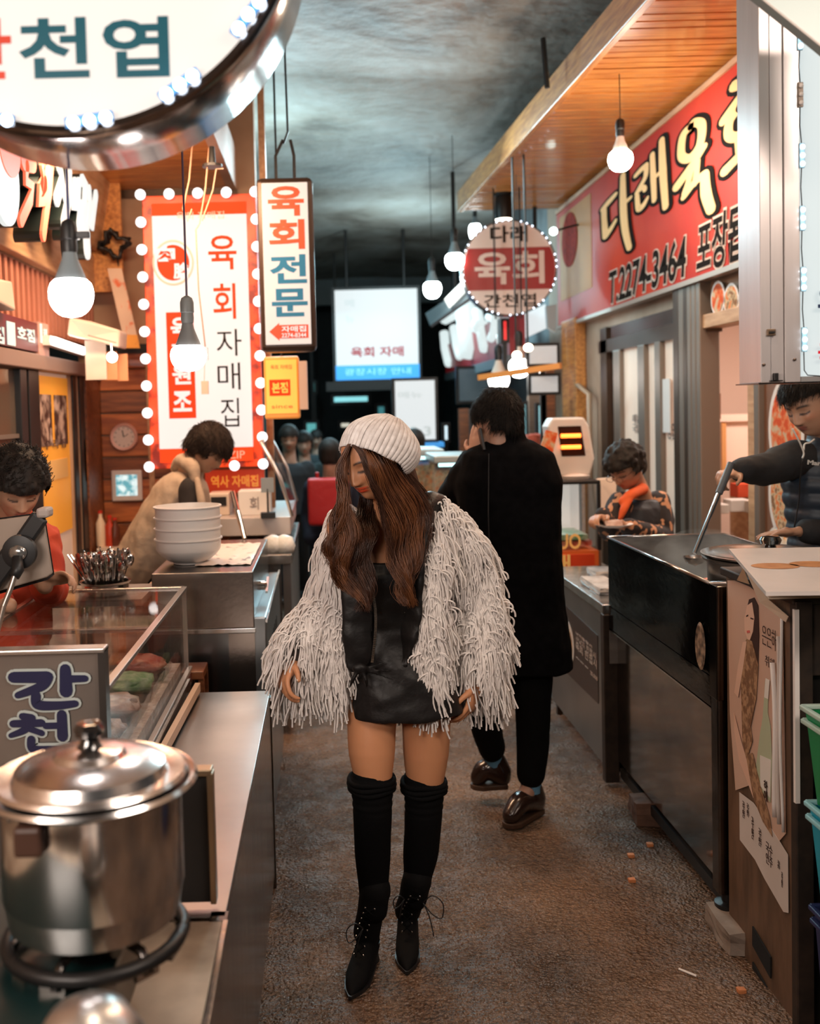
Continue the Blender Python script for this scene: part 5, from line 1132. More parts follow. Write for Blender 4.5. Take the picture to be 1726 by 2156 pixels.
tsign_text('육회 자매집', .30,.062,.72,.090, mat('band_letter', (.9,.35,.25), .4, emit=(1,.4,.3), es=.5))
tsign_text('육',.57,.150,.82,.275,orr,.012); tsign_text('회',.60,.325,.80,.455,orr,.012)
tsign_text('자',.62,.492,.84,.590,blk,-.004); tsign_text('매',.62,.615,.82,.715,blk,-.004); tsign_text('집',.64,.745,.80,.850,blk,-.004)
tsign_text('MAEZIP',.50,.940,.84,.968, mat('band_letter', (.9,.35,.25)))
def trect(u0,v0,u1,v1,dy,m,name,bev=0): return MB().box((xa+(xb_-xa)*u0,TD-.008-dy,zb_-(zb_-za)*v1),(xa+(xb_-xa)*u1,TD-.008,zb_-(zb_-za)*v0)).build(name,m,ts,bevel=bev)
trect(.18,.425,.42,.815,.004,redblk,'red_block',.02)
for s, v0, v1 in (('육',.445,.52),('회',.535,.60),('원',.615,.69),('조',.715,.79)): tsign_text(s,.22,v0,.385,v1,lit,.03,lift=.005)
c = Vector((xa+(xb_-xa)*.26,TD-.010,zb_-(zb_-za)*.245)); Rr = Matrix.Translation(c) @ Rx
MB().lathe([(.107,0),(.107,.004),(.118,.004),(.118,0)], (0,0,0), 36, Rr, sx=1.0, sy=1.1, cap=False).build('seal_outline', mat('pale_outline', (.6,.4,.35), .4), ts)
MB().lathe([(0,0),(.092,0),(.092,.004),(0,.004)], (0,0,0), 36, Rr, sx=1.0, sy=1.1).build('seal_disc', redblk, ts)
tsign_text('肉',.10,.185,.28,.240,lit,.04,lift=.006); tsign_text('膾',.26,.245,.40,.305,lit,.03,lift=.006)
gl = mat('marquee_bulb_glow', (.3,.3,.3), .4, emit=(1,.93,.90), es=1.9)
kk = 0; H_ = zb_-za
pos = [(xa+.0+(xb_-xa)*i/4, zb_-.0) for i in range(5)] + [(xa-.002, zb_-H_*(j/10.0)*.99) for j in range(1,11)] + [(xb_+.002, zb_-H_*(j/10.0)*.99) for j in range(1,11)] + [(xa+(xb_-xa)*.75, za+.01),(xa+(xb_-xa)*.5, za+.01),(xa+(xb_-xa)*.25, za+.01)]
for x, z in pos:
    h_ = MB().lathe([(.016,0),(.016,.03),(.012,.035)], (0,0,0), 12, Matrix.Translation((x,TD+.01,z)) @ Rx).build('bulb_holder', red, ts)
    MB().ball((x,TD-.045,z), .030, 14, 10).build('bulb', gl, h_, smooth=True)
MB().box((xa+.1,TD+.14,zb_-.2),(xb_-.1,LY-.001,zb_-.12)).build('bracket', steel, ts)
# red name board under it
xa2,xb2,za2,zb2_ = rectY(432,988,556,1038,5.9)
nb = thing('red_name_board', 'low red and yellow lettered board below the bulb-edged sign', 'sign', (xa2,5.9,za2))
MB().box((xa2,5.9,za2),(xb2,5.95,zb2_)).build('board', mat('dim_red_board', (.60,.06,.02), .4, emit=(.7,.05,.01), es=.25), nb, bevel=.003)
text('역사 자매집', ((xa2+xb2)/2,5.898,(za2+zb2_)/2), X_, Z_, (xb2-xa2)*.8, (zb2_-za2)*.5, mat('amber_letter', (.9,.42,.08), .4, emit=(1,.42,.05), es=.35), nb, bold=.02)
MB().box((xa2,5.88,zb2_),(xb2+.05,6.2,zb2_+.05)).build('top_shelf', woodd, nb)
MB().box((xa2+.02,5.95,za2-.5),(xa2+.05,6.0,za2)).box((xb2-.05,5.95,za2-.5),(xb2-.02,6.0,za2)).build('stand', woodd, nb)

# --- vertical light box 육회전문
VD = 5.1; xa,xb3,za3,zb3 = rectY(544,372,662,740,VD)
vs_ = thing('vertical_light_box', 'narrow vertical light box sign with red and blue lettering and red arrow', 'sign', ((xa+xb3)/2,VD,za3))
MB().box((xa-.0,VD,za3),(xb3,VD+.13,zb3)).build('case', mat('dark_bronze_case', (.05,.03,.022), .35, .5), vs_, bevel=.025)
MB().box((xa+.026,VD-.006,za3+.035),(xb3-.026,VD,zb3-.03)).build('lit_panel', mat('lit_cream_panel', (.22,.21,.20), .5, emit=(1,.86,.79), es=.66), vs_, bevel=.006)
def vt(body,u0,v0,u1,v1,m,bold=.03): 
    w_ = xb3-xa; h_ = zb3-za3
    text(body, (xa+w_*(u0+u1)/2, VD-.0065, zb3-h_*(v0+v1)/2), X_, Z_, w_*(u1-u0), h_*(v1-v0), m, vs_, bold=bold)
rl = mat('red_sign_letter', (.62,.06,.02), .4, emit=(.6,.05,.01), es=.2); bl = mat('blue_sign_letter', (.01,.13,.26), .4, emit=(.01,.12,.25), es=.15)
vt('육',.20,.055,.84,.225,rl); vt('회',.20,.245,.84,.415,rl); vt('전',.20,.445,.86,.61,bl); vt('문',.22,.64,.86,.80,bl)
w_ = xb3-xa; h_ = zb3-za3
A_ = lambda u, v: (xa+w_*u, VD-.0066, zb3-h_*v)
MB().prism([A_(.16,.885),A_(.34,.835),A_(.34,.848),A_(.86,.848),A_(.86,.925),A_(.34,.925),A_(.34,.938)],(0,-.002,0)).build('arrow', rl, vs_)
text('자매집', (xa+w_*.60,VD-.009,zb3-h_*.872), X_, Z_, w_*.44, h_*.034, lit, vs_, bold=.02); text('2274-8344', (xa+w_*.60,VD-.009,zb3-h_*.908), X_, Z_, w_*.44, h_*.025, lit, vs_, bold=.01)
for u in (.35,.68):
    MB().tube([(xa+w_*u,VD+.06,zb3),(xa+w_*u,VD+.06,zb3+.12),(xa+w_*(u*.4+.35),VD+.06,zb3+.20)], .008, 6).build('hook', blackm, vs_)
MB().tube([(xa+w_*.5,VD+.06,zb3+.18),(xa+w_*.58,VD+.06,zb3+.24),(xa+w_*.55,VD+.06,4.0)], .006, 6).build('hanging_rod', blackm, vs_)
# --- orange light box under it
OD = 5.6; xa4,xb4,za4,zb4 = rectY(556,750,630,882,OD)
ob_ = thing('orange_light_box', 'small glowing orange light box below the vertical sign', 'sign', ((xa4+xb4)/2,OD,za4))
og = mat('lit_orange', (.9,.40,.06), .4, emit=(1,.38,.06), es=.75)
MB().box((xa4,OD,za4),(xb4,OD+.12,zb4)).build('case', mat('orange_case', (.75,.30,.06), .4, emit=(.8,.28,.04), es=.3), ob_, bevel=.012)
MB().box((xa4+.012,OD-.005,za4+.03),(xb4-.012,OD,zb4-.02)).build('lit_panel', og, ob_)
hz_ = (za4+zb4)/2; MB().box((xa4+.03,OD-.008,hz_-.045),(xb4-.05,OD-.005,hz_+.045)).build('red_block', redblk, ob_)
text('본점', ((xa4+xb4)/2-.01,OD-.009,hz_), X_, Z_, (xb4-xa4)*.45, .06, og, ob_, bold=.03)
text('육회 자매집', ((xa4+xb4)/2,OD-.006,zb4-.06), X_, Z_, (xb4-xa4)*.6, .025, mat('orange_print', (.65,.15,.02), .4), ob_)
text('since', ((xa4+xb4)/2,OD-.006,za4+.07), X_, Z_, (xb4-xa4)*.6, .02, mat('orange_print', (.65,.15,.02), .4), ob_)
MB().box((xb4,OD-.01,za4+.05),(xb4+.045,OD+.11,zb4-.03)).build('side_glow', mat('pale_side', (.7,.5,.4), .4), ob_)
MB().tube([(xa4+.1,OD+.06,zb4),(xa4+.1,OD+.06,3.98)], .006, 6).build('hanging_rod', blackm, ob_)
solo(MB().box((-.36,6.05,0),(-.32,6.11,3.98)), 'timber_post', woodl, 'slim pale timber post carrying the orange light box', 'post')

# --- channel letters on the left fascia (glowing acrylic over black returns)
NX = LX+.26
ng = mat('white_neon_face', (.22,.21,.20), .5, emit=(.93,1,.98), es=.8); nr = mat('coral_face', (.85,.20,.12), .4, emit=(1,.17,.08), es=.7); nk = mat('black_return', (.012,.02,.02), .4)
cs = thing('channel_letter_sign', 'glowing white and coral channel letters on black backs over the left shop', 'sign', WX(120,430,NX))
def stroX(pts, w, m, name, X=NX, th=.05, back=True):
    P = [WX(x,y,X) for x,y in pts]
    L = []; R = []
    for i, p in enumerate(P):
        t = (P[min(i+1,len(P)-1)]-P[max(i-1,0)]).normalized(); q = Vector((0,-t.z,t.y)); L.append(p+q*w/2); R.append(p-q*w/2)
    def end(p, t, s): return [p+Vector((0,-t.z,t.y))*s*w/2*math.cos(a)+t*w/2*math.sin(a) for a in np.linspace(0,math.pi,7)[1:-1]]
    t1 = (P[-1]-P[-2]).normalized(); t0 = (P[0]-P[1]).normalized()
    ring_ = L+end(P[-1],t1,1)+R[::-1]+end(P[0],t0,1)
    f_ = MB().prism(ring_, (-.012,0,0)).build(name, m, cs)
    if back: MB().prism([p+Vector((-.012,0,0)) for p in ring_], (-.12,0,0)).build('black_return', nk, f_)
# roundel at the far left, then coral and white strokes
c = WX(2,372,NX); MB().lathe([(0,0),(.19,0),(.19,.02),(0,.02)], (0,0,0), 40, Matrix.Translation(c) @ Matrix.Rotation(math.pi/2,4,'Y'), sx=1.0, sy=.9).build('roundel', ng, cs)
MB().lathe([(0,.02),(.15,.02),(.15,.025),(0,.025)], (0,0,0), 40, Matrix.Translation(c+Vector((0,.05,.13))) @ Matrix.Rotation(math.pi/2,4,'Y'), sx=.8, sy=.9).build('roundel_mark', nr, cs)
for pts, w, m in (([(52,335),(70,340)],.10,nr),([(58,350),(57,382),(70,392),(66,420),(46,465)],.055,nr),([(92,345),(97,380),(94,420),(84,425),(88,400),(96,385)],.07,nr),([(110,340),(106,400),(98,455),(93,495)],.06,nr),
                  ([(128,352),(134,380),(122,420)],.07,ng),([(134,388),(144,430)],.06,ng),([(148,356),(147,420),(137,468)],.07,ng),([(160,385),(158,440),(166,435),(168,385)],.06,ng),([(176,380),(182,384),(180,440),(174,480)],.07,ng),([(172,430),(166,495)],.05,ng),([(190,400),(192,430),(186,470),(196,475),(200,440),(204,410)],.06,ng),([(184,490),(186,525)],.11,ng)):
    stroX(pts, w, m, 'letter_stroke')
# store number board
ix = LX+.05
sb2 = thing('store_number_board', 'maroon store number board with pale blue figures at the left edge', 'sign', WX(50,735,ix))
pa = WX(-120,640,ix); zA = WX(50,672,ix).z; zB = WX(50,736,ix).z
MB().box((ix-.04,pa.y,zB),(ix,WX(79,700,ix).y,zA)).build('board', mat('maroon_board', (.13,.008,.015), .35), sb2, bevel=.003)
pb = mat('pale_blue_letter', (.55,.75,.78), .4, emit=(.5,.75,.78), es=.35)
onL('1', 14,678,31,727, pb, sb2, X=ix+.001, bold=.02); onL('호점', 36,690,72,718, pb, sb2, X=ix+.001, bold=.03); onL('점', -18,686,8,722, pb, sb2, X=ix+.001, bold=.03)
MB().box((ix-.04,WX(80,700,ix).y,zB-.01),(ix,WX(102,700,ix).y,zA+.01)).build('pink_tab', mat('pink_tab', (.55,.30,.25), .4), sb2)
onL('1', 84,682,88,722, pb, sb2, X=ix+.001, bold=.0); onL('호점', 91,692,98,714, pb, sb2, X=ix+.001, bold=.01)
t = thing('plastic_hood', 'cream plastic hood on the slats at the far left edge', 'hood', WX(14,620,ix+.05))
q = [WX(-30,582,ix+.06),WX(26,592,ix+.06),WX(34,655,ix+.06),WX(-30,622,ix+.06)]
MB().prism(q,(-.09,0,0)).build('hood_shell', cream, t, bevel=.01)
# tube light
tl_ = thing('tube_light', 'short glowing white tube light above the yellow poster', 'light', WX(145,728,ix+.02))
pa, pb_ = WX(110,716,ix+.05), WX(181,740,ix+.05)
MB().bar(pa,pb_,.05,.035).build('diffuser', mat('tube_glow', (1,1,1), .4, emit=(1,.92,.85), es=6), tl_, bevel=.012)
MB().bar(pa+Vector((-.03,0,.0)),pb_+Vector((-.03,0,.0)),.04,.05).build('housing', white, tl_)
# cream rounded unit and hanging papers
au = thing('wall_unit', 'cream rounded box unit mounted over the hanging papers', 'unit', W(195,730,5.6))
q = [W(145,668,5.5),W(190,676,5.55),W(252,695,5.6),W(250,732,5.6),W(180,712,5.55),W(140,706,5.5)]
MB().prism(q,(0,.22,0)).build('unit_shell', cream, au, bevel=.012)
MB().bar(W(185,706,5.49),W(245,722,5.55),.006,.006).build('edge_line', galv, au)
hp_ = [(181,716,222,800,'white'),(224,740,246,800,'orange'),(248,745,268,802,'orange')]
for k, (x0,y0,x1,y1,cn) in enumerate(hp_):
    a = W(x0,y1,5.65+.05*k); c_ = W(x1,y0,5.65+.05*k)
    solo(MB().box((a.x,a.y,a.z),(c_.x,a.y+.008,c_.z)), 'hanging_paper', cream if k==0 else mat('orange_paper', (.72,.30,.14), .6, emit=(.6,.2,.08), es=.12), ['wide cream paper hanging under the cream wall unit','narrow orange paper hanging right of the cream paper','narrow orange paper hanging nearest the tall sign'][k], 'paper')
solo(MB().ball(W(236,752,5.5),(.03,.02,.03),12,8).tube([W(236,752,5.5),W(234,725,5.56)],.003,5), 'small_lamp', mat('lamp_glow_w', (1,1,1)), 'small bright lamp among the hanging papers', 'lamp', smooth=True)
pbn = thing('patterned_banner', 'narrow hanging paper banner with orange marks beside the tan wall', 'banner', W(255,730,6.2))
for i in range(6):
    y0 = 565+28*i; x0 = 226+6.5*i; a = W(x0,y0+28,6.2); c_ = W(x0+34,y0,6.2)
    MB().prism([W(x0,y0,6.2),W(x0+30,y0,6.2),W(x0+36,y0+28,6.2),W(x0+6,y0+28,6.2)],(0,.01,0)).build('banner_strip', mat('banner_print' if i<5 else 'banner_orange', (.66,.48,.36) if i<5 else (.80,.36,.06), .6, col2=(.70,.16,.06) if i<5 else (.6,.25,.04), vs=9, lo=.55, hi=.62), pbn)
cb = thing('black_cable_coil', 'tangled black cable coil on the tan wall below the fascia', 'cable', W(240,515,6.3))
random.seed(9); b = MB(); pts = []
for i in range(70):
    a = i*.42; rr = .075+.03*math.sin(i*1.7); pts.append(W(240,515,6.3)+Vector((rr*math.cos(a), .03*math.sin(i*.9), rr*.9*math.sin(a))))
MB().tube(pts, .012, 6).build('coil', blackp, cb, smooth=True)
MB().tube([W(248,545,6.35),W(252,600,6.4),W(254,660,6.4)], .005, 6).build('loose_end', blackp, cb)
# thin wires looping over the tall sign
for k, P in enumerate((((405,300),(398,380),(385,440),(395,466),(404,440)),((440,310),(432,400),(420,470),(412,484),(418,610),(432,730)),((470,355),(455,356),(448,400),(425,465)))):
    solo(MB().tube([W(x,y,5.0) for x,y in P], .0035, 5), 'loose_wire', mat('copper_wire', (.40,.22,.14), .5), ['short looped wire hanging above the tall sign','long thin wire with an end plug hanging before the tall sign','thin wire running from the black ceiling hook'][k], 'wire')
solo(MB().box(tuple(W(425,758,5.0)),tuple(W(437,732,5.0)+Vector((0,.02,0)))), 'wire_plug', steel, 'small grey plug at the end of the long wire', 'plug')
a, c_ = W(424,830,5.0), W(438,802,5.0)
t = solo(MB().box((a.x,a.y,a.z),(c_.x,a.y+.02,c_.z)).tube([(a.x+.015,a.y+.01,c_.z),W(431,757,5.01)],.002,5), 'switch_tag', cream, 'small beige tag hanging before the tall sign', 'tag')
solo(MB().lathe([(.05,0),(.05,.012),(.018,.02),(.014,.10)], W(447,352,5.0), 16), 'ceiling_hook', blackm, 'black mushroom shaped hook under the wooden soffit', 'hook')

# --- round hanging sign 다래 육회
RD = 8.6; c = W(1072,564,RD); R1 = 97*RD/2100
rs_ = thing('round_hanging_sign', 'round cream and red hanging sign edged with tiny lights', 'sign', c)
def disc2(prof, m, name, sx=1, sy=1): return MB().lathe(prof, (0,0,0), 72, Matrix.Translation(c) @ Rx, sx=sx, sy=sy, cap=False).build(name, m, rs_, smooth='auto')
crf = mat('cream_sign_face', (.62,.47,.40), .4, emit=(.6,.45,.38), es=.22)
disc2([(0,0),(R1,0),(R1,.004),(0,.004)], crf, 'face')
disc2([(R1,.006),(R1+.012,.006),(R1+.012,-.13),(R1-.01,-.13)], mat('dark_rim', (.06,.05,.05), .3, .6), 'rim')
disc2([(0,-.12),(R1,-.12),(R1,-.13),(0,-.13)], crf, 'back_face')
hb = R1*.45; wbx = math.sqrt(R1*R1-hb*hb)
arc = [(c.x+math.sqrt(R1*R1-z*z)*.985, c.y-.005, c.z+z-R1*.02) for z in np.linspace(-hb,hb,9)]+[(c.x-math.sqrt(R1*R1-z*z)*.985, c.y-.005, c.z+z-R1*.02) for z in np.linspace(hb,-hb,9)]
MB().prism(arc,(0,-.003,0)).build('red_band', mat('dark_red_band', (.26,.01,.01), .4, emit=(.3,.01,.01), es=.2), rs_)
text('다래', (c.x-.0,c.y-.006,c.z+R1*.72), X_, Z_, R1*.80, R1*.36, blk, rs_, bold=.02)
text('육회', (c.x,c.y-.010,c.z-R1*.0), X_, Z_, R1*1.5, R1*.70, crf, rs_, bold=.022)
text('간천엽', (c.x-.0,c.y-.006,c.z-R1*.70), X_, Z_, R1*1.12, R1*.28, blk, rs_, bold=.01)
for k in range(48):
    if k%4 == 3: continue
    a_ = k*2*math.pi/48; MB().ball((c.x+(R1+.006)*math.cos(a_),c.y-.012,c.z+(R1+.006)*math.sin(a_)), .0058, 8, 6).build('rim_light', mat('rim_light_glow', (1,1,1), .4, emit=(.7,.82,1), es=6), rs_)
for x in (-.13,.09):
    MB().tube([(c.x+x,c.y-.03,c.z-R1*1.1),(c.x+x,c.y-.03,CZ)], .007, 6).build('hanging_rod', blackm, rs_)
# spotlight washing the banner
t = thing('banner_spotlight', 'small greenish white spotlight shining up the banner', 'lamp', WX(1165,487,RX-.35))
cc = WX(1165,487,RX-.30)
MB().ball(cc, .035, 12, 8).build('lens', mat('spot_green_glow', (1,1,1), .4, emit=(.75,1,.93), es=5), t, smooth=True)
MB().tube([cc, cc+Vector((.2,0,.05)), (RX-.05,cc.y,cc.z+.05)], .01, 6).build('arm', blackm, t)
sd = bpy.data.lights.new('banner_spot', 'SPOT'); sd.energy = .5; sd.spot_size = 1.0; sd.spot_blend = .8; sd.color = (.8,1,.95); sd.shadow_soft_size = .04
so_ = bpy.data.objects.new('banner_spot', sd); COL.objects.link(so_); so_.location = cc+Vector((-.03,-.06,.02)); so_.rotation_euler = (Vector((RX-.05,cc.y-1.6,cc.z+.55))-so_.location).to_track_quat('-Z','Y').to_euler()
# hanging rod at the ceiling, upper right
solo(MB().tube([W(1143,80,6),W(1147,130,6),W(1152,185,6)], .016, 6), 'ceiling_rod', blackm, 'short black rod hanging from the ceiling near the canopy edge', 'rod')

# ================================================================== THE FAR END
def lit_board(name, label, x0,y0,x1,y1, D, m, th=.15, post=False):
    a = W(x0,(y0+y1)/2,D).x; c_ = W(x1,(y0+y1)/2,D).x; z1_ = W((x0+x1)/2,y0,D).z; z0_ = W((x0+x1)/2,y1,D).z
    t = thing(name, label, 'sign', ((a+c_)/2,D,z0_)); MB().box((a,D,z0_),(c_,D+th,z1_)).build('case', blackm, t)
    if post: MB().box(((a+c_)/2-.02,D+.02,0),((a+c_)/2+.02,D+.06,z0_)).build('stand', blackm, t)
    e = .012*D/4; MB().box((a+e,D-.01,z0_+e),(c_-e,D,z1_-e)).build('lit_panel', m, t); return t,a,c_,z0_,z1_
fd = 13.0; wl = mat('cold_lit_panel', (.22,.21,.20), .5, emit=(.90,.96,.98), es=.74)
t,a,c_,z0_,z1_ = lit_board('lit_screen', 'large cold white lit screen with a blue foot strip at the alley end', 700,603,886,802, fd, wl)
H = z1_-z0_; Wd = c_-a
MB().box((a+.03,fd-.02,z0_+.02),(c_-.03,fd-.01,z0_+H*.17)).build('blue_strip', mat('blue_lit_strip', (.04,.25,.60), .4, emit=(.04,.25,.60), es=.9), t)
text('광장시장 안내', ((a+c_)/2,fd-.021,z0_+H*.10), X_, Z_, Wd*.75, H*.07, mat('pale_blue_dim', (.3,.6,.8), .4, emit=(.3,.65,.9), es=.7), t)
text('육회 자매', ((a+c_)/2,fd-.012,z0_+H*.31), X_, Z_, Wd*.6, H*.11, mat('dark_red_l', (.35,.02,.03), .4, emit=(.4,.02,.03), es=.3), t, bold=.03)
text('메', (a+Wd*.2,fd-.012,z0_+H*.83), X_, Z_, Wd*.10, H*.08, mat('faint_grey', (.45,.48,.48), .4, emit=(.5,.55,.55), es=.6), t); text('뉴', (a+Wd*.2,fd-.012,z0_+H*.66), X_, Z_, Wd*.10, H*.08, mat('faint_grey', (.45,.48,.48)), t)
MB().box((a-.1,fd-.04,z0_-.12),(c_+.1,fd+.2,z0_-.0)).build('lower_case', blackm, t)
for x in (a+.2,c_-.2): MB().tube([(x,fd+.07,z1_),(x,fd+.07,4.0)], .02, 6).build('hanger', blackm, t)
t,a,c_,z0_,z1_ = lit_board('lit_menu_board', 'smaller cold white lit menu board below the large screen', 826,795,922,932, 10.5, wl)
text('2:3', ((a+c_)/2+.05,10.48,z0_+.12), X_, Z_, .22, .10, mat('faint_grey', (.45,.48,.48)), t, bold=.02)
text('메뉴', ((a+c_)/2-.05,10.48,z1_-.18), X_, Z_, .25, .07, mat('faint_grey', (.45,.48,.48)), t)
MB().box((a,10.44,z0_-.05),(c_+.05,10.7,z0_)).build('blue_foot', mat('blue_lit_strip', (.04,.25,.60)), t)
MB().box((a+.05,10.55,0),(a+.12,10.62,z0_-.05)).box((c_-.12,10.55,0),(c_-.05,10.62,z0_-.05)).build('stand', steeld, t)
t,a,c_,z0_,z1_ = lit_board('teal_light_strip', 'blurred teal light strip at the dark alley end', 697,829,780,852, 15, mat('teal_glow', (.3,.8,.85), .4, emit=(.30,.80,.85), es=.9)); MB().tube([(a+.1,15.07,z1_),(a+.1,15.07,4.0)],.015,6).build('hanger', blackm, t)
# vague shop lights far away
random.seed(14); tg_ = mat('teal_window_glow', (.1,.4,.4), .4, emit=(.12,.45,.45), es=.8); wg = mat('pale_window_glow', (.7,.7,.6), .4, emit=(.75,.72,.6), es=.9)
for k, (x0,y0,x1,y1,D,m,s) in enumerate(((640,885,672,950,16,tg_,'dim teal shop window low at the alley end'),(655,800,668,830,17,tg_,'tiny teal lamp panel left of the lit screen'),(712,885,742,905,17,wg,'pale far shop lamp just above the white beanie'),(648,700,660,716,17,mat('green_white_dot', (.6,.9,.85), .4, emit=(.6,.95,.9), es=1.5),'small round far light beside the lit screen'),(760,940,800,1000,17.5,tg_,'dim teal doorway between beanie and menu board'),(790,850,815,900,17.5,mat('dim_teal', (.05,.2,.22), .4, emit=(.05,.22,.24), es=.8),'faint teal shutter at the alley end'))):
    t,a,c_,z0_,z1_ = lit_board('far_shop_light', s, x0,y0,x1,y1, D, m, .1, True)
# dark shop blocks on both sides at the back
lf = thing('left_far_shopfront', 'dark shuttered shopfront on the left beyond the orange light box', 'shopfront', (-1.2,10,0))
MB().box((-2.6,8.0,0),(-1.05,17.9,3.9)).build('front_wall', dark, lf)
MB().box((-1.05,9.0,2.2),(-.95,12.0,2.7)).build('signboard', mat('teal_dark_board', (.03,.10,.11), .4), lf)
for k in range(5): MB().box((-1.06,8.3+1.9*k,.3),(-1.03,9.7+1.9*k,2.0)).build('window', mat('teal_dim_window', (.02,.07,.075), .3, emit=(.04,.16,.17), es=.35), lf)
# right-hand far stalls: white channel letters, signs, boards
FX = 1.75
fl = thing('far_channel_letters', 'white glowing far letters on a dark red fascia right of the screen', 'sign', WX(990,690,FX))
pA, pB = WX(938,760,FX), WX(1072,700,FX)
MB().box((FX,pB.y,2.15),(FX+.15,pA.y,2.55)).build('red_fascia', mat('dark_red_fascia', (.20,.012,.015), .4, emit=(.3,.01,.015), es=.15), fl)
MB().box((FX-.02,pB.y,2.05),(FX+.2,pA.y,2.15)).build('lower_beam', mat('grey_beam', (.10,.11,.12), .5), fl)
wn = mat('far_white_neon', (.22,.21,.20), .5, emit=(.86,1,1), es=.8)
def stro(pts, w, X=FX-.03, parent=fl, m=wn, name='letter_stroke'):
    P = [WX(x,y,X) for x,y in pts]; V = []
    b = MB(); b.tube(P, [w*.30]*len(P), 8, flat=1.0); o = b.build(name, m, parent, smooth=True)
for pts, w in (([(935,700),(938,735),(945,765)],.22),([(938,670),(955,660)],.30),([(955,690),(962,730),(968,750)],.2),([(978,640),(984,690),(990,745)],.42),([(1004,655),(1012,690),(1020,735)],.2),([(1006,685),(1014,690)],.3),([(1030,668),(1044,672),(1040,700),(1034,712)],.16),([(1052,705),(1053,722)],.12)): stro(pts, w)
t,a,c_,z0_,z1_ = lit_board('red_blue_board', 'small red lit board beneath the round hanging sign', 1054,670,1072,722, 9.0, mat('red_lit', (.8,.05,.05), .4, emit=(.9,.03,.03), es=.7), .15, True)
t2 = thing('tilted_light_box', 'white angled light box just right of the far letters', 'sign', W(1125,670,9.4))
MB().tube([W(1120,650,9.4)+Vector((.05,.05,0)),(W(1120,650,9.4).x+.05,9.45,4.0)],.02,6).build('hanger',blackm,t2)
q = [W(1098,664,9.5),W(1148,640,9.0),W(1150,690,9.0),W(1103,712,9.5)]
MB().prism(q,(0.02,.10,0)).build('lit_panel', wl, t2)
MB().prism([W(1150,645,8.1),W(1172,640,8.1),W(1170,700,8.1),W(1153,690,8.1)],(0,.06,0)).build('end_case', mat('grey_case', (.30,.34,.36), .5), t2)
t3 = thing('far_awning', 'grey curved awning with white underside above the far stalls', 'awning', W(940,640,10))
q = [W(895,660,10.5),W(985,600,9.0),W(990,625,9.0),W(905,685,10.5)]
MB().tube([W(940,650,9.9)+Vector((.1,.1,0)),(W(940,650,9.9).x+.1,10.0,4.0)],.02,6).build('hanger',blackm,t3)
MB().prism(q,(.05,.3,0)).build('awning_panel', mat('awning_grey', (.30,.34,.36), .5), t3)
q = [W(935,630,9.6),W(980,585,9.0),W(984,612,9.0),W(945,650,9.6)]
MB().prism(q,(.0,-.02,0)).build('lit_panel', mat('soft_warm_panel', (.8,.75,.7), .4, emit=(.75,.72,.68), es=.7), t3)
bdm = mat('pale_blue_board', (.50,.55,.60), .4, col2=(.62,.66,.70), vs=3, emit=(.5,.56,.62), es=.3)
for k, (x0,y0,x1,y1,D,m,s) in enumerate(((1108,722,1178,772,7.8,bdm,'upper pale blue menu board at the far right stall'),(1112,786,1180,832,7.8,bdm,'lower pale blue menu board at the far right stall'),(960,770,1040,850,11.5,mat('grey_blue_board', (.16,.22,.26), .5, col2=(.26,.33,.38), vs=2),'grey blue panel of the far stall behind the bulbs'),(1100,845,1112,940,8.5,mat('teal_pane', (.30,.62,.70), .3, emit=(.3,.65,.72), es=.6),'narrow glowing teal pane right of the man in black'),(1128,848,1148,920,8.5,mat('teal_pane', (.30,.62,.70)),'wider glowing teal pane beside the heater'),(930,890,948,932,11,mat('white_blue_glow', (.7,.85,.9), .4, emit=(.7,.88,.95), es=1.0),'narrow white blue light between menu board and phone hand'))):
    t,a,c_,z0_,z1_ = lit_board('far_menu_board' if k<3 else 'far_light_panel', s, x0,y0,x1,y1, D, m, .06, True)
solo(MB().bar(W(1008,795,8.2),W(1180,770,7.6),.03,.045), 'orange_rail', mat('orange_rail', (.70,.25,.06), .4, emit=(.6,.18,.03), es=.15), 'thin orange timber rail crossing behind the warm bulbs', 'rail')
rf = thing('far_right_stall', 'far right stall with brown posts and siding behind the man in black', 'stall', (2.0,9.4,0))
for (x0,y0,x1,y1,D,m) in ((1116,830,1170,1000,8.9,mat('grey_brown_siding', (.22,.16,.12), .6, col2=(.16,.11,.08), vs=6, st=(1,1,14))),(1150,740,1166,830,8.8,woodd),(968,860,986,950,10.2,woodd),(1040,850,1100,940,10.0,mat('dim_stall_back', (.16,.13,.12), .6, col2=(.08,.07,.07), vs=4)),(985,860,1040,950,10.6,mat('dim_stall_back', (.16,.13,.12)))):
    a = W(x0,y1,D); c_ = W(x1,y0,D); MB().box((a.x,D,0),(c_.x,D+.08,c_.z)).build('stall_panel', m, rf)
jz = W(1130,945,8.2).z-.03
for k in range(14):
    r_ = .032+.008*(k%3); c = W(1112+8*(k%7), 944, 8.15+.2*(1-k//7)); c.z = jz+r_*1.6
    rock('stall_ornament', '%s jar on the jar counter, %s row, %s'%(['cream','dark green','red'][k%3],['back','front'][k//7],['leftmost','second from left','third from left','middle one','third from right','second from right','rightmost'][k%7]), (c.x-r_,c.y-r_,c.z-r_*1.6),(c.x+r_,c.y+r_,c.z+r_*1.6), 60+k, mat(['jar_cream','jar_green','jar_red'][k%3], [(.6,.5,.4),(.12,.22,.14),(.5,.10,.06)][k%3], .4), 'jar')
solo(MB().box((W(1105,960,8.2).x,8.1,0),(W(1170,960,8.2).x,8.5,W(1130,945,8.2).z-.03)), 'jar_counter', galv, 'grey counter carrying small jars at the far right', 'counter')
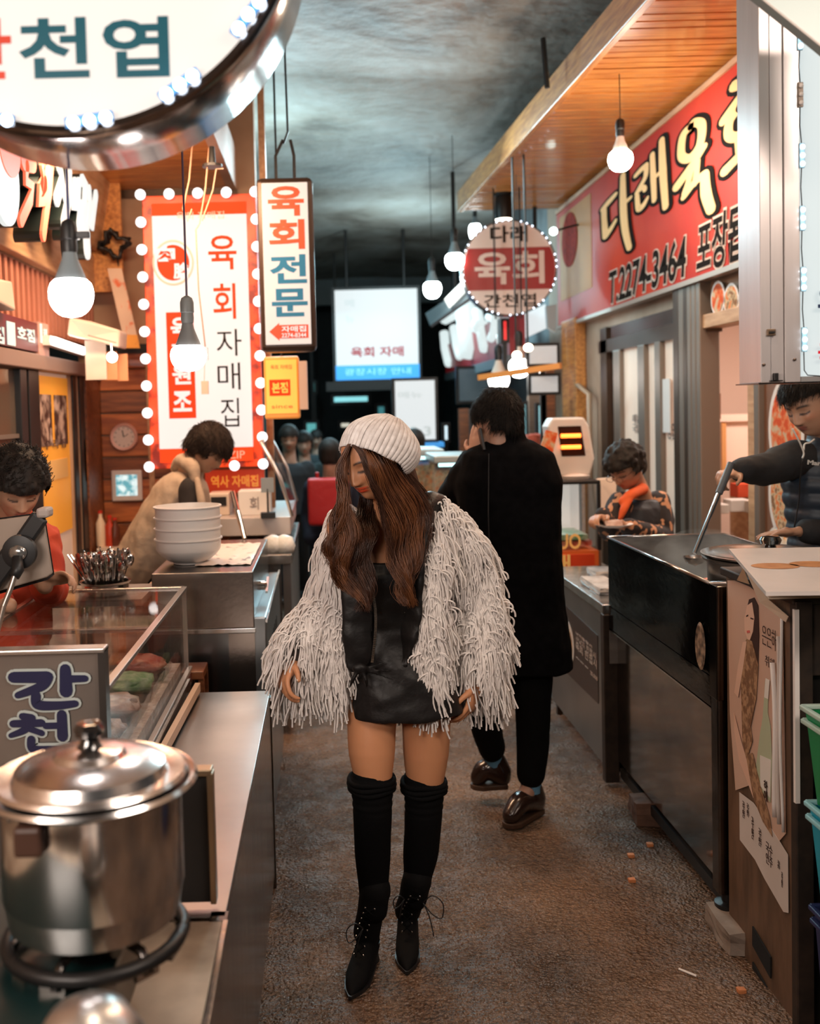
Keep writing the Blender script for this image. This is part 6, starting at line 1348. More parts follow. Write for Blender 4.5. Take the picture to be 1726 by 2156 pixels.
# glass fridge cases beyond the man
for k, (x0,y0,x1,y1,D,s) in enumerate(((866,945,935,1060,7.2,'left pale glass fridge counter between beanie and man in black'),(915,958,1000,1060,6.6,'right glass fridge counter just behind the shoulder of the man in black'))):
    a = W(x0,y1,D); c_ = W(x1,y0,D); t = thing('glass_fridge', s, 'fridge', ((a.x+c_.x)/2,D,0))
    MB().box((a.x,D,c_.z-.05),(c_.x,D+.6,c_.z)).build('top', mat('pale_fridge_top', (.50,.58,.60), .3, .3), t, bevel=.01)
    MB().box((a.x,D,0),(c_.x,D+.6,.75)).build('base', mat('fridge_base', (.32,.37,.38), .35, .5), t, bevel=.01)
    MB().prism([(a.x+.01,D+.02,.75),(c_.x-.01,D+.02,.75),(c_.x-.01,D+.12,c_.z-.05),(a.x+.01,D+.12,c_.z-.05)],(0,.006,0)).build('front_pane', glass, t)
    MB().box((a.x+.04,D+.3,.78),(c_.x-.04,D+.5,c_.z-.12)).build('goods', foodB, t)
    MB().box((a.x+.05,D+.14,c_.z-.08),(c_.x-.05,D+.17,c_.z-.055)).build('fridge_light', mat('fridge_glow', (.6,.95,.95), .4, emit=(.6,1,1), es=2.2), t)
# ================================================================== PEOPLE: tools
def cat_(P, n=5):
    P = [Vector(p) for p in P]; m = len(P); out = []
    for i in range(m-1):
        p0, p1, p2, p3 = P[max(i-1,0)], P[i], P[i+1], P[min(i+2,m-1)]
        for k in range(n):
            t = k/n; out.append(.5*((2*p1)+(p2-p0)*t+(2*p0-5*p1+4*p2-p3)*t*t+(3*p1-p0-3*p2+p3)*t**3))
    out.append(P[-1]); return out
def cats(R, n=5):
    out = []
    for i in range(len(R)-1):
        for k in range(n):
            t = k/n; t = t*t*(3-2*t); out.append(R[i]*(1-t)+R[i+1]*t)
    return out+[R[-1]]
def limb(mb, P, R, n=14, flat=1.0, k=5):
    C = cat_(P, k); Q = cats(R, k); mb.tube(C, Q, n, flat=flat)
    for c_, q_ in ((C[0],Q[0]*.98),(C[-1],Q[-1]*.98)): mb.ball(c_, (q_, q_*flat, q_), n, 8)
    return mb
def loft(mb, rings, side, n=24, sq=.85):
    """rings: (centre, rx, ry, fwd vector)"""
    V = []; m = len(rings)
    for c, rx, ry, fw in rings:
        for k in range(n):
            a = 2*math.pi*k/n; ca, sa = math.cos(a), math.sin(a)
            ca = math.copysign(abs(ca)**sq, ca); sa = math.copysign(abs(sa)**sq, sa)
            V.append(tuple(Vector(c)+side*(rx*ca)+fw*(ry*sa)))
    Fc = [(i*n+k, i*n+(k+1)%n, (i+1)*n+(k+1)%n, (i+1)*n+k) for i in range(m-1) for k in range(n)]
    Fc += [tuple(range(n-1,-1,-1)), tuple(range((m-1)*n, m*n))]
    mb.add(V, Fc); return mb
def ell(mb, c, r, M3=None, n=18, m=12):
    return mb.ball(c, r, n, m, M3)
def fuse(mb, name, m, parent, voxel=.008, smooth=4, disp=None):
    me = bpy.data.meshes.new('tmp'); me.from_pydata(np.concatenate(mb.v).tolist(), [], mb.f)
    bm = bmesh.new(); bm.from_mesh(me); bmesh.ops.recalc_face_normals(bm, faces=bm.faces); bm.to_mesh(me); bm.free()
    o = bpy.data.objects.new('tmp', me); COL.objects.link(o)
    r = o.modifiers.new('r','REMESH'); r.mode = 'VOXEL'; r.voxel_size = voxel
    if smooth: s_ = o.modifiers.new('s','SMOOTH'); s_.iterations = smooth; s_.factor = .5
    dg = _dg(); dg.update(); m2 = bpy.data.meshes.new_from_object(o.evaluated_get(dg), depsgraph=dg)
    bpy.data.objects.remove(o); bpy.data.meshes.remove(me)
    n = len(m2.vertices); co = np.empty(n*3); m2.vertices.foreach_get('co', co); co = co.reshape(-1,3)
    if disp is not None:
        no = np.empty(n*3); m2.vertices.foreach_get('normal', no); no = no.reshape(-1,3); co = co+no*disp(co)[:,None]
    loc = np.array(wloc(parent)) if parent is not None else np.zeros(3)
    m2.vertices.foreach_set('co', (co-loc).ravel()); m2.name = name
    m2.materials.clear(); m2.materials.append(m); m2.polygons.foreach_set('use_smooth', [True]*len(m2.polygons)); m2.update()
    o = bpy.data.objects.new(name, m2); COL.objects.link(o)
    if parent is not None: o.parent = parent
    return o
def frame_m(c, fwd, up, s=1.0):
    y = -Vector(fwd).normalized(); z = Vector(up); z = (z-y*z.dot(y)).normalized(); x = y.cross(z)
    return Matrix(((x.x*s,y.x*s,z.x*s,c[0]),(x.y*s,y.y*s,z.y*s,c[1]),(x.z*s,y.z*s,z.z*s,c[2]),(0,0,0,1)))
def gs(u, v, u0, v0, su, sv): return np.exp(-((u-u0)/su)**2-((v-v0)/sv)**2)
def head(mb, M, female=True, res=110, eyes_down=True, broad=1.0):
    n, m = res, int(res*.7); th = np.linspace(0, math.pi, m+1); ph = np.linspace(0, 2*math.pi, n, endpoint=False)
    T, P = np.meshgrid(th, ph, indexing='ij')
    x = np.sin(T)*np.cos(P); y = np.sin(T)*np.sin(P); z = -np.cos(T)
    low = np.clip(-z, 0, 1); up = np.clip(z, 0, 1)
    X = x*.074*broad*(1-(.34 if female else .24)*low**1.7)
    Z = z*.114
    Y = y*.094
    Y = np.where(y > 0, Y*(1+.06*up)*(1-.35*low**1.5), Y*(1-.02*low)) - .020*low**1.5 + .006
    # flatten the face front
    fr = np.clip(-y, 0, 1)
    X = X*(1+.06*fr*(1-low))
    f = np.clip((fr-.15)/.5, 0, 1)
    d = np.zeros_like(X)
    rp = np.clip((.022-Z)/.055, 0, 1)*np.clip((Z+.046)/.012, 0, 1)
    d += .0235*rp**1.1*np.exp(-(X/(.0090+.004*rp))**2)          # nose ridge and tip
    for s in (-1, 1):
        d += .0095*gs(X,Z,s*.0135,-.034,.0065,.0065)               # nostril wings
        d -= .0125*gs(X,Z,s*.030,.004,.0165,.0115)                 # eye sockets
        d += .0078*gs(X,Z,s*.031,.002,.0125,.0075)                 # lids over the eyeball
        d -= .0022*gs(X,Z,s*.031,-.0035,.0120,.0016)               # lash line crease
        d += .0042*gs(X,Z,s*.028,.022,.019,.0065)                  # brow
        d += .0060*gs(X,Z,s*.041,-.022,.017,.017)                  # cheeks
        d += .0018*gs(X,Z,s*.020,-.052,.005,.006)
    LW = 1.35 if female else 1.1
    d += (.0062 if female else .0048)*gs(X,Z,0,-.0505,.0170*LW,.0040) + (.0085 if female else .006)*gs(X,Z,0,-.0605,.0135*LW,.0052) - .0055*gs(X,Z,0,-.0552,.0205*LW,.0016)
    d -= .0035*gs(X,Z,0,-.071,.014,.004) + 0
    d += .0085*gs(X,Z,0,-.090,.017,.014)
    d -= .0015*gs(X,Z,0,-.044,.003,.004)
    Y = Y-d*f
    V = np.stack([X.ravel(), Y.ravel(), Z.ravel()], 1)
    Vw = np.array([M @ Vector(v) for v in V])
    Fc = [(i*n+k, i*n+(k+1)%n, (i+1)*n+(k+1)%n, (i+1)*n+k) for i in range(m) for k in range(n)]
    mb.add(Vw, Fc)
    M3 = M.to_3x3()
    for s in (-1, 1):
        mb.ball(M @ Vector((s*.0745*broad,.010,-.006)), (.008,.017,.030), 14, 10, M3 @ Matrix.Rotation(s*.25,3,'Z'))
        mb.ball(M @ Vector((s*.072*broad,.000,-.028)), (.007,.009,.011), 10, 8, M3)
    return mb
def neck(mb, M, base, r=.055, fl=.052):
    mb2 = limb(mb, [M @ Vector((0,.028,-.045)), M @ Vector((0,.030,-.10)), base], [r*.95, fl, fl*1.15], 18)
    return mb
def paint(o, M, skin, lips=(.5,.12,.08), brow=(.06,.03,.02), browamt=.9, lashes=(.02,.01,.01), blush=(.55,.18,.10), brow_w=.0036, beard=0., lipw=1.0, nails=None):
    me = o.data; n = len(me.vertices); co = np.empty(n*3); me.vertices.foreach_get('co', co); co = co.reshape(-1,3)+np.array(wloc(o))
    Mi = np.array(M.inverted()); L = co @ Mi[:3,:3].T + Mi[:3,3]
    X, Y, Z = L[:,0], L[:,1], L[:,2]; front = (Y < -.035) & (np.abs(Z) < .13) & (np.abs(X) < .09)
    C = np.tile(np.array(skin)[None], (n,1)).astype(float)
    def mixin(col, w):
        w = np.clip(w, 0, 1)*front; C[:] = C*(1-w[:,None])+np.array(col)[None]*w[:,None]
    for s in (-1, 1):
        mixin(blush, .35*gs(X,Z,s*.042,-.022,.020,.016))
        bz_ = .0225+.003*(1-((s*X-.030)/.018)**2)
        wB = np.exp(-((Z-bz_)/brow_w)**2)*(1/(1+np.exp(-(s*X-.011)/.0015)))*(1/(1+np.exp((s*X-.050)/.002)))
        mixin(brow, browamt*wB*1.25)
        lz = -.0038-.0030*(((s*X-.031)/.015)**2)*-1
        lz = -.0045+.0035*((s*X-.031)/.015)**2
        wL = np.exp(-((Z-lz)/.0028)**2)*(np.abs(s*X-.031) < .0165)
        mixin(lashes, wL*1.8)
        mixin(np.array(skin)*.55, .5*gs(X,Z,s*.031,.006,.016,.006))
        mixin(np.array(skin)*.25, .9*gs(X,Z,s*.0085,-.0425,.0045,.0024))
    hw = .0215*lipw
    arch = -.0475-.0022*np.abs(X)/.01*.6
    if browamt >= 1:
        for s in (-1, 1): mixin((.03,.015,.01), .75*np.exp(-((Z+.0012)/.0030)**2)*np.clip(1-((s*X-.031)/.0125)**2,0,1))
    up_ = (np.abs(X) < hw)*np.clip(1.2*(1-np.abs((Z+.0510)/.0050)),0,1)*np.clip(1.4*(1-(X/hw)**2),0,1)
    lo_ = np.clip(1.3*(1-np.abs((Z+.0608)/.0072)),0,1)*np.clip(1.4*(1-(X/(hw*.86))**2),0,1)
    mixin(lips, np.maximum(up_, lo_)*1.4)
    mixin(np.array(lips)*.15, np.exp(-((Z+.0552)/.0010)**2)*(np.abs(X) < hw)*.9)
    if beard: mixin((.10,.07,.06), beard*(gs(X,Z,0,-.072,.035,.022)+gs(X,Z,0,-.043,.018,.004)))
    C = np.concatenate([C, np.ones((n,1))], 1)
    a = me.color_attributes.new('Col','FLOAT_COLOR','POINT'); a.data.foreach_set('color', C.ravel())
skinm = mat('painted_skin', (.6,.35,.22), .42, attr='Col', spec=.4)
try:
    sb_ = skinm.node_tree.nodes['Principled BSDF']; sb_.inputs['Subsurface Weight'].default_value = .12; sb_.inputs['Subsurface Radius'].default_value = (.9,.35,.2); sb_.inputs['Subsurface Scale'].default_value = .006
except Exception: pass
def hand(mb, wr, d, pn, thumb, s=1.0, curl=(.5,.55,.6,.65), bend=(.9,.8,.6), th_curl=.3, spread=.05):
    """wr wrist, d hand direction, pn palm normal, thumb +1/-1 along side = d x pn"""
    d = Vector(d).normalized(); pn = Vector(pn); pn = (pn-d*pn.dot(d)).normalized(); sd = d.cross(pn).normalized()
    wr = Vector(wr); M3 = Matrix((sd, d, pn)).transposed()
    mb.ball(wr+d*.045*s, (.038*s,.050*s,.0150*s), 16, 10, M3); mb.ball(wr+d*.068*s, (.038*s,.026*s,.0130*s), 14, 8, M3)
    limb(mb, [wr-d*.03*s, wr+d*.03*s], [.024*s,.024*s], 12, flat=.75)
    mb.ball(wr+d*.030*s+sd*thumb*.024*s+pn*.008*s, (.018*s,.028*s,.013*s), 12, 8, M3)
    tips = []
    for i in range(4):
        off = (-1.5+i)*.0195*s*(-thumb); b0 = wr+d*(.084-.004*abs(i-1))*s+sd*off
        dd = (d+sd*(off/s)*spread*18).normalized(); L = [.070,.080,.074,.056][i]*s; P = [b0-dd*.02*s, b0]; ang = curl[i]; p = b0.copy()
        for k, fr in enumerate((.46,.30,.24)):
            q = dd*math.cos(ang)+pn*math.sin(ang); p = p+q*L*fr; P.append(p.copy()); ang += bend[k]*curl[i]
        limb(mb, P, [.0086*s,.0088*s,.0080*s,.0073*s,.0062*s], 10, k=3); tips.append((P[-1], (P[-1]-P[-2]).normalized(), pn))
    b0 = wr+d*.025*s+sd*thumb*.030*s; t1 = (d*.62+sd*thumb*.70+pn*.25).normalized(); t2 = (d*.9+sd*thumb*.25+pn*(.3+th_curl)).normalized()
    P = [wr+d*.012*s+sd*thumb*.018*s, b0+t1*.012*s, b0+t1*.038*s, b0+t1*.038*s+t2*.026*s]
    limb(mb, P, [.012*s,.0115*s,.0095*s,.0075*s], 10, k=3); tips.append((P[-1], t2, pn))
    return tips
def strands(P0, N, name, m, parent, kind='stuff', rad=.003, sides=3):
    """P0: array (S, K, 3) of strand points -> one mesh of thin tubes"""
    P = np.asarray(P0); Sn, K, _ = P.shape
    T = np.empty_like(P); T[:,1:-1] = P[:,2:]-P[:,:-2]; T[:,0] = P[:,1]-P[:,0]; T[:,-1] = P[:,-1]-P[:,-2]
    T /= np.linalg.norm(T,axis=2,keepdims=True)+1e-9
    up = np.array([.13,.97,.2]); A_ = np.cross(T, up); A_ /= np.linalg.norm(A_,axis=2,keepdims=True)+1e-9; B_ = np.cross(T, A_)
    R = rad if isinstance(rad, np.ndarray) else np.full((Sn,K), rad)
    V = np.empty((Sn,K,sides,3))
    for s in range(sides):
        a = 2*math.pi*s/sides; V[:,:,s] = P+(A_*math.cos(a)+B_*math.sin(a))*R[:,:,None]
    base = (np.arange(Sn)*K*sides)[:,None,None]; i = np.arange(K-1)[None,:,None]*sides; s = np.arange(sides)[None,None,:]; s2 = (np.arange(sides)+1)%sides; s2 = s2[None,None,:]
    Fq = np.stack([base+i+s, base+i+s2, base+i+sides+s2, base+i+sides+s], -1).reshape(-1,4)
    nv = Sn*K*sides; me = bpy.data.meshes.new(name); me.vertices.add(nv)
    loc = np.array(wloc(parent)) if parent is not None else np.zeros(3)
    me.vertices.foreach_set('co', (V.reshape(-1,3)-loc).ravel()); nf = len(Fq); me.loops.add(nf*4); me.polygons.add(nf)
    me.loops.foreach_set('vertex_index', Fq.ravel().astype(np.int32)); me.polygons.foreach_set('loop_start', (np.arange(nf)*4).astype(np.int32)); me.polygons.foreach_set('loop_total', np.full(nf,4,np.int32))
    me.polygons.foreach_set('use_smooth', np.ones(nf,bool)); me.update(calc_edges=True); me.materials.append(m)
    o = bpy.data.objects.new(name, me); COL.objects.link(o)
    if parent is not None: o.parent = parent
    if kind: o['kind'] = kind
    return o
def sample_surface(o, n, rng, keep=None):
    me = o.data; me.calc_loop_triangles(); nt = len(me.loop_triangles); tri = np.empty(nt*3,np.int32); me.loop_triangles.foreach_get('vertices', tri); tri = tri.reshape(-1,3)
    nv = len(me.vertices); co = np.empty(nv*3); me.vertices.foreach_get('co', co); co = co.reshape(-1,3)+np.array(wloc(o))
    a, b, c = co[tri[:,0]], co[tri[:,1]], co[tri[:,2]]; cr = np.cross(b-a, c-a); ar = np.linalg.norm(cr,axis=1); N = cr/(ar[:,None]+1e-12)
    idx = rng.choice(nt, n, p=ar/ar.sum()); u = rng.random((n,1)); v = rng.random((n,1)); f = (u+v) > 1; u = np.where(f,1-u,u); v = np.where(f,1-v,v)
    P = a[idx]+(b[idx]-a[idx])*u+(c[idx]-a[idx])*v; Nn = N[idx]
    if keep is not None: k = keep(P,Nn); P, Nn = P[k], Nn[k]
    return P, Nn
def haircap(parent, M, m, name='hair', fringe=.045, back=-.10, puff=.0, curly=0., side=-.03, res=.005, seed=0, front_y=-.07, top=0., short=False):
    """short hair: fused shell over the skull above the brow line"""
    b = MB(); M3 = M.to_3x3()
    b.ball(M @ Vector((0,.012,.030+top)), (.081+puff,.104+puff,.094+puff), 28, 18, M3)
    b.ball(M @ Vector((0,.045,-.005)), (.076+puff*.8,.066+puff,.085+puff), 24, 16, M3)
    for s in (-1,1): b.ball(M @ Vector((s*.066,.000+.01,.02+side)), (.016+puff*.6,.030,.040+puff*.5), 14, 10, M3)
    rs = np.random.RandomState(seed)
    if curly:
        for k in range(150):
            a = rs.uniform(0,6.283); z = rs.uniform(-.35,1); r = math.sqrt(max(0,1-z*z)); v = Vector((r*math.cos(a)*(.080+puff), r*math.sin(a)*(.100+puff)+.014, z*(.092+puff)+.03+top))
            if v.y < -.05 and v.z < fringe: continue
            b.ball(M @ v, curly*rs.uniform(.6,1.25), 8, 6)
    o = fuse(b, name, m, parent, res, 2)
    # cut the shell away from the face
    bm = bmesh.new(); bm.from_mesh(o.data); Mi = M.inverted(); off = wloc(o); kill = []
    for v in bm.verts:
        q = Mi @ (v.co+off)
        w = mnoise.noise(Vector((q.x*60,q.z*20,seed)))*.006
        if (q.y < front_y+.02 and q.z < fringe+w) or (q.y < .0 and q.z < fringe+w-.0 and abs(q.x) < .062) or (q.y < .012 and q.z < side-.005) or q.z < back or (short and abs(q.x) > .048 and q.z < .0 and q.y < .075): kill.append(v)
    bmesh.ops.delete(bm, geom=kill, context='VERTS'); bm.to_mesh(o.data); bm.free()
    if not curly and res < .01:
        r = np.random.default_rng(seed+1); P, N = sample_surface(o, 3800, r); Mn = np.array(M); dn = -Mn[:3,2]; L_ = (P-Mn[:3,3]) @ Mn[:3,:3]
        hd_ = np.stack([L_[:,0]*6, np.where(L_[:,2] > .05, -1.0, .0)*(front_y > -.3), np.full(len(P),-.45)],1) @ Mn[:3,:3].T
        d_ = hd_-N*np.sum(hd_*N,1)[:,None]; d_ /= np.linalg.norm(d_,axis=1)[:,None]+1e-9; d_ += r.normal(0,.16,d_.shape); Q = np.empty((len(P),6,3)); l_ = r.uniform(.018,.038,len(P))
        for k in range(6): Q[:,k] = P+N*(.001+.004*math.sin(k/5*2.6))+d_*(l_*k/5)[:,None]
        strands(Q, None, 'hair_strands', m, o, rad=np.tile(np.linspace(.0011,.0004,6)[None],(len(P),1)))
    return o
def hair_mat(name, c1, c2, rough=.6): return mat(name, c1, rough, col2=c2, vs=60, st=(1,1,.12), bump=.0015, bs=160, bst=(1,1,.15), spec=.25)
blackhair = hair_mat('black_hair', (.010,.008,.007), (.024,.018,.015)); brownblack = hair_mat('brown_black_hair', (.020,.011,.008), (.045,.026,.018))
def cloth(name, c, rough=.85, c2=None, bump=.0015, bs=9, **k): return mat(name, c, rough, col2=c2 or tuple(x*.75 for x in c), vs=5, bump=bump, bs=bs, **k)
def wrinkle(amp, sc, seed=0):
    def f(co):
        return np.array([mnoise.noise(Vector((p[0]*sc+seed, p[1]*sc, p[2]*sc*.6)))*amp+mnoise.noise(Vector((p[0]*sc*2.3, p[1]*sc*2.3+seed, p[2]*sc*1.5)))*amp*.45 for p in co])
    return f
def torso_rings(pel, nk, side, prof, lean=None):
    ax = (nk-pel); L = ax.length; u = ax.normalized(); fw = side.cross(u).normalized(); out = []
    for t, rx, ry, off in prof: out.append((pel+ax*t+fw*off, rx, ry, fw))
    return out
# skeleton-driven figure used for everybody except the woman in front
def figure(name, label, J, cl, cat='person', vox=.009, female=False, hairkw=None, hairm=blackhair, skin=(.52,.30,.20), group=None, res=70, paintkw=None, shoes=True, head_scale=1.0, hands=None, broad=1.0, coat_len=None, extra=None):
    base = Vector((J['pel'].x, J['pel'].y, 0)); t = thing(name, label, cat, base, group)
    M = frame_m(J['head'], J['fwd'], J.get('up',(0,0,1)), head_scale)
    side = (J['sR']-J['sL']).normalized(); pel, nk = J['pel'], J['neck']
    k = cl.get('w',1.0)
    b = MB(); head(b, M, female, res, broad=broad); neck(b, M, nk, .052 if female else .058, .048 if female else .056)
    loft(b, torso_rings(pel, nk, side, [(-.12,.13*k,.09,0),(.1,.14*k,.095,0),(.4,.125*k,.09,0),(.75,.15*k,.095,0),(.9,.12*k,.07,0),(1,.06,.05,0)]), side, 18)
    for a in ('L','R'):
        limb(b, [J['s'+a], J['e'+a], J['w'+a]], [.045*k,.038*k,.026], 12)
        if hands and a in hands: hand(b, *hands[a])
        if 'k'+a in J: limb(b, [J['h'+a], J['k'+a], J['a'+a]], [.075*k,.052*k,.036], 12); limb(b, [J['a'+a], J['t'+a]], [.036,.026], 10)
    body = fuse(b, 'body', skinm, t, vox*.62 if hands else vox, 2); paint(body, M, skin, **(paintkw or {}))
    # top
    b = MB(); g = cl.get('g',.022)
    prof = cl.get('prof', [(-.10,.165,.125,0),(.1,.165,.125,0),(.4,.155,.12,0),(.75,.18,.125,0),(.90,.165,.10,0),(.98,.075,.068,0)])
    loft(b, torso_rings(pel, nk, side, [(p[0],p[1]*k+g*.3,p[2]+g*.2,p[3]) for p in prof]), side, 22)
    sb = MB() if cl.get('sleeve') else b; sr = cl.get('sr',(.068,.056,.046)); cuff = cl.get('cuff',.93)
    for a in ('L','R'):
        s_, e_, w__ = J['s'+a], J['e'+a], J['w'+a]; w_ = e_+(w__-e_)*cuff
        limb(sb, [s_, s_+(e_-s_)*.5, e_, w_], [sr[0], (sr[0]+sr[1])/2, sr[1], sr[2]], 16)
    if cl.get('collar'): 
        c = nk+(nk-pel).normalized()*.01; loft(b, [(c-(nk-pel).normalized()*.03,.085,.08,side.cross((nk-pel).normalized())),(c+(nk-pel).normalized()*.035,.066,.062,side.cross((nk-pel).normalized()))], side, 18, 1.0)
    top = fuse(b, cl.get('top_name','jacket'), cl['top'], t, vox, 3, wrinkle(cl.get('wr',.006), 11, 3))
    if cl.get('sleeve'): fuse(sb, 'sleeves', cl['sleeve'], t, vox, 3, wrinkle(.005, 14, 5))
    if 'kL' in J:
        b = MB(); pr_ = cl.get('pr',(.090,.068,.058))
        for a in ('L','R'):
            h_, k_, a_ = J['h'+a], J['k'+a], J['a'+a]; hem = k_+(a_-k_)*cl.get('hem',.92); limb(b, [h_, k_, hem], [pr_[0],pr_[1],pr_[2]], 16)
        loft(b, torso_rings(pel-Vector((0,0,.12)), pel+Vector((0,0,.1)), side, [(0,.13*k,.10,0),(1,.155*k,.115,0)]), side, 18)
        fuse(b, 'trousers', cl['pants'], t, vox, 3, wrinkle(.005, 9, 8))
        if shoes:
            for a in ('L','R'):
                b = MB(); a_, o_ = J['a'+a], J['t'+a]; d = (o_-a_); dz = Vector((d.x,d.y,0)).normalized(); heel = a_-dz*.035
                heel.z = o_.z; limb(b, [heel+Vector((0,0,.012)), a_*.5+o_*.5+Vector((0,0,-.0)), o_+Vector((0,0,.01))], [.040,.044,.036], 14); limb(b, [a_+Vector((0,0,.01)), heel+Vector((0,0,.03))], [.042,.042], 12)
                sh = fuse(b, 'shoe', cl.get('shoe', mat('black_leather', (.02,.014,.012), .28, coat=.3)), t, .008, 2)
                sb2_ = MB(); q = Vector((-dz.y,dz.x,0)); hz_ = heel-dz*.02; tt = o_+dz*.035; zz = o_.z-.035
                ring_ = [hz_+q*.030, hz_+dz*.08+q*.036, tt-dz*.05+q*.044, tt-dz*.01+q*.025, tt, tt-dz*.01-q*.025, tt-dz*.05-q*.044, hz_+dz*.08-q*.036, hz_-q*.030]
                for p in ring_: p.z = zz
                sb2_.prism(ring_, (0,0,.022)).build('sole', mat('brown_sole', (.07,.035,.02), .5), sh, bevel=.004)
    if hairkw is not None: haircap(t, M, hairm, **hairkw)
    return t, M, body, top
# ================================================================== THE WOMAN IN THE FRINGED COAT
rng = np.random.default_rng(7)
wo = thing('person', 'woman in cream fringed coat, white beanie, black dress and over-knee socks', 'person', (W(840,1480,2.93).x, 2.93, 0))
hc_ = W(779,968,2.90)
fw_ = Vector((-.60,-.70,-.38)).normalized(); upv = Vector((-.34,-.22,.92))
HM = frame_m(hc_, fw_, upv, 1.0)
nb_ = W(806,1105,2.97); sL, sR = W(716,1112,2.96), W(920,1098,3.00)
eL, wL = W(690,1268,2.97), W(616,1388,2.88); eR, wR = W(1012,1290,3.03), W(1003,1440,2.95)
pel = W(843,1420,2.97); side = (sR-sL).normalized(); side.z = 0; side.normalize()
hL, hR = W(786,1470,2.96), W(896,1470,2.98)
kL, kR = W(787,1680,2.90), W(892,1690,2.99); aL, aR = W(787,1890,2.915), W(874,1865,3.022)
tL, tR = WZ(752,2085,.035), WZ(858,2035,.035)
print('woman', hc_, pel, kL, aL, tL, aR, tR)
b = MB(); head(b, HM, True, 150); neck(b, HM, nb_, .046, .043)
loft(b, torso_rings(pel, nb_, side, [(-.15,.135,.10,0),(.05,.15,.105,0),(.35,.112,.085,0),(.68,.130,.095,.01),(.84,.145,.080,0),(.93,.105,.060,0),(1,.05,.045,0)]), side, 26)
limb(b, [nb_+Vector((0,.0,-.03)), sL], [.045,.045], 14); limb(b, [nb_+Vector((0,.0,-.03)), sR], [.045,.045], 14)
limb(b, [sL, eL, wL], [.044,.034,.022], 14); limb(b, [sR, eR, wR], [.044,.034,.022], 14)
limb(b, [hL+Vector((0,0,.05)), W(782,1560,2.92), kL, W(784,1800,2.93), aL], [.084,.071,.050,.044,.030], 36); limb(b, [hR+Vector((0,0,.05)), W(897,1560,2.98), kR, W(886,1800,3.02), aR], [.084,.071,.050,.044,.030], 36)
dL = (W(596,1440,2.84)-wL).normalized(); dR = (W(985,1510,2.94)-wR).normalized()
tipsL = hand(b, wL, dL, Vector((.75,.35,-.1)), 1, .92, curl=(.62,.68,.72,.75), th_curl=.2)
tipsR = hand(b, wR, dR, Vector((-.7,.45,0)), -1, .92, curl=(.40,.45,.5,.55), th_curl=.1)
bd_ = fuse(b, 'body', skinm, wo, .0036, 2)
SK = (.60,.27,.135)
paint(bd_, HM, SK, lips=(.78,.085,.03), brow=(.045,.018,.010), browamt=1.0, lashes=(.012,.006,.005), blush=(.62,.18,.08), lipw=1.35)
nail = mat('cream_nail', (.80,.62,.50), .2)
for tp, d_, pn_ in tipsL[:4]+tipsR[:4]+[tipsL[4],tipsR[4]]:
    MB().ball(tp-pn_*.0040+d_*.001, (.0042,.0042,.0042), 8, 6).build('nail', nail, bd_, smooth=True)
# --- dress and leather waistcoat
leather = mat('black_leather_soft', (.007,.0065,.0065), .46, col2=(.012,.010,.010), vs=7, bump=.003, bs=26, spec=.30)
knit = mat('black_knit', (.004,.004,.0045), .9, bump=.0010, bs=240, spec=.10)
b = MB()
loft(b, torso_rings(pel, nb_, side, [(-.235,.170,.128,.020),(-.21,.170,.130,.020),(-.05,.164,.128,.012),(.12,.150,.118,0),(.35,.124,.098,0),(.55,.135,.108,.008),(.70,.142,.110,.012),(.78,.132,.096,.006)]), side, 30)
def dfold(co):
    return np.array([.0045*math.sin((p[0]*38+p[2]*55))*max(0,1-abs(p[2]-.93)/.22) + mnoise.noise(Vector((p[0]*16,p[1]*16,p[2]*26)))*.004 for p in co])
dress = fuse(b, 'dress', leather, wo, .006, 2, dfold)
for x0 in (770,826): # straps
    MB().tube([W(x0,1148,2.855),W(x0+(4 if x0<800 else 6),1112,2.87),W(x0+(0 if x0<800 else 18),1088,2.93)], .004, 6).build('strap', knit, dress, smooth=True)
# open waistcoat fronts
b = MB()
limb(b, [W(742,1110,2.895),W(745,1200,2.862),W(752,1300,2.852),W(752,1390,2.846)], [.030,.044,.046,.040], 16, flat=.30)
limb(b, [W(886,1105,2.90),W(868,1180,2.875),W(862,1300,2.868),W(850,1400,2.856)], [.034,.050,.048,.016], 16, flat=.30)
limb(b, [W(888,1095,2.93),W(905,1062,2.99),W(925,1062,3.02)], [.034,.040,.034], 14)
vest = fuse(b, 'waistcoat', leather, wo, .006, 2, dfold)
zp = cat_([W(772,1165,2.835),W(777,1215,2.815),W(789,1275,2.805),W(790,1330,2.803),W(783,1395,2.803)], 10)
MB().tube(zp, .0035, 5, flat=.5).build('zip_tape', leather, vest)
b = MB()
for i in range(len(zp)-1):
    for q in (0,.5):
        p = zp[i].lerp(zp[i+1], q); b.box((p.x-.0038,p.y-.0055,p.z-.0014),(p.x+.0038,p.y-.0025,p.z+.0014))
tag(b.build('zip_teeth', mat('zip_metal', (.65,.55,.45), .25, 1.), vest, merge=False), kind='stuff')
b = MB()
ell(b, W(757,1407,2.812), (.022,.012,.015)); limb(b, [W(757,1407,2.812),W(744,1428,2.815),W(736,1448,2.82)], [.008,.013,.004], 10, flat=.5); limb(b, [W(760,1407,2.812),W(770,1430,2.81),W(772,1446,2.815)], [.008,.012,.005], 10, flat=.5)
for k in range(3): limb(b, [W(760,1408,2.818),W(800+6*k,1398+14*k,2.826),W(838,1384+26*k,2.85)], [.0045,.003,.0012], 8)
fuse(b, 'waist_knot', leather, wo, .0045, 2)
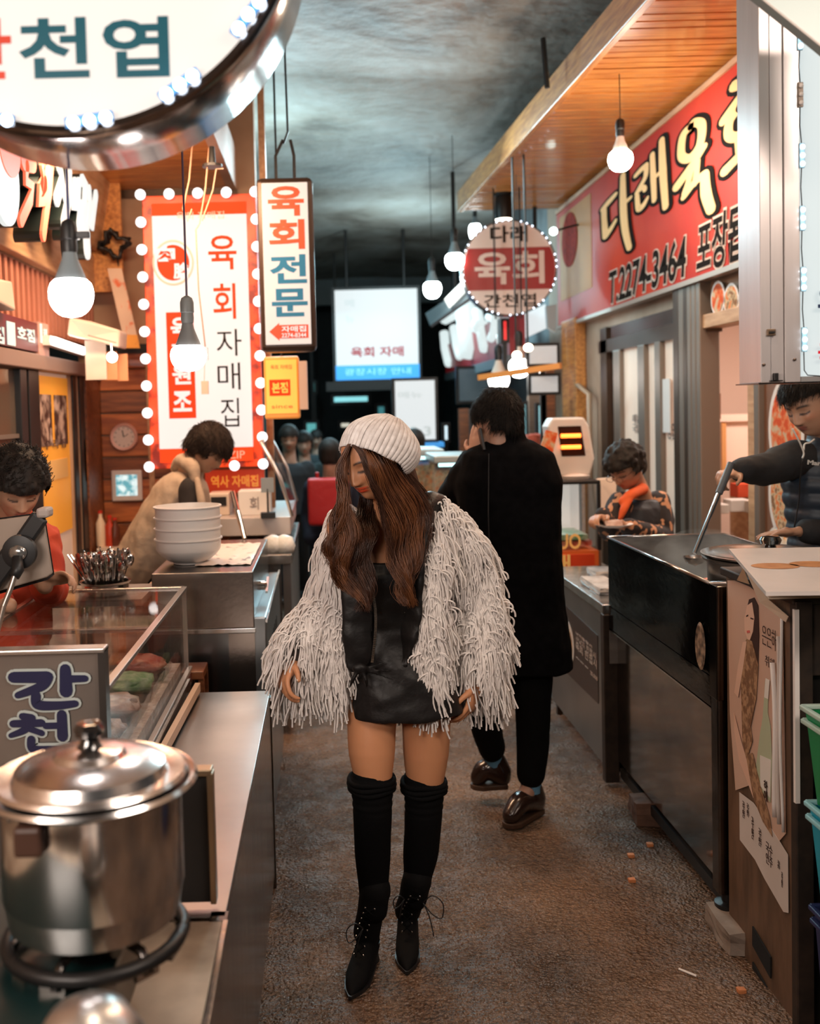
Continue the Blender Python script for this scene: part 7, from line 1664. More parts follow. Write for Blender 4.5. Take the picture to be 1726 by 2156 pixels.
# --- thigh socks with rolled tops
def leg_sock(P, R, name, top):
    b = MB(); limb(b, P, R, 22)
    o = fuse(b, name, knit, wo, .005, 3, lambda co: np.array([.0012*math.sin(p[2]*260) if p[2] > top-.09 else mnoise.noise(Vector((p[0]*20,p[1]*20,p[2]*12)))*.002 for p in co])); return o
s1 = leg_sock([W(783,1642,2.905),W(784,1700,2.90),W(784,1790,2.92),W(787,1870,2.92),W(788,1915,2.905)], [.0655,.0585,.0550,.0450,.0400], 'thigh_sock', W(783,1642,2.9).z)
s2 = leg_sock([W(892,1648,2.985),W(892,1700,2.99),W(886,1790,3.02),W(878,1850,3.03),W(873,1890,3.025)], [.0645,.0580,.0545,.0445,.0400], 'thigh_sock', W(892,1648,2.99).z)
for s_, c, r in ((s1,W(782,1640,2.905),.0665),(s2,W(892,1646,2.985),.0655)):
    for dz, rr in ((0,.985),(-.013,1.005),(-.026,.985)):
        MB().tube([(c.x+r*rr*math.cos(a),c.y+r*rr*math.sin(a),c.z+dz+.003*math.sin(3*a+dz*90)) for a in np.linspace(0,2*math.pi,41)], .0078, 8).build('rolled_band', knit, s_, smooth=True)
# --- lace-up pointed ankle boots
suede = mat('black_suede', (.005,.005,.0055), .8, bump=.0006, bs=200, spec=.15)
def boot(a, toe, toedir, top_z, label=None):
    d = Vector(toedir).normalized(); q = Vector((-d.y,d.x,0)); heel = Vector((toe.x,toe.y,0))-d*.215
    b = MB()
    n = 18; rings = []
    sec = [(0,.030,.055,.052),(.035,.033,.052,.060),(.075,.034,.042,.058),(.115,.036,.033,.044),(.155,.036,.026,.032),(.19,.028,.020,.022),(.215,.014,.013,.014),(.232,.004,.008,.008)]
    V = []
    for s_, w_, zc, h_ in sec:
        c = heel+d*s_; 
        for k in range(n):
            t = 2*math.pi*k/n; V.append(tuple(c+q*(w_*math.cos(t))+Vector((0,0,max(.008,zc+h_*math.sin(t)*.92)))))
    m_ = len(sec); Fc = [(i*n+k, i*n+(k+1)%n, (i+1)*n+(k+1)%n, (i+1)*n+k) for i in range(m_-1) for k in range(n)]+[tuple(range(n-1,-1,-1)), tuple(range((m_-1)*n,m_*n))]
    b.add(V, Fc)
    ank = heel+d*.048; ank.z = .10; limb(b, [ank, ank.lerp(a,.5)+d*.004, a, a+(a-ank)*.25], [.041,.040,.045,.046], 18)
    bo = fuse(b, 'ankle_boot', suede, wo, .0045, 2)
    hb_ = MB().lathe([(.030,0),(.031,.004),(.026,.03),(.034,.06)], heel+d*.022, 18); hb_.build('heel', blackp, bo, smooth='auto')
    sole = [heel+d*s_+q*w_ for s_, w_ in ((.05,.030),(.11,.036),(.16,.038),(.20,.026),(.236,.004))]; sole += [p-q*2*w_ for p, w_ in zip(sole[::-1], (.004,.026,.038,.036,.030))]
    for p in sole: p.z = .002
    MB().prism(sole, (0,0,.010)).build('sole', blackp, bo)
    # eyelets and laces on the front of the shaft
    ey = mat('silver_eyelet', (.8,.8,.8), .2, 1.); L = []; R = []
    f0 = a+d*.0445; f0.z = a.z-.01; ank0 = ank+d*.042; f1 = heel+d*.135; f1.z = .080; fm = heel+d*.100; fm.z = .128
    for i in range(8):
        t = i/7; c = f1.lerp(fm, t/.35) if t < .35 else fm.lerp(f0, (t-.35)/.65)
        for s_, lst in ((-1,L),(1,R)):
            p = c+q*s_*.014+d*.0015; lst.append(p); MB().ball(p, .0031, 8, 6).build('eyelet', ey, bo)
    lc_ = MB()
    for i in range(7): lc_.tube([L[i]+d*.003, R[i+1]+d*.003], .0016, 5).tube([R[i]+d*.004, L[i+1]+d*.004], .0016, 5); lc_.build('lace', suede, bo)
    return bo, L, R, q, d
bL, L1, R1_, q1, d1 = boot(aL, WZ(741,2098,.0), (-.30,-.95,0), .27)
bR, L2, R2, q2, d2 = boot(aR, WZ(857,2046,.0), (-.10,-.99,0), .27)
def bow(p, s, sc, parent, loopup=.0):
    pts = [p, p+Vector((s*.03,-.01,.025))*sc, p+Vector((s*.06,-.012,.0))*sc, p+Vector((s*.055,-.012,-.045))*sc, p+Vector((s*.025,-.01,-.030))*sc, p]
    MB().tube(cat_(pts,5), .0018, 5).build('lace_loop', blackp, parent, smooth=True)
    pts = [p, p+Vector((s*.018,-.012,-.04))*sc, p+Vector((s*.030,-.012,-.10))*sc]; MB().tube(cat_(pts,4), .0018, 5).build('lace_end', blackp, parent, smooth=True)
bow(W(851,1893,2.985), -1, .55, bR); bow(W(890,1900,2.985), 1, 1.0, bR)
bow(W(764,1955,2.87), -1, .8, bL)
# --- coat: shell, then yarn fringe
cream_y = mat('cream_yarn', (.86,.80,.76), .8, col2=(.74,.68,.65), vs=14, bump=.0006, bs=350, sheen=.2)
shell_m = mat('coat_backing', (.06,.05,.045), .9)  # backing coloured blackish so the gaps between yarns look shaded
b = MB()
limb(b, [W(722,1092,2.97),W(706,1180,2.975),W(690,1268,2.965),W(652,1330,2.93),W(622,1376,2.90)], [.036,.047,.053,.056,.054], 20)
limb(b, [W(922,1082,3.0),W(984,1170,3.02),W(1008,1280,3.02),W(1008,1385,2.98)], [.042,.056,.062,.060], 20)
limb(b, [W(722,1110,2.955),W(716,1230,2.915),W(708,1330,2.90),W(704,1395,2.895)], [.030,.036,.040,.036], 16, flat=.8)
limb(b, [W(914,1096,2.97),W(905,1190,2.925),W(895,1300,2.905),W(902,1400,2.90)], [.034,.046,.054,.052], 16, flat=.8)
loft(b, [(W(836,y_,3.09),w_,.045,Vector((0,1,0))) for y_, w_ in ((1410,.165),(1300,.165),(1180,.16),(1110,.13),(1090,.09))], X_, 22)
shell = fuse(b, 'coat', shell_m, wo, .009, 3)
P, N = sample_surface(shell, 12500, rng)
K = 12
pxc = P[:,0]/P[:,1]*2100+685
ok = (N[:,1] < .5) & ~((pxc > 752) & (pxc < 850) & (P[:,1] < 3.02))
P, N, pxc = P[ok], N[ok], pxc[ok]
S_ = len(P); L = rng.uniform(.085,.165,S_); amp = rng.uniform(.0015,.0055,S_); ph_ = rng.uniform(0,6.28,S_); fq = rng.uniform(.8,2.0,S_)
t = np.linspace(0,1,K)
out = np.array(N); out[:,1] = np.where(out[:,1] > 0, out[:,1]*.3, out[:,1])
# neighbouring yarns hang in clumps: one smooth sideways drift per area plus a little of their own
drift = np.array([mnoise.noise(Vector((p[0]*22,p[1]*22,p[2]*14))) for p in P])*.045
side_push = rng.normal(0,.009,S_)+drift
lift = rng.uniform(.006,.016,S_)
top_ = np.clip(N[:,2],0,1)
Q = np.empty((S_,K,3))
for k in range(K):
    tt = t[k]
    Q[:,k] = P + out*(lift*(1-math.exp(-tt*6)))[:,None]
    Q[:,k,2] += -L*(tt**1.15)*(1-.45*top_) + lift*1.3*math.sin(min(tt*5,math.pi))*top_
    Q[:,k,:2] += out[:,:2]*(L*top_*.55*math.sin(tt*math.pi/2))[:,None]
    Q[:,k,0] += side_push*tt**1.3 + amp*np.sin(ph_+fq*6.28*tt)*tt**.5
    Q[:,k,1] += amp*np.cos(ph_*1.7+fq*6.28*tt)*tt**.5
cxw = pxc-836
fl = np.clip((1.32-P[:,2])/.35,0,1)*np.clip(np.abs(cxw)-120,0,110)/110*np.sign(cxw)*.022
for k in range(K): Q[:,k,0] += fl*t[k]
hcs = [np.array(wL+dL*.05), np.array(wR+dR*.06)]
keep_ = np.ones(len(Q),bool)
for hc3 in hcs:
    dd = np.sqrt(((Q[:,5:,[0,2]]-hc3[None,None,[0,2]])**2).sum(2)).min(1); keep_ &= ~((dd < .038) & (Q[:,-1,1] < hc3[1]+.01) & (rng.random(len(Q)) < .82))
Q = Q[keep_]
strands(Q, None, 'yarn_fringe', cream_y, shell, rad=.0027, sides=4)
# loops and curls lying on the outside of the sleeves and shoulders
P2, N2 = sample_surface(shell, 2600, rng); px2 = P2[:,0]/P2[:,1]*2100+685; v2 = (N2[:,1] < -.05) & ~((px2 > 740) & (px2 < 872)) & ((px2 > 860) | (P2[:,2] < 1.12)); P2, N2 = P2[v2], N2[v2]; S2 = len(P2)
a0 = rng.uniform(-.9,.9,S2); R2_ = rng.uniform(.005,.015,S2); ln_ = rng.uniform(2.0,5.2,S2); K2 = 14; Q2 = np.empty((S2,K2,3)); sg = rng.choice([-1,1],S2)
for k in range(K2):
    tt = k/(K2-1); al = tt*ln_
    Q2[:,k] = P2+N2*(.012+.010*math.sin(tt*math.pi))
    Q2[:,k,0] += sg*R2_*(1-np.cos(al))*.7+a0*.03*tt; Q2[:,k,2] += R2_*(np.sin(al)*.9-2.4*tt)
strands(Q2, None, 'yarn_loops', cream_y, shell, rad=.0028, sides=4)
# --- beanie
bn = mat('white_ribbed_knit', (.80,.76,.74), .85, col2=(.62,.57,.55), vs=40, bump=.001, bs=300)
bc2 = W(784.5,968,2.883)
ax_ = Vector((.38,.26,.88)).normalized(); xb2 = Vector((.86,.10,-.40)); xb2 = (xb2-ax_*xb2.dot(ax_)).normalized(); fwb = ax_.cross(xb2).normalized()
n, m_ = 216, 40; V = []
for i in range(m_):
    s_ = i/(m_-1); a_ = s_*math.pi/2; h_ = -.004+.132*math.sin(a_)**.95
    r_ = (.0935+.012*math.sin(min(math.pi,s_*2.2*math.pi/1.6)))*(math.cos(a_)**.62 if s_ > 0 else 1)+.0005
    for k in range(n):
        a = 2*math.pi*k/n; rib = .0022*math.cos(a*46)*min(1,r_/.05)
        wob = .006*mnoise.noise(Vector((math.cos(a)*1.5,math.sin(a)*1.5,s_*3)))
        lower = max(0,math.cos(a)); sag = Vector((.010,.004,-.020))*lower*math.sin(s_*math.pi)**.8
        V.append(tuple(bc2+ax_*(h_+wob)+xb2*((r_+rib)*math.cos(a)*1.04)+fwb*((r_+rib)*math.sin(a)*1.14)+sag+Vector((.016,0,-.006))*s_))
Fc = [(i*n+k, i*n+(k+1)%n, (i+1)*n+(k+1)%n, (i+1)*n+k) for i in range(m_-1) for k in range(n)]
bb = MB().add(V, Fc); be = bb.build('beanie', bn, wo, smooth=True, merge=False); md = be.modifiers.new('s','SOLIDIFY'); md.thickness = .005; md.offset = 1
# --- long wavy hair: locks follow guide curves
hm = mat('chestnut_hair', (.070,.022,.009), .36, col2=(.20,.072,.026), vs=9, st=(4,4,.8), spec=.55)
hd = mat('dark_chestnut_hair', (.035,.013,.008), .38, col2=(.075,.028,.014), vs=9, st=(4,4,.8), spec=.5)
def guide(pts): return np.array([list(W(x,y,d)) for x,y,d in pts])
def resample(G, K):
    C = np.array([list(v) for v in cat_([Vector(g) for g in G], 8)]); s = np.r_[0, np.cumsum(np.linalg.norm(np.diff(C,axis=0),axis=1))]; u = np.linspace(0,s[-1],K); return np.stack([np.interp(u,s,C[:,i]) for i in range(3)],1)
def locks(G1, G2, nl, per, K=30, spread=.010, wave=.010, rad=.0012, name='hair_locks', m=hm, short=.25, seed=1, dep=.02, wf=2.4):
    r = np.random.default_rng(seed); A1, A2 = resample(G1,K), resample(G2,K); out_ = []
    t = np.linspace(0,1,K)[:,None]
    for i in range(nl):
        f = r.random(); base = A1*(1-f)+A2*f; phs = seed*1.3+f*3.4+r.normal(0,.35); ff = wf*r.uniform(.93,1.07); am = wave*r.uniform(.8,1.35); ln = 1-short*r.random()**2
        base = base+np.array([0,r.uniform(-dep,dep),0])[None]*t**.3
        w = np.concatenate([am*np.sin(phs+ff*6.28*t)*t**.8, am*.8*np.cos(phs*1.3+ff*6.28*t)*t**.8, 0*t],1)
        cen = base+w
        cen = np.stack([np.interp(np.linspace(0,ln,K), np.linspace(0,1,K), cen[:,j]) for j in range(3)],1)
        for j in range(per):
            o_ = r.normal(0,spread,3)*np.array([1,.8,.25]); tap = (.45+.9*np.sin(np.linspace(0,1,K)*2.6))[:,None]
            out_.append(cen+o_[None]*tap+np.cumsum(r.normal(0,.00035,(K,3)),0))
    Q = np.array(out_); R = np.tile(np.linspace(1,.35,K)[None]*rad,(len(Q),1))
    return strands(Q, None, name, m, wo, rad=R, sides=3)
# image-left curtain
gA = guide([(736,935,2.815),(715,985,2.82),(722,1050,2.79),(716,1115,2.79),(694,1165,2.785),(712,1215,2.78),(728,1240,2.775)])
gB = guide([(734,937,2.83),(723,1000,2.825),(732,1060,2.80),(742,1110,2.79),(736,1190,2.78),(754,1245,2.775),(766,1285,2.77)])
locks(gA, gB, 60, 18, spread=.0042, wave=.016, seed=2, name='left_hair', dep=.012)
gA2 = guide([(733,937,2.83),(720,990,2.82),(716,1060,2.81),(692,1112,2.80),(686,1150,2.785),(712,1185,2.78),(704,1218,2.775)])
locks(gA2, gA, 14, 12, spread=.0035, wave=.015, seed=3, name='left_outer_hair', dep=.012)
gB2 = guide([(764,1030,2.95),(756,1070,2.93),(751,1105,2.85),(748,1140,2.80),(744,1200,2.785),(758,1250,2.775),(764,1285,2.77)])
gC = guide([(786,1030,2.95),(786,1075,2.93),(784,1110,2.87),(780,1150,2.81),(778,1210,2.79),(770,1250,2.78),(762,1288,2.77)])
locks(gB2, gC, 46, 14, spread=.0045, wave=.016, seed=4, name='centre_hair', m=hd, dep=.015)
gD = guide([(765,945,2.79),(781,985,2.775),(799,1030,2.79),(815,1085,2.81),(830,1140,2.81),(834,1200,2.805),(850,1250,2.80),(868,1278,2.795)])
gE = guide([(832,978,2.83),(852,1012,2.86),(874,1050,2.88),(890,1095,2.88),(882,1150,2.85),(862,1200,2.83),(848,1235,2.81),(862,1272,2.80)])
locks(gD, gE, 110, 18, spread=.0055, wave=.015, seed=5, name='right_hair', m=hm, dep=.02)
gF = guide([(850,985,2.91),(870,1014,2.95),(893,1052,2.965),(902,1098,2.955),(886,1155,2.90),(864,1212,2.86)])
locks(gE, gF, 70, 16, spread=.006, wave=.010, seed=6, name='shoulder_hair', m=hd, dep=.02)
gG = guide([(742,937,2.80),(756,950,2.78),(768,975,2.77),(782,1008,2.772),(797,1040,2.785),(806,1085,2.80)])
locks(gG, gD, 46, 14, spread=.0030, wave=.004, seed=8, name='parting_hair', m=hd, short=.3, dep=.005)
# dark mass behind the locks so no gaps show
b = MB(); M3 = HM.to_3x3()
b.ball(HM @ Vector((0,.034,.012)), (.082,.084,.094), 24, 16, M3); b.ball(HM @ Vector((.030,.0,.045)), (.056,.070,.056), 20, 12, M3)
limb(b, [HM @ Vector((.02,.06,-.05)), W(850,1060,3.02), W(856,1120,3.02)], [.062,.062,.045], 16)
fuse(b, 'hair_mass', hd, wo, .007, 2)
# ================================================================== THE OTHER PEOPLE
V3 = Vector
blackwool = mat('black_wool', (.0035,.0035,.004), .95, col2=(.006,.006,.007), vs=30, bump=.0004, bs=300, spec=.08)
# --- man in black walking away, phone at his ear
m = {}
D = 3.95
J = dict(head=W(1043,888,3.96), fwd=V3((-.35,.90,-.12)), up=V3((.04,0,1)), neck=W(1066,922,3.94), sL=W(992,1000,3.97), sR=W(1140,1000,3.97),
         eL=W(952,1050,4.12), wL=W(1000,968,4.05), eR=W(1150,1170,4.0), wR=W(1128,1275,3.90), pel=W(1085,1310,4.0),
         hL=W(1040,1370,4.02), hR=W(1118,1370,3.98), kL=W(1022,1500,4.05), aL=W(1040,1650,4.16), kR=W(1122,1530,3.97), aR=W(1118,1700,3.99), tL=W(1008,1695,4.16), tR=WZ(1085,1712,.04))
J['tL'].z = .095; J['aL'].z = .19; J['tR'] = WZ(1075,1722,.04); J['aR'].z = .13
cl = dict(top=blackwool, pants=cloth('black_trousers', (.005,.005,.0055), spec=.1), top_name='overcoat', g=.03, sr=(.078,.066,.060), cuff=.9, collar=True, w=1.05,
          prof=[(-.24,.205,.165,-.01),(-.10,.20,.160,0),(.1,.185,.145,0),(.45,.175,.13,0),(.78,.20,.125,0),(.92,.165,.10,0),(.985,.085,.072,0)], pr=(.092,.068,.058), hem=.80,
          shoe=mat('dark_brown_leather', (.030,.014,.010), .22, coat=.5), wr=.008)
hh = dict(L=(W(1001,966,3.93), V3((.10,-.02,.99)), V3((.62,.78,.0)), 1, .95, (.22,.26,.32,.4)))
man, MM, bdy, top = figure('person', 'man seen from behind in long black overcoat with phone at his ear', J, cl, hands=hh, hairm=blackhair, hairkw=dict(fringe=.2, back=-.050, puff=.008, front_y=-.6, side=.012, res=.006, seed=3, short=True), skin=(.50,.28,.20), vox=.009)
# coat seam, trouser socks
MB().tube([W(1029,955,3.845),W(1028,1080,3.815),W(1031,1190,3.82)], .0022, 5).build('back_seam', mat('seam_grey', (.02,.02,.022), .6), top)
sockm = mat('pale_blue_sock', (.14,.34,.52), .8, col2=(.05,.09,.14), vs=18, lo=.5, hi=.56)
for a, k_ in (('aL','kL'),('aR','kR')):
    p = J[a]; q = p.lerp(J[k_], .26); MB().tube([p-V3((0,0,.02)), p.lerp(q,.5), q], [.041,.041,.043], 18).build('sock', sockm, man, smooth='auto')
ph = thing('phone', 'black phone held against the ear of the man in the overcoat', 'phone', W(1012,930,3.965))
MB().bar(W(1009,903,3.90),W(1019,950,3.88),.011,.05,up=(0,1,0)).build('phone_body', blackp, ph, bevel=.003)

# --- cook at the boiling tub
puffer = mat('navy_puffer', (.016,.026,.042), .45, col2=(.026,.040,.060), vs=8, bump=.002, bs=20, spec=.4)
dks = cloth('charcoal_knit', (.018,.020,.024), bump=.0012, bs=40)
J = dict(head=W(1704,853,3.93), fwd=V3((-.80,-.44,-.40)), up=V3((-.22,.02,.95)), neck=W(1745,925,3.98), sL=W(1680,965,3.94), sR=W(1838,970,4.0),
         eL=W(1612,988,3.88), wL=W(1560,990,3.80), eR=W(1806,1120,3.92), wR=W(1700,1118,3.85), pel=W(1772,1290,3.98))
cl = dict(top=puffer, sleeve=dks, top_name='puffer_vest', g=.02, sr=(.080,.066,.050), cuff=.98, collar=True, prof=[(-.10,.175,.15,0),(.1,.18,.15,0),(.4,.175,.14,0),(.75,.19,.135,0),(.90,.155,.105,0),(.98,.085,.075,0)], wr=.004)
hh = dict(L=(W(1557,992,3.80), V3((-.85,-.30,-.12)), V3((-.10,.20,-1)), 1, .95, (.95,1.0,1.05,1.1)), R=(W(1668,1120,3.83), V3((-1,-.15,.0)), V3((0,-.1,-1)), -1, .9, (.15,.2,.2,.25)))
cook, CM, cb_, ct_ = figure('person', 'cook in navy puffer vest leaning over the tub, stirring with the ladle', J, cl, hands=hh, hairkw=dict(fringe=.052, back=-.04, puff=.008, side=.012, res=.006, seed=8, front_y=-.05), skin=(.52,.30,.20), head_scale=1.06, paintkw=dict(lips=(.46,.15,.12), brow=(.015,.01,.009), beard=.25, brow_w=.0042), vox=.008, res=110)
# quilted baffles follow the vest: horizontal bulges
me = ct_.data
for v in me.vertices:
    z = v.co.z; v.co += v.normal*(.010*abs(math.sin(z*math.pi/.062))-.004)
me.update()
pip = mat('white_piping', (.6,.6,.58), .4)
zx = [W(1668,902,3.80),W(1680,925,3.79),W(1688,942,3.79),W(1692,955,3.785),W(1689,965,3.78)]
MB().tube(cat_(zx,5), .0035, 6).build('collar_piping', pip, ct_, smooth=True)
MB().tube(cat_([W(1692,948,3.79),W(1694,935,3.80),W(1705,932,3.80),W(1714,925,3.82)],5), .0035, 6).build('collar_piping', pip, ct_, smooth=True)
MB().tube(cat_([W(1690,965,3.80),W(1684,1010,3.82),W(1682,1050,3.84),W(1672,1110,3.86)],4), .003, 5).build('zip', blackp, ct_, smooth=True)
text('Marm', W(1720,975,3.80), V3((1,.0,-.12)), V3((.12,0,1)), .075, .018, pip, ct_, bold=.03)

# --- woman with glasses at the far side of the tub
floral = mat('floral_sleeve', (.025,.018,.018), .8, col2=(.62,.30,.16), vs=26, lo=.56, hi=.60, detail=1)
dkv = mat('black_quilted_vest', (.018,.020,.026), .55, col2=(.030,.032,.040), vs=7, bump=.012, bs=9)
J = dict(head=W(1316,985,5.2), fwd=V3((-.66,-.50,-.52)), up=V3((-.25,-.15,.95)), neck=W(1350,1045,5.30), sL=W(1305,1062,5.22), sR=W(1385,1058,5.32),
         eL=W(1283,1115,5.15), wL=W(1268,1085,5.02), eR=W(1390,1130,5.22), wR=W(1318,1108,5.0), pel=W(1352,1230,5.35))
cl = dict(top=dkv, sleeve=floral, top_name='quilted_vest', g=.02, sr=(.070,.064,.046), cuff=.95, collar=False, wr=.006)
hh = dict(L=(W(1272,1090,5.03), V3((-.6,-.5,.1)), V3((.2,-.2,-1)), 1, .95, (.7,.7,.8,.8)), R=(W(1320,1107,5.0), V3((-1,-.25,.05)), V3((0,.2,1)), -1, .95, (.3,.35,.4,.4)))
gw, GM, gb_, gt_ = figure('person', 'older woman with glasses, orange scarf and floral sleeves preparing food', J, cl, female=True, hands=hh, hairkw=dict(fringe=.040, back=-.06, puff=.016, curly=.014, side=-.02, res=.007, seed=12), skin=(.55,.30,.19), vox=.009, res=90)
b = MB(); limb(b, [W(1352,1030,5.20),W(1328,1042,5.13),W(1312,1056,5.12)], [.034,.032,.026], 12, flat=.8); limb(b, [W(1326,1045,5.12),W(1314,1070,5.09),W(1306,1092,5.09)], [.026,.024,.014], 12, flat=.7)
fuse(b, 'scarf', mat('orange_scarf', (.80,.13,.03), .8, bump=.004, bs=30), gw, .007, 2)
b = MB()
for s_ in (-1,1): b.tube([GM @ V3((s_*.031+.020*math.cos(a),-.108,-.001+.015*math.sin(a))) for a in np.linspace(0,6.283,21)], .0013, 5)
b.tube([GM @ V3((-.011,-.110,.002)), GM @ V3((.011,-.110,.002))], .0014, 5)
for s_ in (-1,1): b.tube([GM @ V3((s_*.051,-.106,.002)), GM @ V3((s_*.078,.005,.004))], .0014, 5)
gl_ = b.build('glasses_frame', mat('glasses_brown', (.12,.05,.04), .3), gw)
b = MB(); 
pl = thing('white_plate', 'white plate of food held over the tub edge by the woman with glasses', 'plate', W(1290,1112,4.95))
pc_ = W(1290,1110,4.95)
MB().lathe([(.045,0),(.05,.003),(.095,.014),(.098,.018),(.05,.008),(0,.007)], pc_, 28).build('plate_dish', white, pl, smooth='auto')
rock('diced_food', 'small heap of pale diced food on the held white plate', (pc_.x-.04,pc_.y-.04,pc_.z+.010),(pc_.x+.04,pc_.y+.04,pc_.z+.035), 90, foods[3][1], 'food')

# --- vest wearer bending at the left counter
vestm = cloth('cream_fleece', (.48,.36,.27), c2=(.40,.29,.21), bump=.005, bs=18); dsl = cloth('dark_brown_sleeve', (.020,.013,.012))
J = dict(head=W(438,948,5.0), fwd=V3((.74,-.25,-.62)), up=V3((.45,0,.85)), neck=W(400,1000,5.05), sL=W(366,1020,5.18), sR=W(402,1030,4.92),
         eL=W(402,1120,5.3), wL=W(440,1130,5.2), eR=W(398,1110,4.86), wR=W(440,1135,4.85), pel=W(330,1160,5.15), hL=W(318,1220,5.25), hR=W(335,1220,5.05), kL=W(330,1400,5.25), aL=W(325,1560,5.28), kR=W(345,1400,5.05), aR=W(335,1560,5.05), tL=W(345,1575,5.28), tR=W(355,1575,5.05))
for k_, z_ in (('aL',.10),('aR',.10),('tL',.045),('tR',.045),('kL',.48),('kR',.48)): J[k_].z = z_
cl = dict(top=vestm, sleeve=dsl, top_name='fleece_vest', g=.045, sr=(.062,.052,.042), cuff=.95, pants=blackwool, prof=[(-.55,.20,.20,0),(-.25,.20,.19,0),(.1,.185,.17,0),(.4,.175,.155,0),(.75,.175,.13,0),(.90,.155,.10,0),(.98,.085,.075,0)], wr=.010, collar=True)
vw, VM, vb_, vt_ = figure('person', 'seller with dark bowl haircut in cream fleece vest bending over the left counter', J, cl, hairm=brownblack, hairkw=dict(fringe=.020, back=-.06, puff=.014, side=-.025, res=.007, seed=22), skin=(.52,.29,.18), vox=.010)
b = MB(); limb(b, [W(372,985,5.12),W(385,972,5.02),W(404,985,4.93),W(412,1010,4.90)], [.035,.042,.040,.028], 12); fuse(b, 'hood', vestm, vw, .009, 3, wrinkle(.006,20))
b = MB(); limb(b, [W(415,1010,4.88),W(424,1055,4.84),W(428,1090,4.83)], [.016,.022,.020], 10); fuse(b, 'vest_edge', vestm, vw, .008, 2)
MB().bar(W(428,1055,4.92),W(430,1082,4.92),.02,.008).build('red_lanyard', red, vw)

# --- seated seller with curly hair behind the tablet
orj = cloth('orange_red_jacket', (.62,.075,.025), c2=(.45,.04,.015), bump=.004, bs=20)
J = dict(head=W(37,1028,3.42), fwd=V3((.42,-.78,-.46)), up=V3((.12,-.12,.98)), neck=W(22,1100,3.52), sL=W(-45,1150,3.50), sR=W(80,1135,3.58),
         eL=W(-60,1260,3.40), wL=W(20,1275,3.20), eR=W(108,1235,3.45), wR=W(92,1232,3.18), pel=W(10,1330,3.60))
cl = dict(top=orj, g=.02, sr=(.074,.062,.052), cuff=.72, collar=True, wr=.010)
hh = dict(R=(W(98,1222,3.20), V3((.80,-.25,.15)), V3((-.2,-.55,-.8)), -1, .95, (.55,.6,.65,.7)))
vd, DM, db_, dt_ = figure('person', 'seller with curly black hair and orange red jacket looking at the tablet', J, cl, female=True, hands=hh, hairkw=dict(fringe=.034, back=-.05, puff=.020, curly=.013, side=-.005, res=.006, seed=31), skin=(.55,.31,.20), paintkw=dict(lips=(.45,.15,.12)), vox=.008, res=110)
r31 = np.random.default_rng(31); n_ = 520
a_ = r31.uniform(0,6.283,n_); z_ = r31.uniform(-.05,1,n_); rr_ = np.sqrt(1-z_**2)
Lc = np.stack([rr_*np.cos(a_)*.100, rr_*np.sin(a_)*.118+.014, z_*.108+.03],1); okk = ~((Lc[:,1] < -.045) & (Lc[:,2] < .055)); Lc = Lc[okk]
Qs = []
for p in Lc:
    nrm = p/np.linalg.norm(p); ph0 = r31.uniform(0,6.28); pts = []
    for k in range(10):
        t_ = k/9; pts.append(list(DM @ V3(tuple(p*(.97+.14*t_)+np.array([math.cos(ph0+t_*6),math.sin(ph0+t_*6),math.cos(ph0*2+t_*5)])*.008*(t_+.3)))))
    Qs.append(pts)
strands(np.array(Qs), None, 'hair_curls', blackhair, vd, rad=.0013, sides=3)

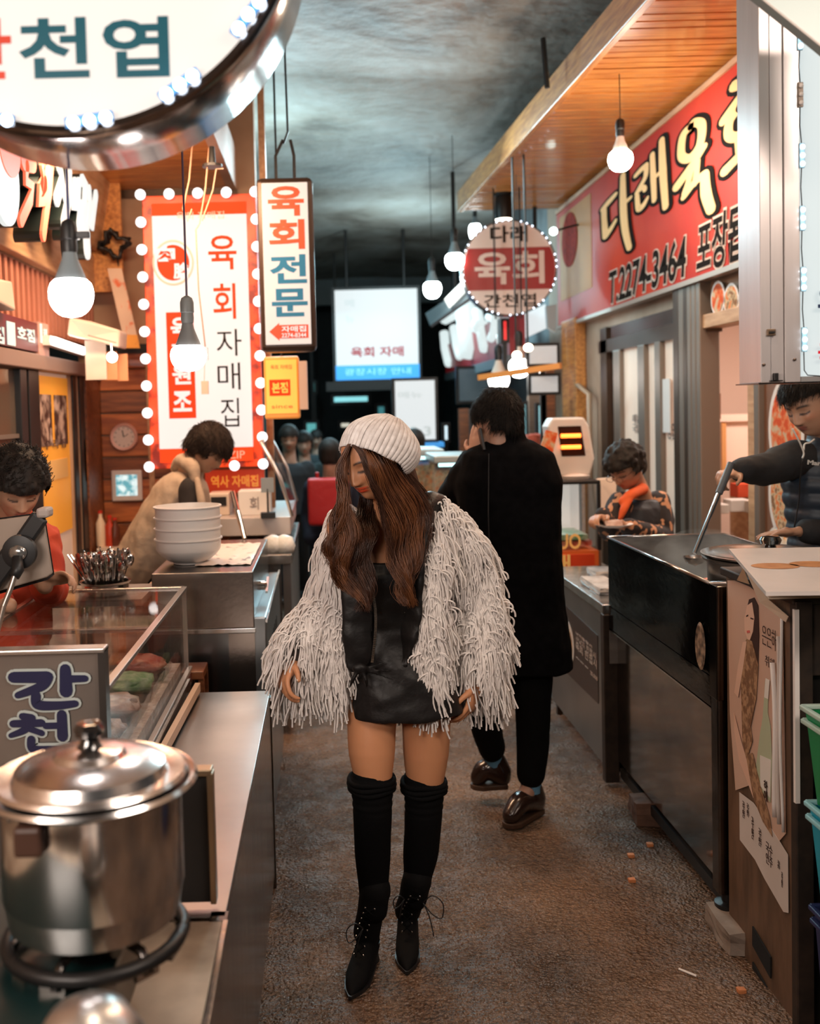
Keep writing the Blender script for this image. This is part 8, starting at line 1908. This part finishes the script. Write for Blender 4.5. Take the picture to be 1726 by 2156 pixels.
# --- blurred passers-by at the far end
def walker(label, x, yh, D, coat_c, extra=None, sc=1.0, faceaway=False, pants=(.01,.012,.016), skin=(.45,.27,.2)):
    c = W(x, yh, D); s_ = (c.z-.12)/1.52
    f = V3((0,1,0)) if faceaway else V3((.05,-1,-.1))
    o = lambda dx, dy, z: V3((c.x+dx*s_, D+dy, z*s_))
    J = dict(head=c, fwd=f, neck=o(0,.02,1.43), sL=o(-.17,.02,1.36), sR=o(.17,.02,1.36), eL=o(-.22,.03,1.08), wL=o(-.20,-.06,.86), eR=o(.22,.03,1.08), wR=o(.20,-.06,.86), pel=o(0,.02,.95),
             hL=o(-.09,.02,.90), hR=o(.09,.02,.90), kL=o(-.10,-.03,.50), kR=o(.10,.06,.50), aL=o(-.10,-.06,.09), aR=o(.10,.16,.10), tL=o(-.11,-.17,.04), tR=o(.11,.06,.04))
    J['tL'].z = .04; J['tR'].z = .04
    cl = dict(top=cloth('coat_%d'%int(x), coat_c), pants=cloth('trousers_%d'%int(x), pants), g=.035, sr=(.075,.062,.052))
    return figure('person', label, J, cl, hairkw=dict(fringe=.03 if not faceaway else .2, back=-.07, puff=.01, res=.012, seed=int(x), front_y=-.07 if not faceaway else -.6), vox=.014, res=50, skin=skin, group='blurred passers-by at the far end')
walker('far passer-by in a dark coat with pale scarf, furthest left of the crowd', 608, 925, 8.6, (.018,.022,.028))
walker('far passer-by in teal black coat right behind the glass guard', 640, 935, 9.6, (.012,.03,.034))
w_, a1, a2, a3 = walker('far passer-by in navy carrying a red bag, left of the white beanie', 694, 958, 7.6, (.015,.016,.035), faceaway=True)
b = MB(); c = W(694,1045,7.3); b.box((c.x-.16,7.12,c.z-.20),(c.x+.14,7.32,c.z+.14)); bag = thing('red_backpack', 'bright red backpack on the passer-by in navy', 'bag', (c.x,7.25,c.z-.2))
fuse(b, 'backpack_body', mat('red_nylon', (.55,.02,.025), .5, bump=.006, bs=14), bag, .02, 6)
for s_ in (-.09,.07): MB().tube([(c.x+s_,7.34,c.z-.12),(c.x+s_,7.44,c.z+.05),(c.x+s_,7.42,c.z+.17)], .014, 6).build('strap', mat('red_nylon', (.55,.02,.025)), bag)
walker('far passer-by with black hair beside the lit menu board', 872, 935, 8.2, (.02,.02,.022), faceaway=True)
walker('distant passer-by in grey in front of the dark alley end', 665, 925, 13, (.04,.05,.055))
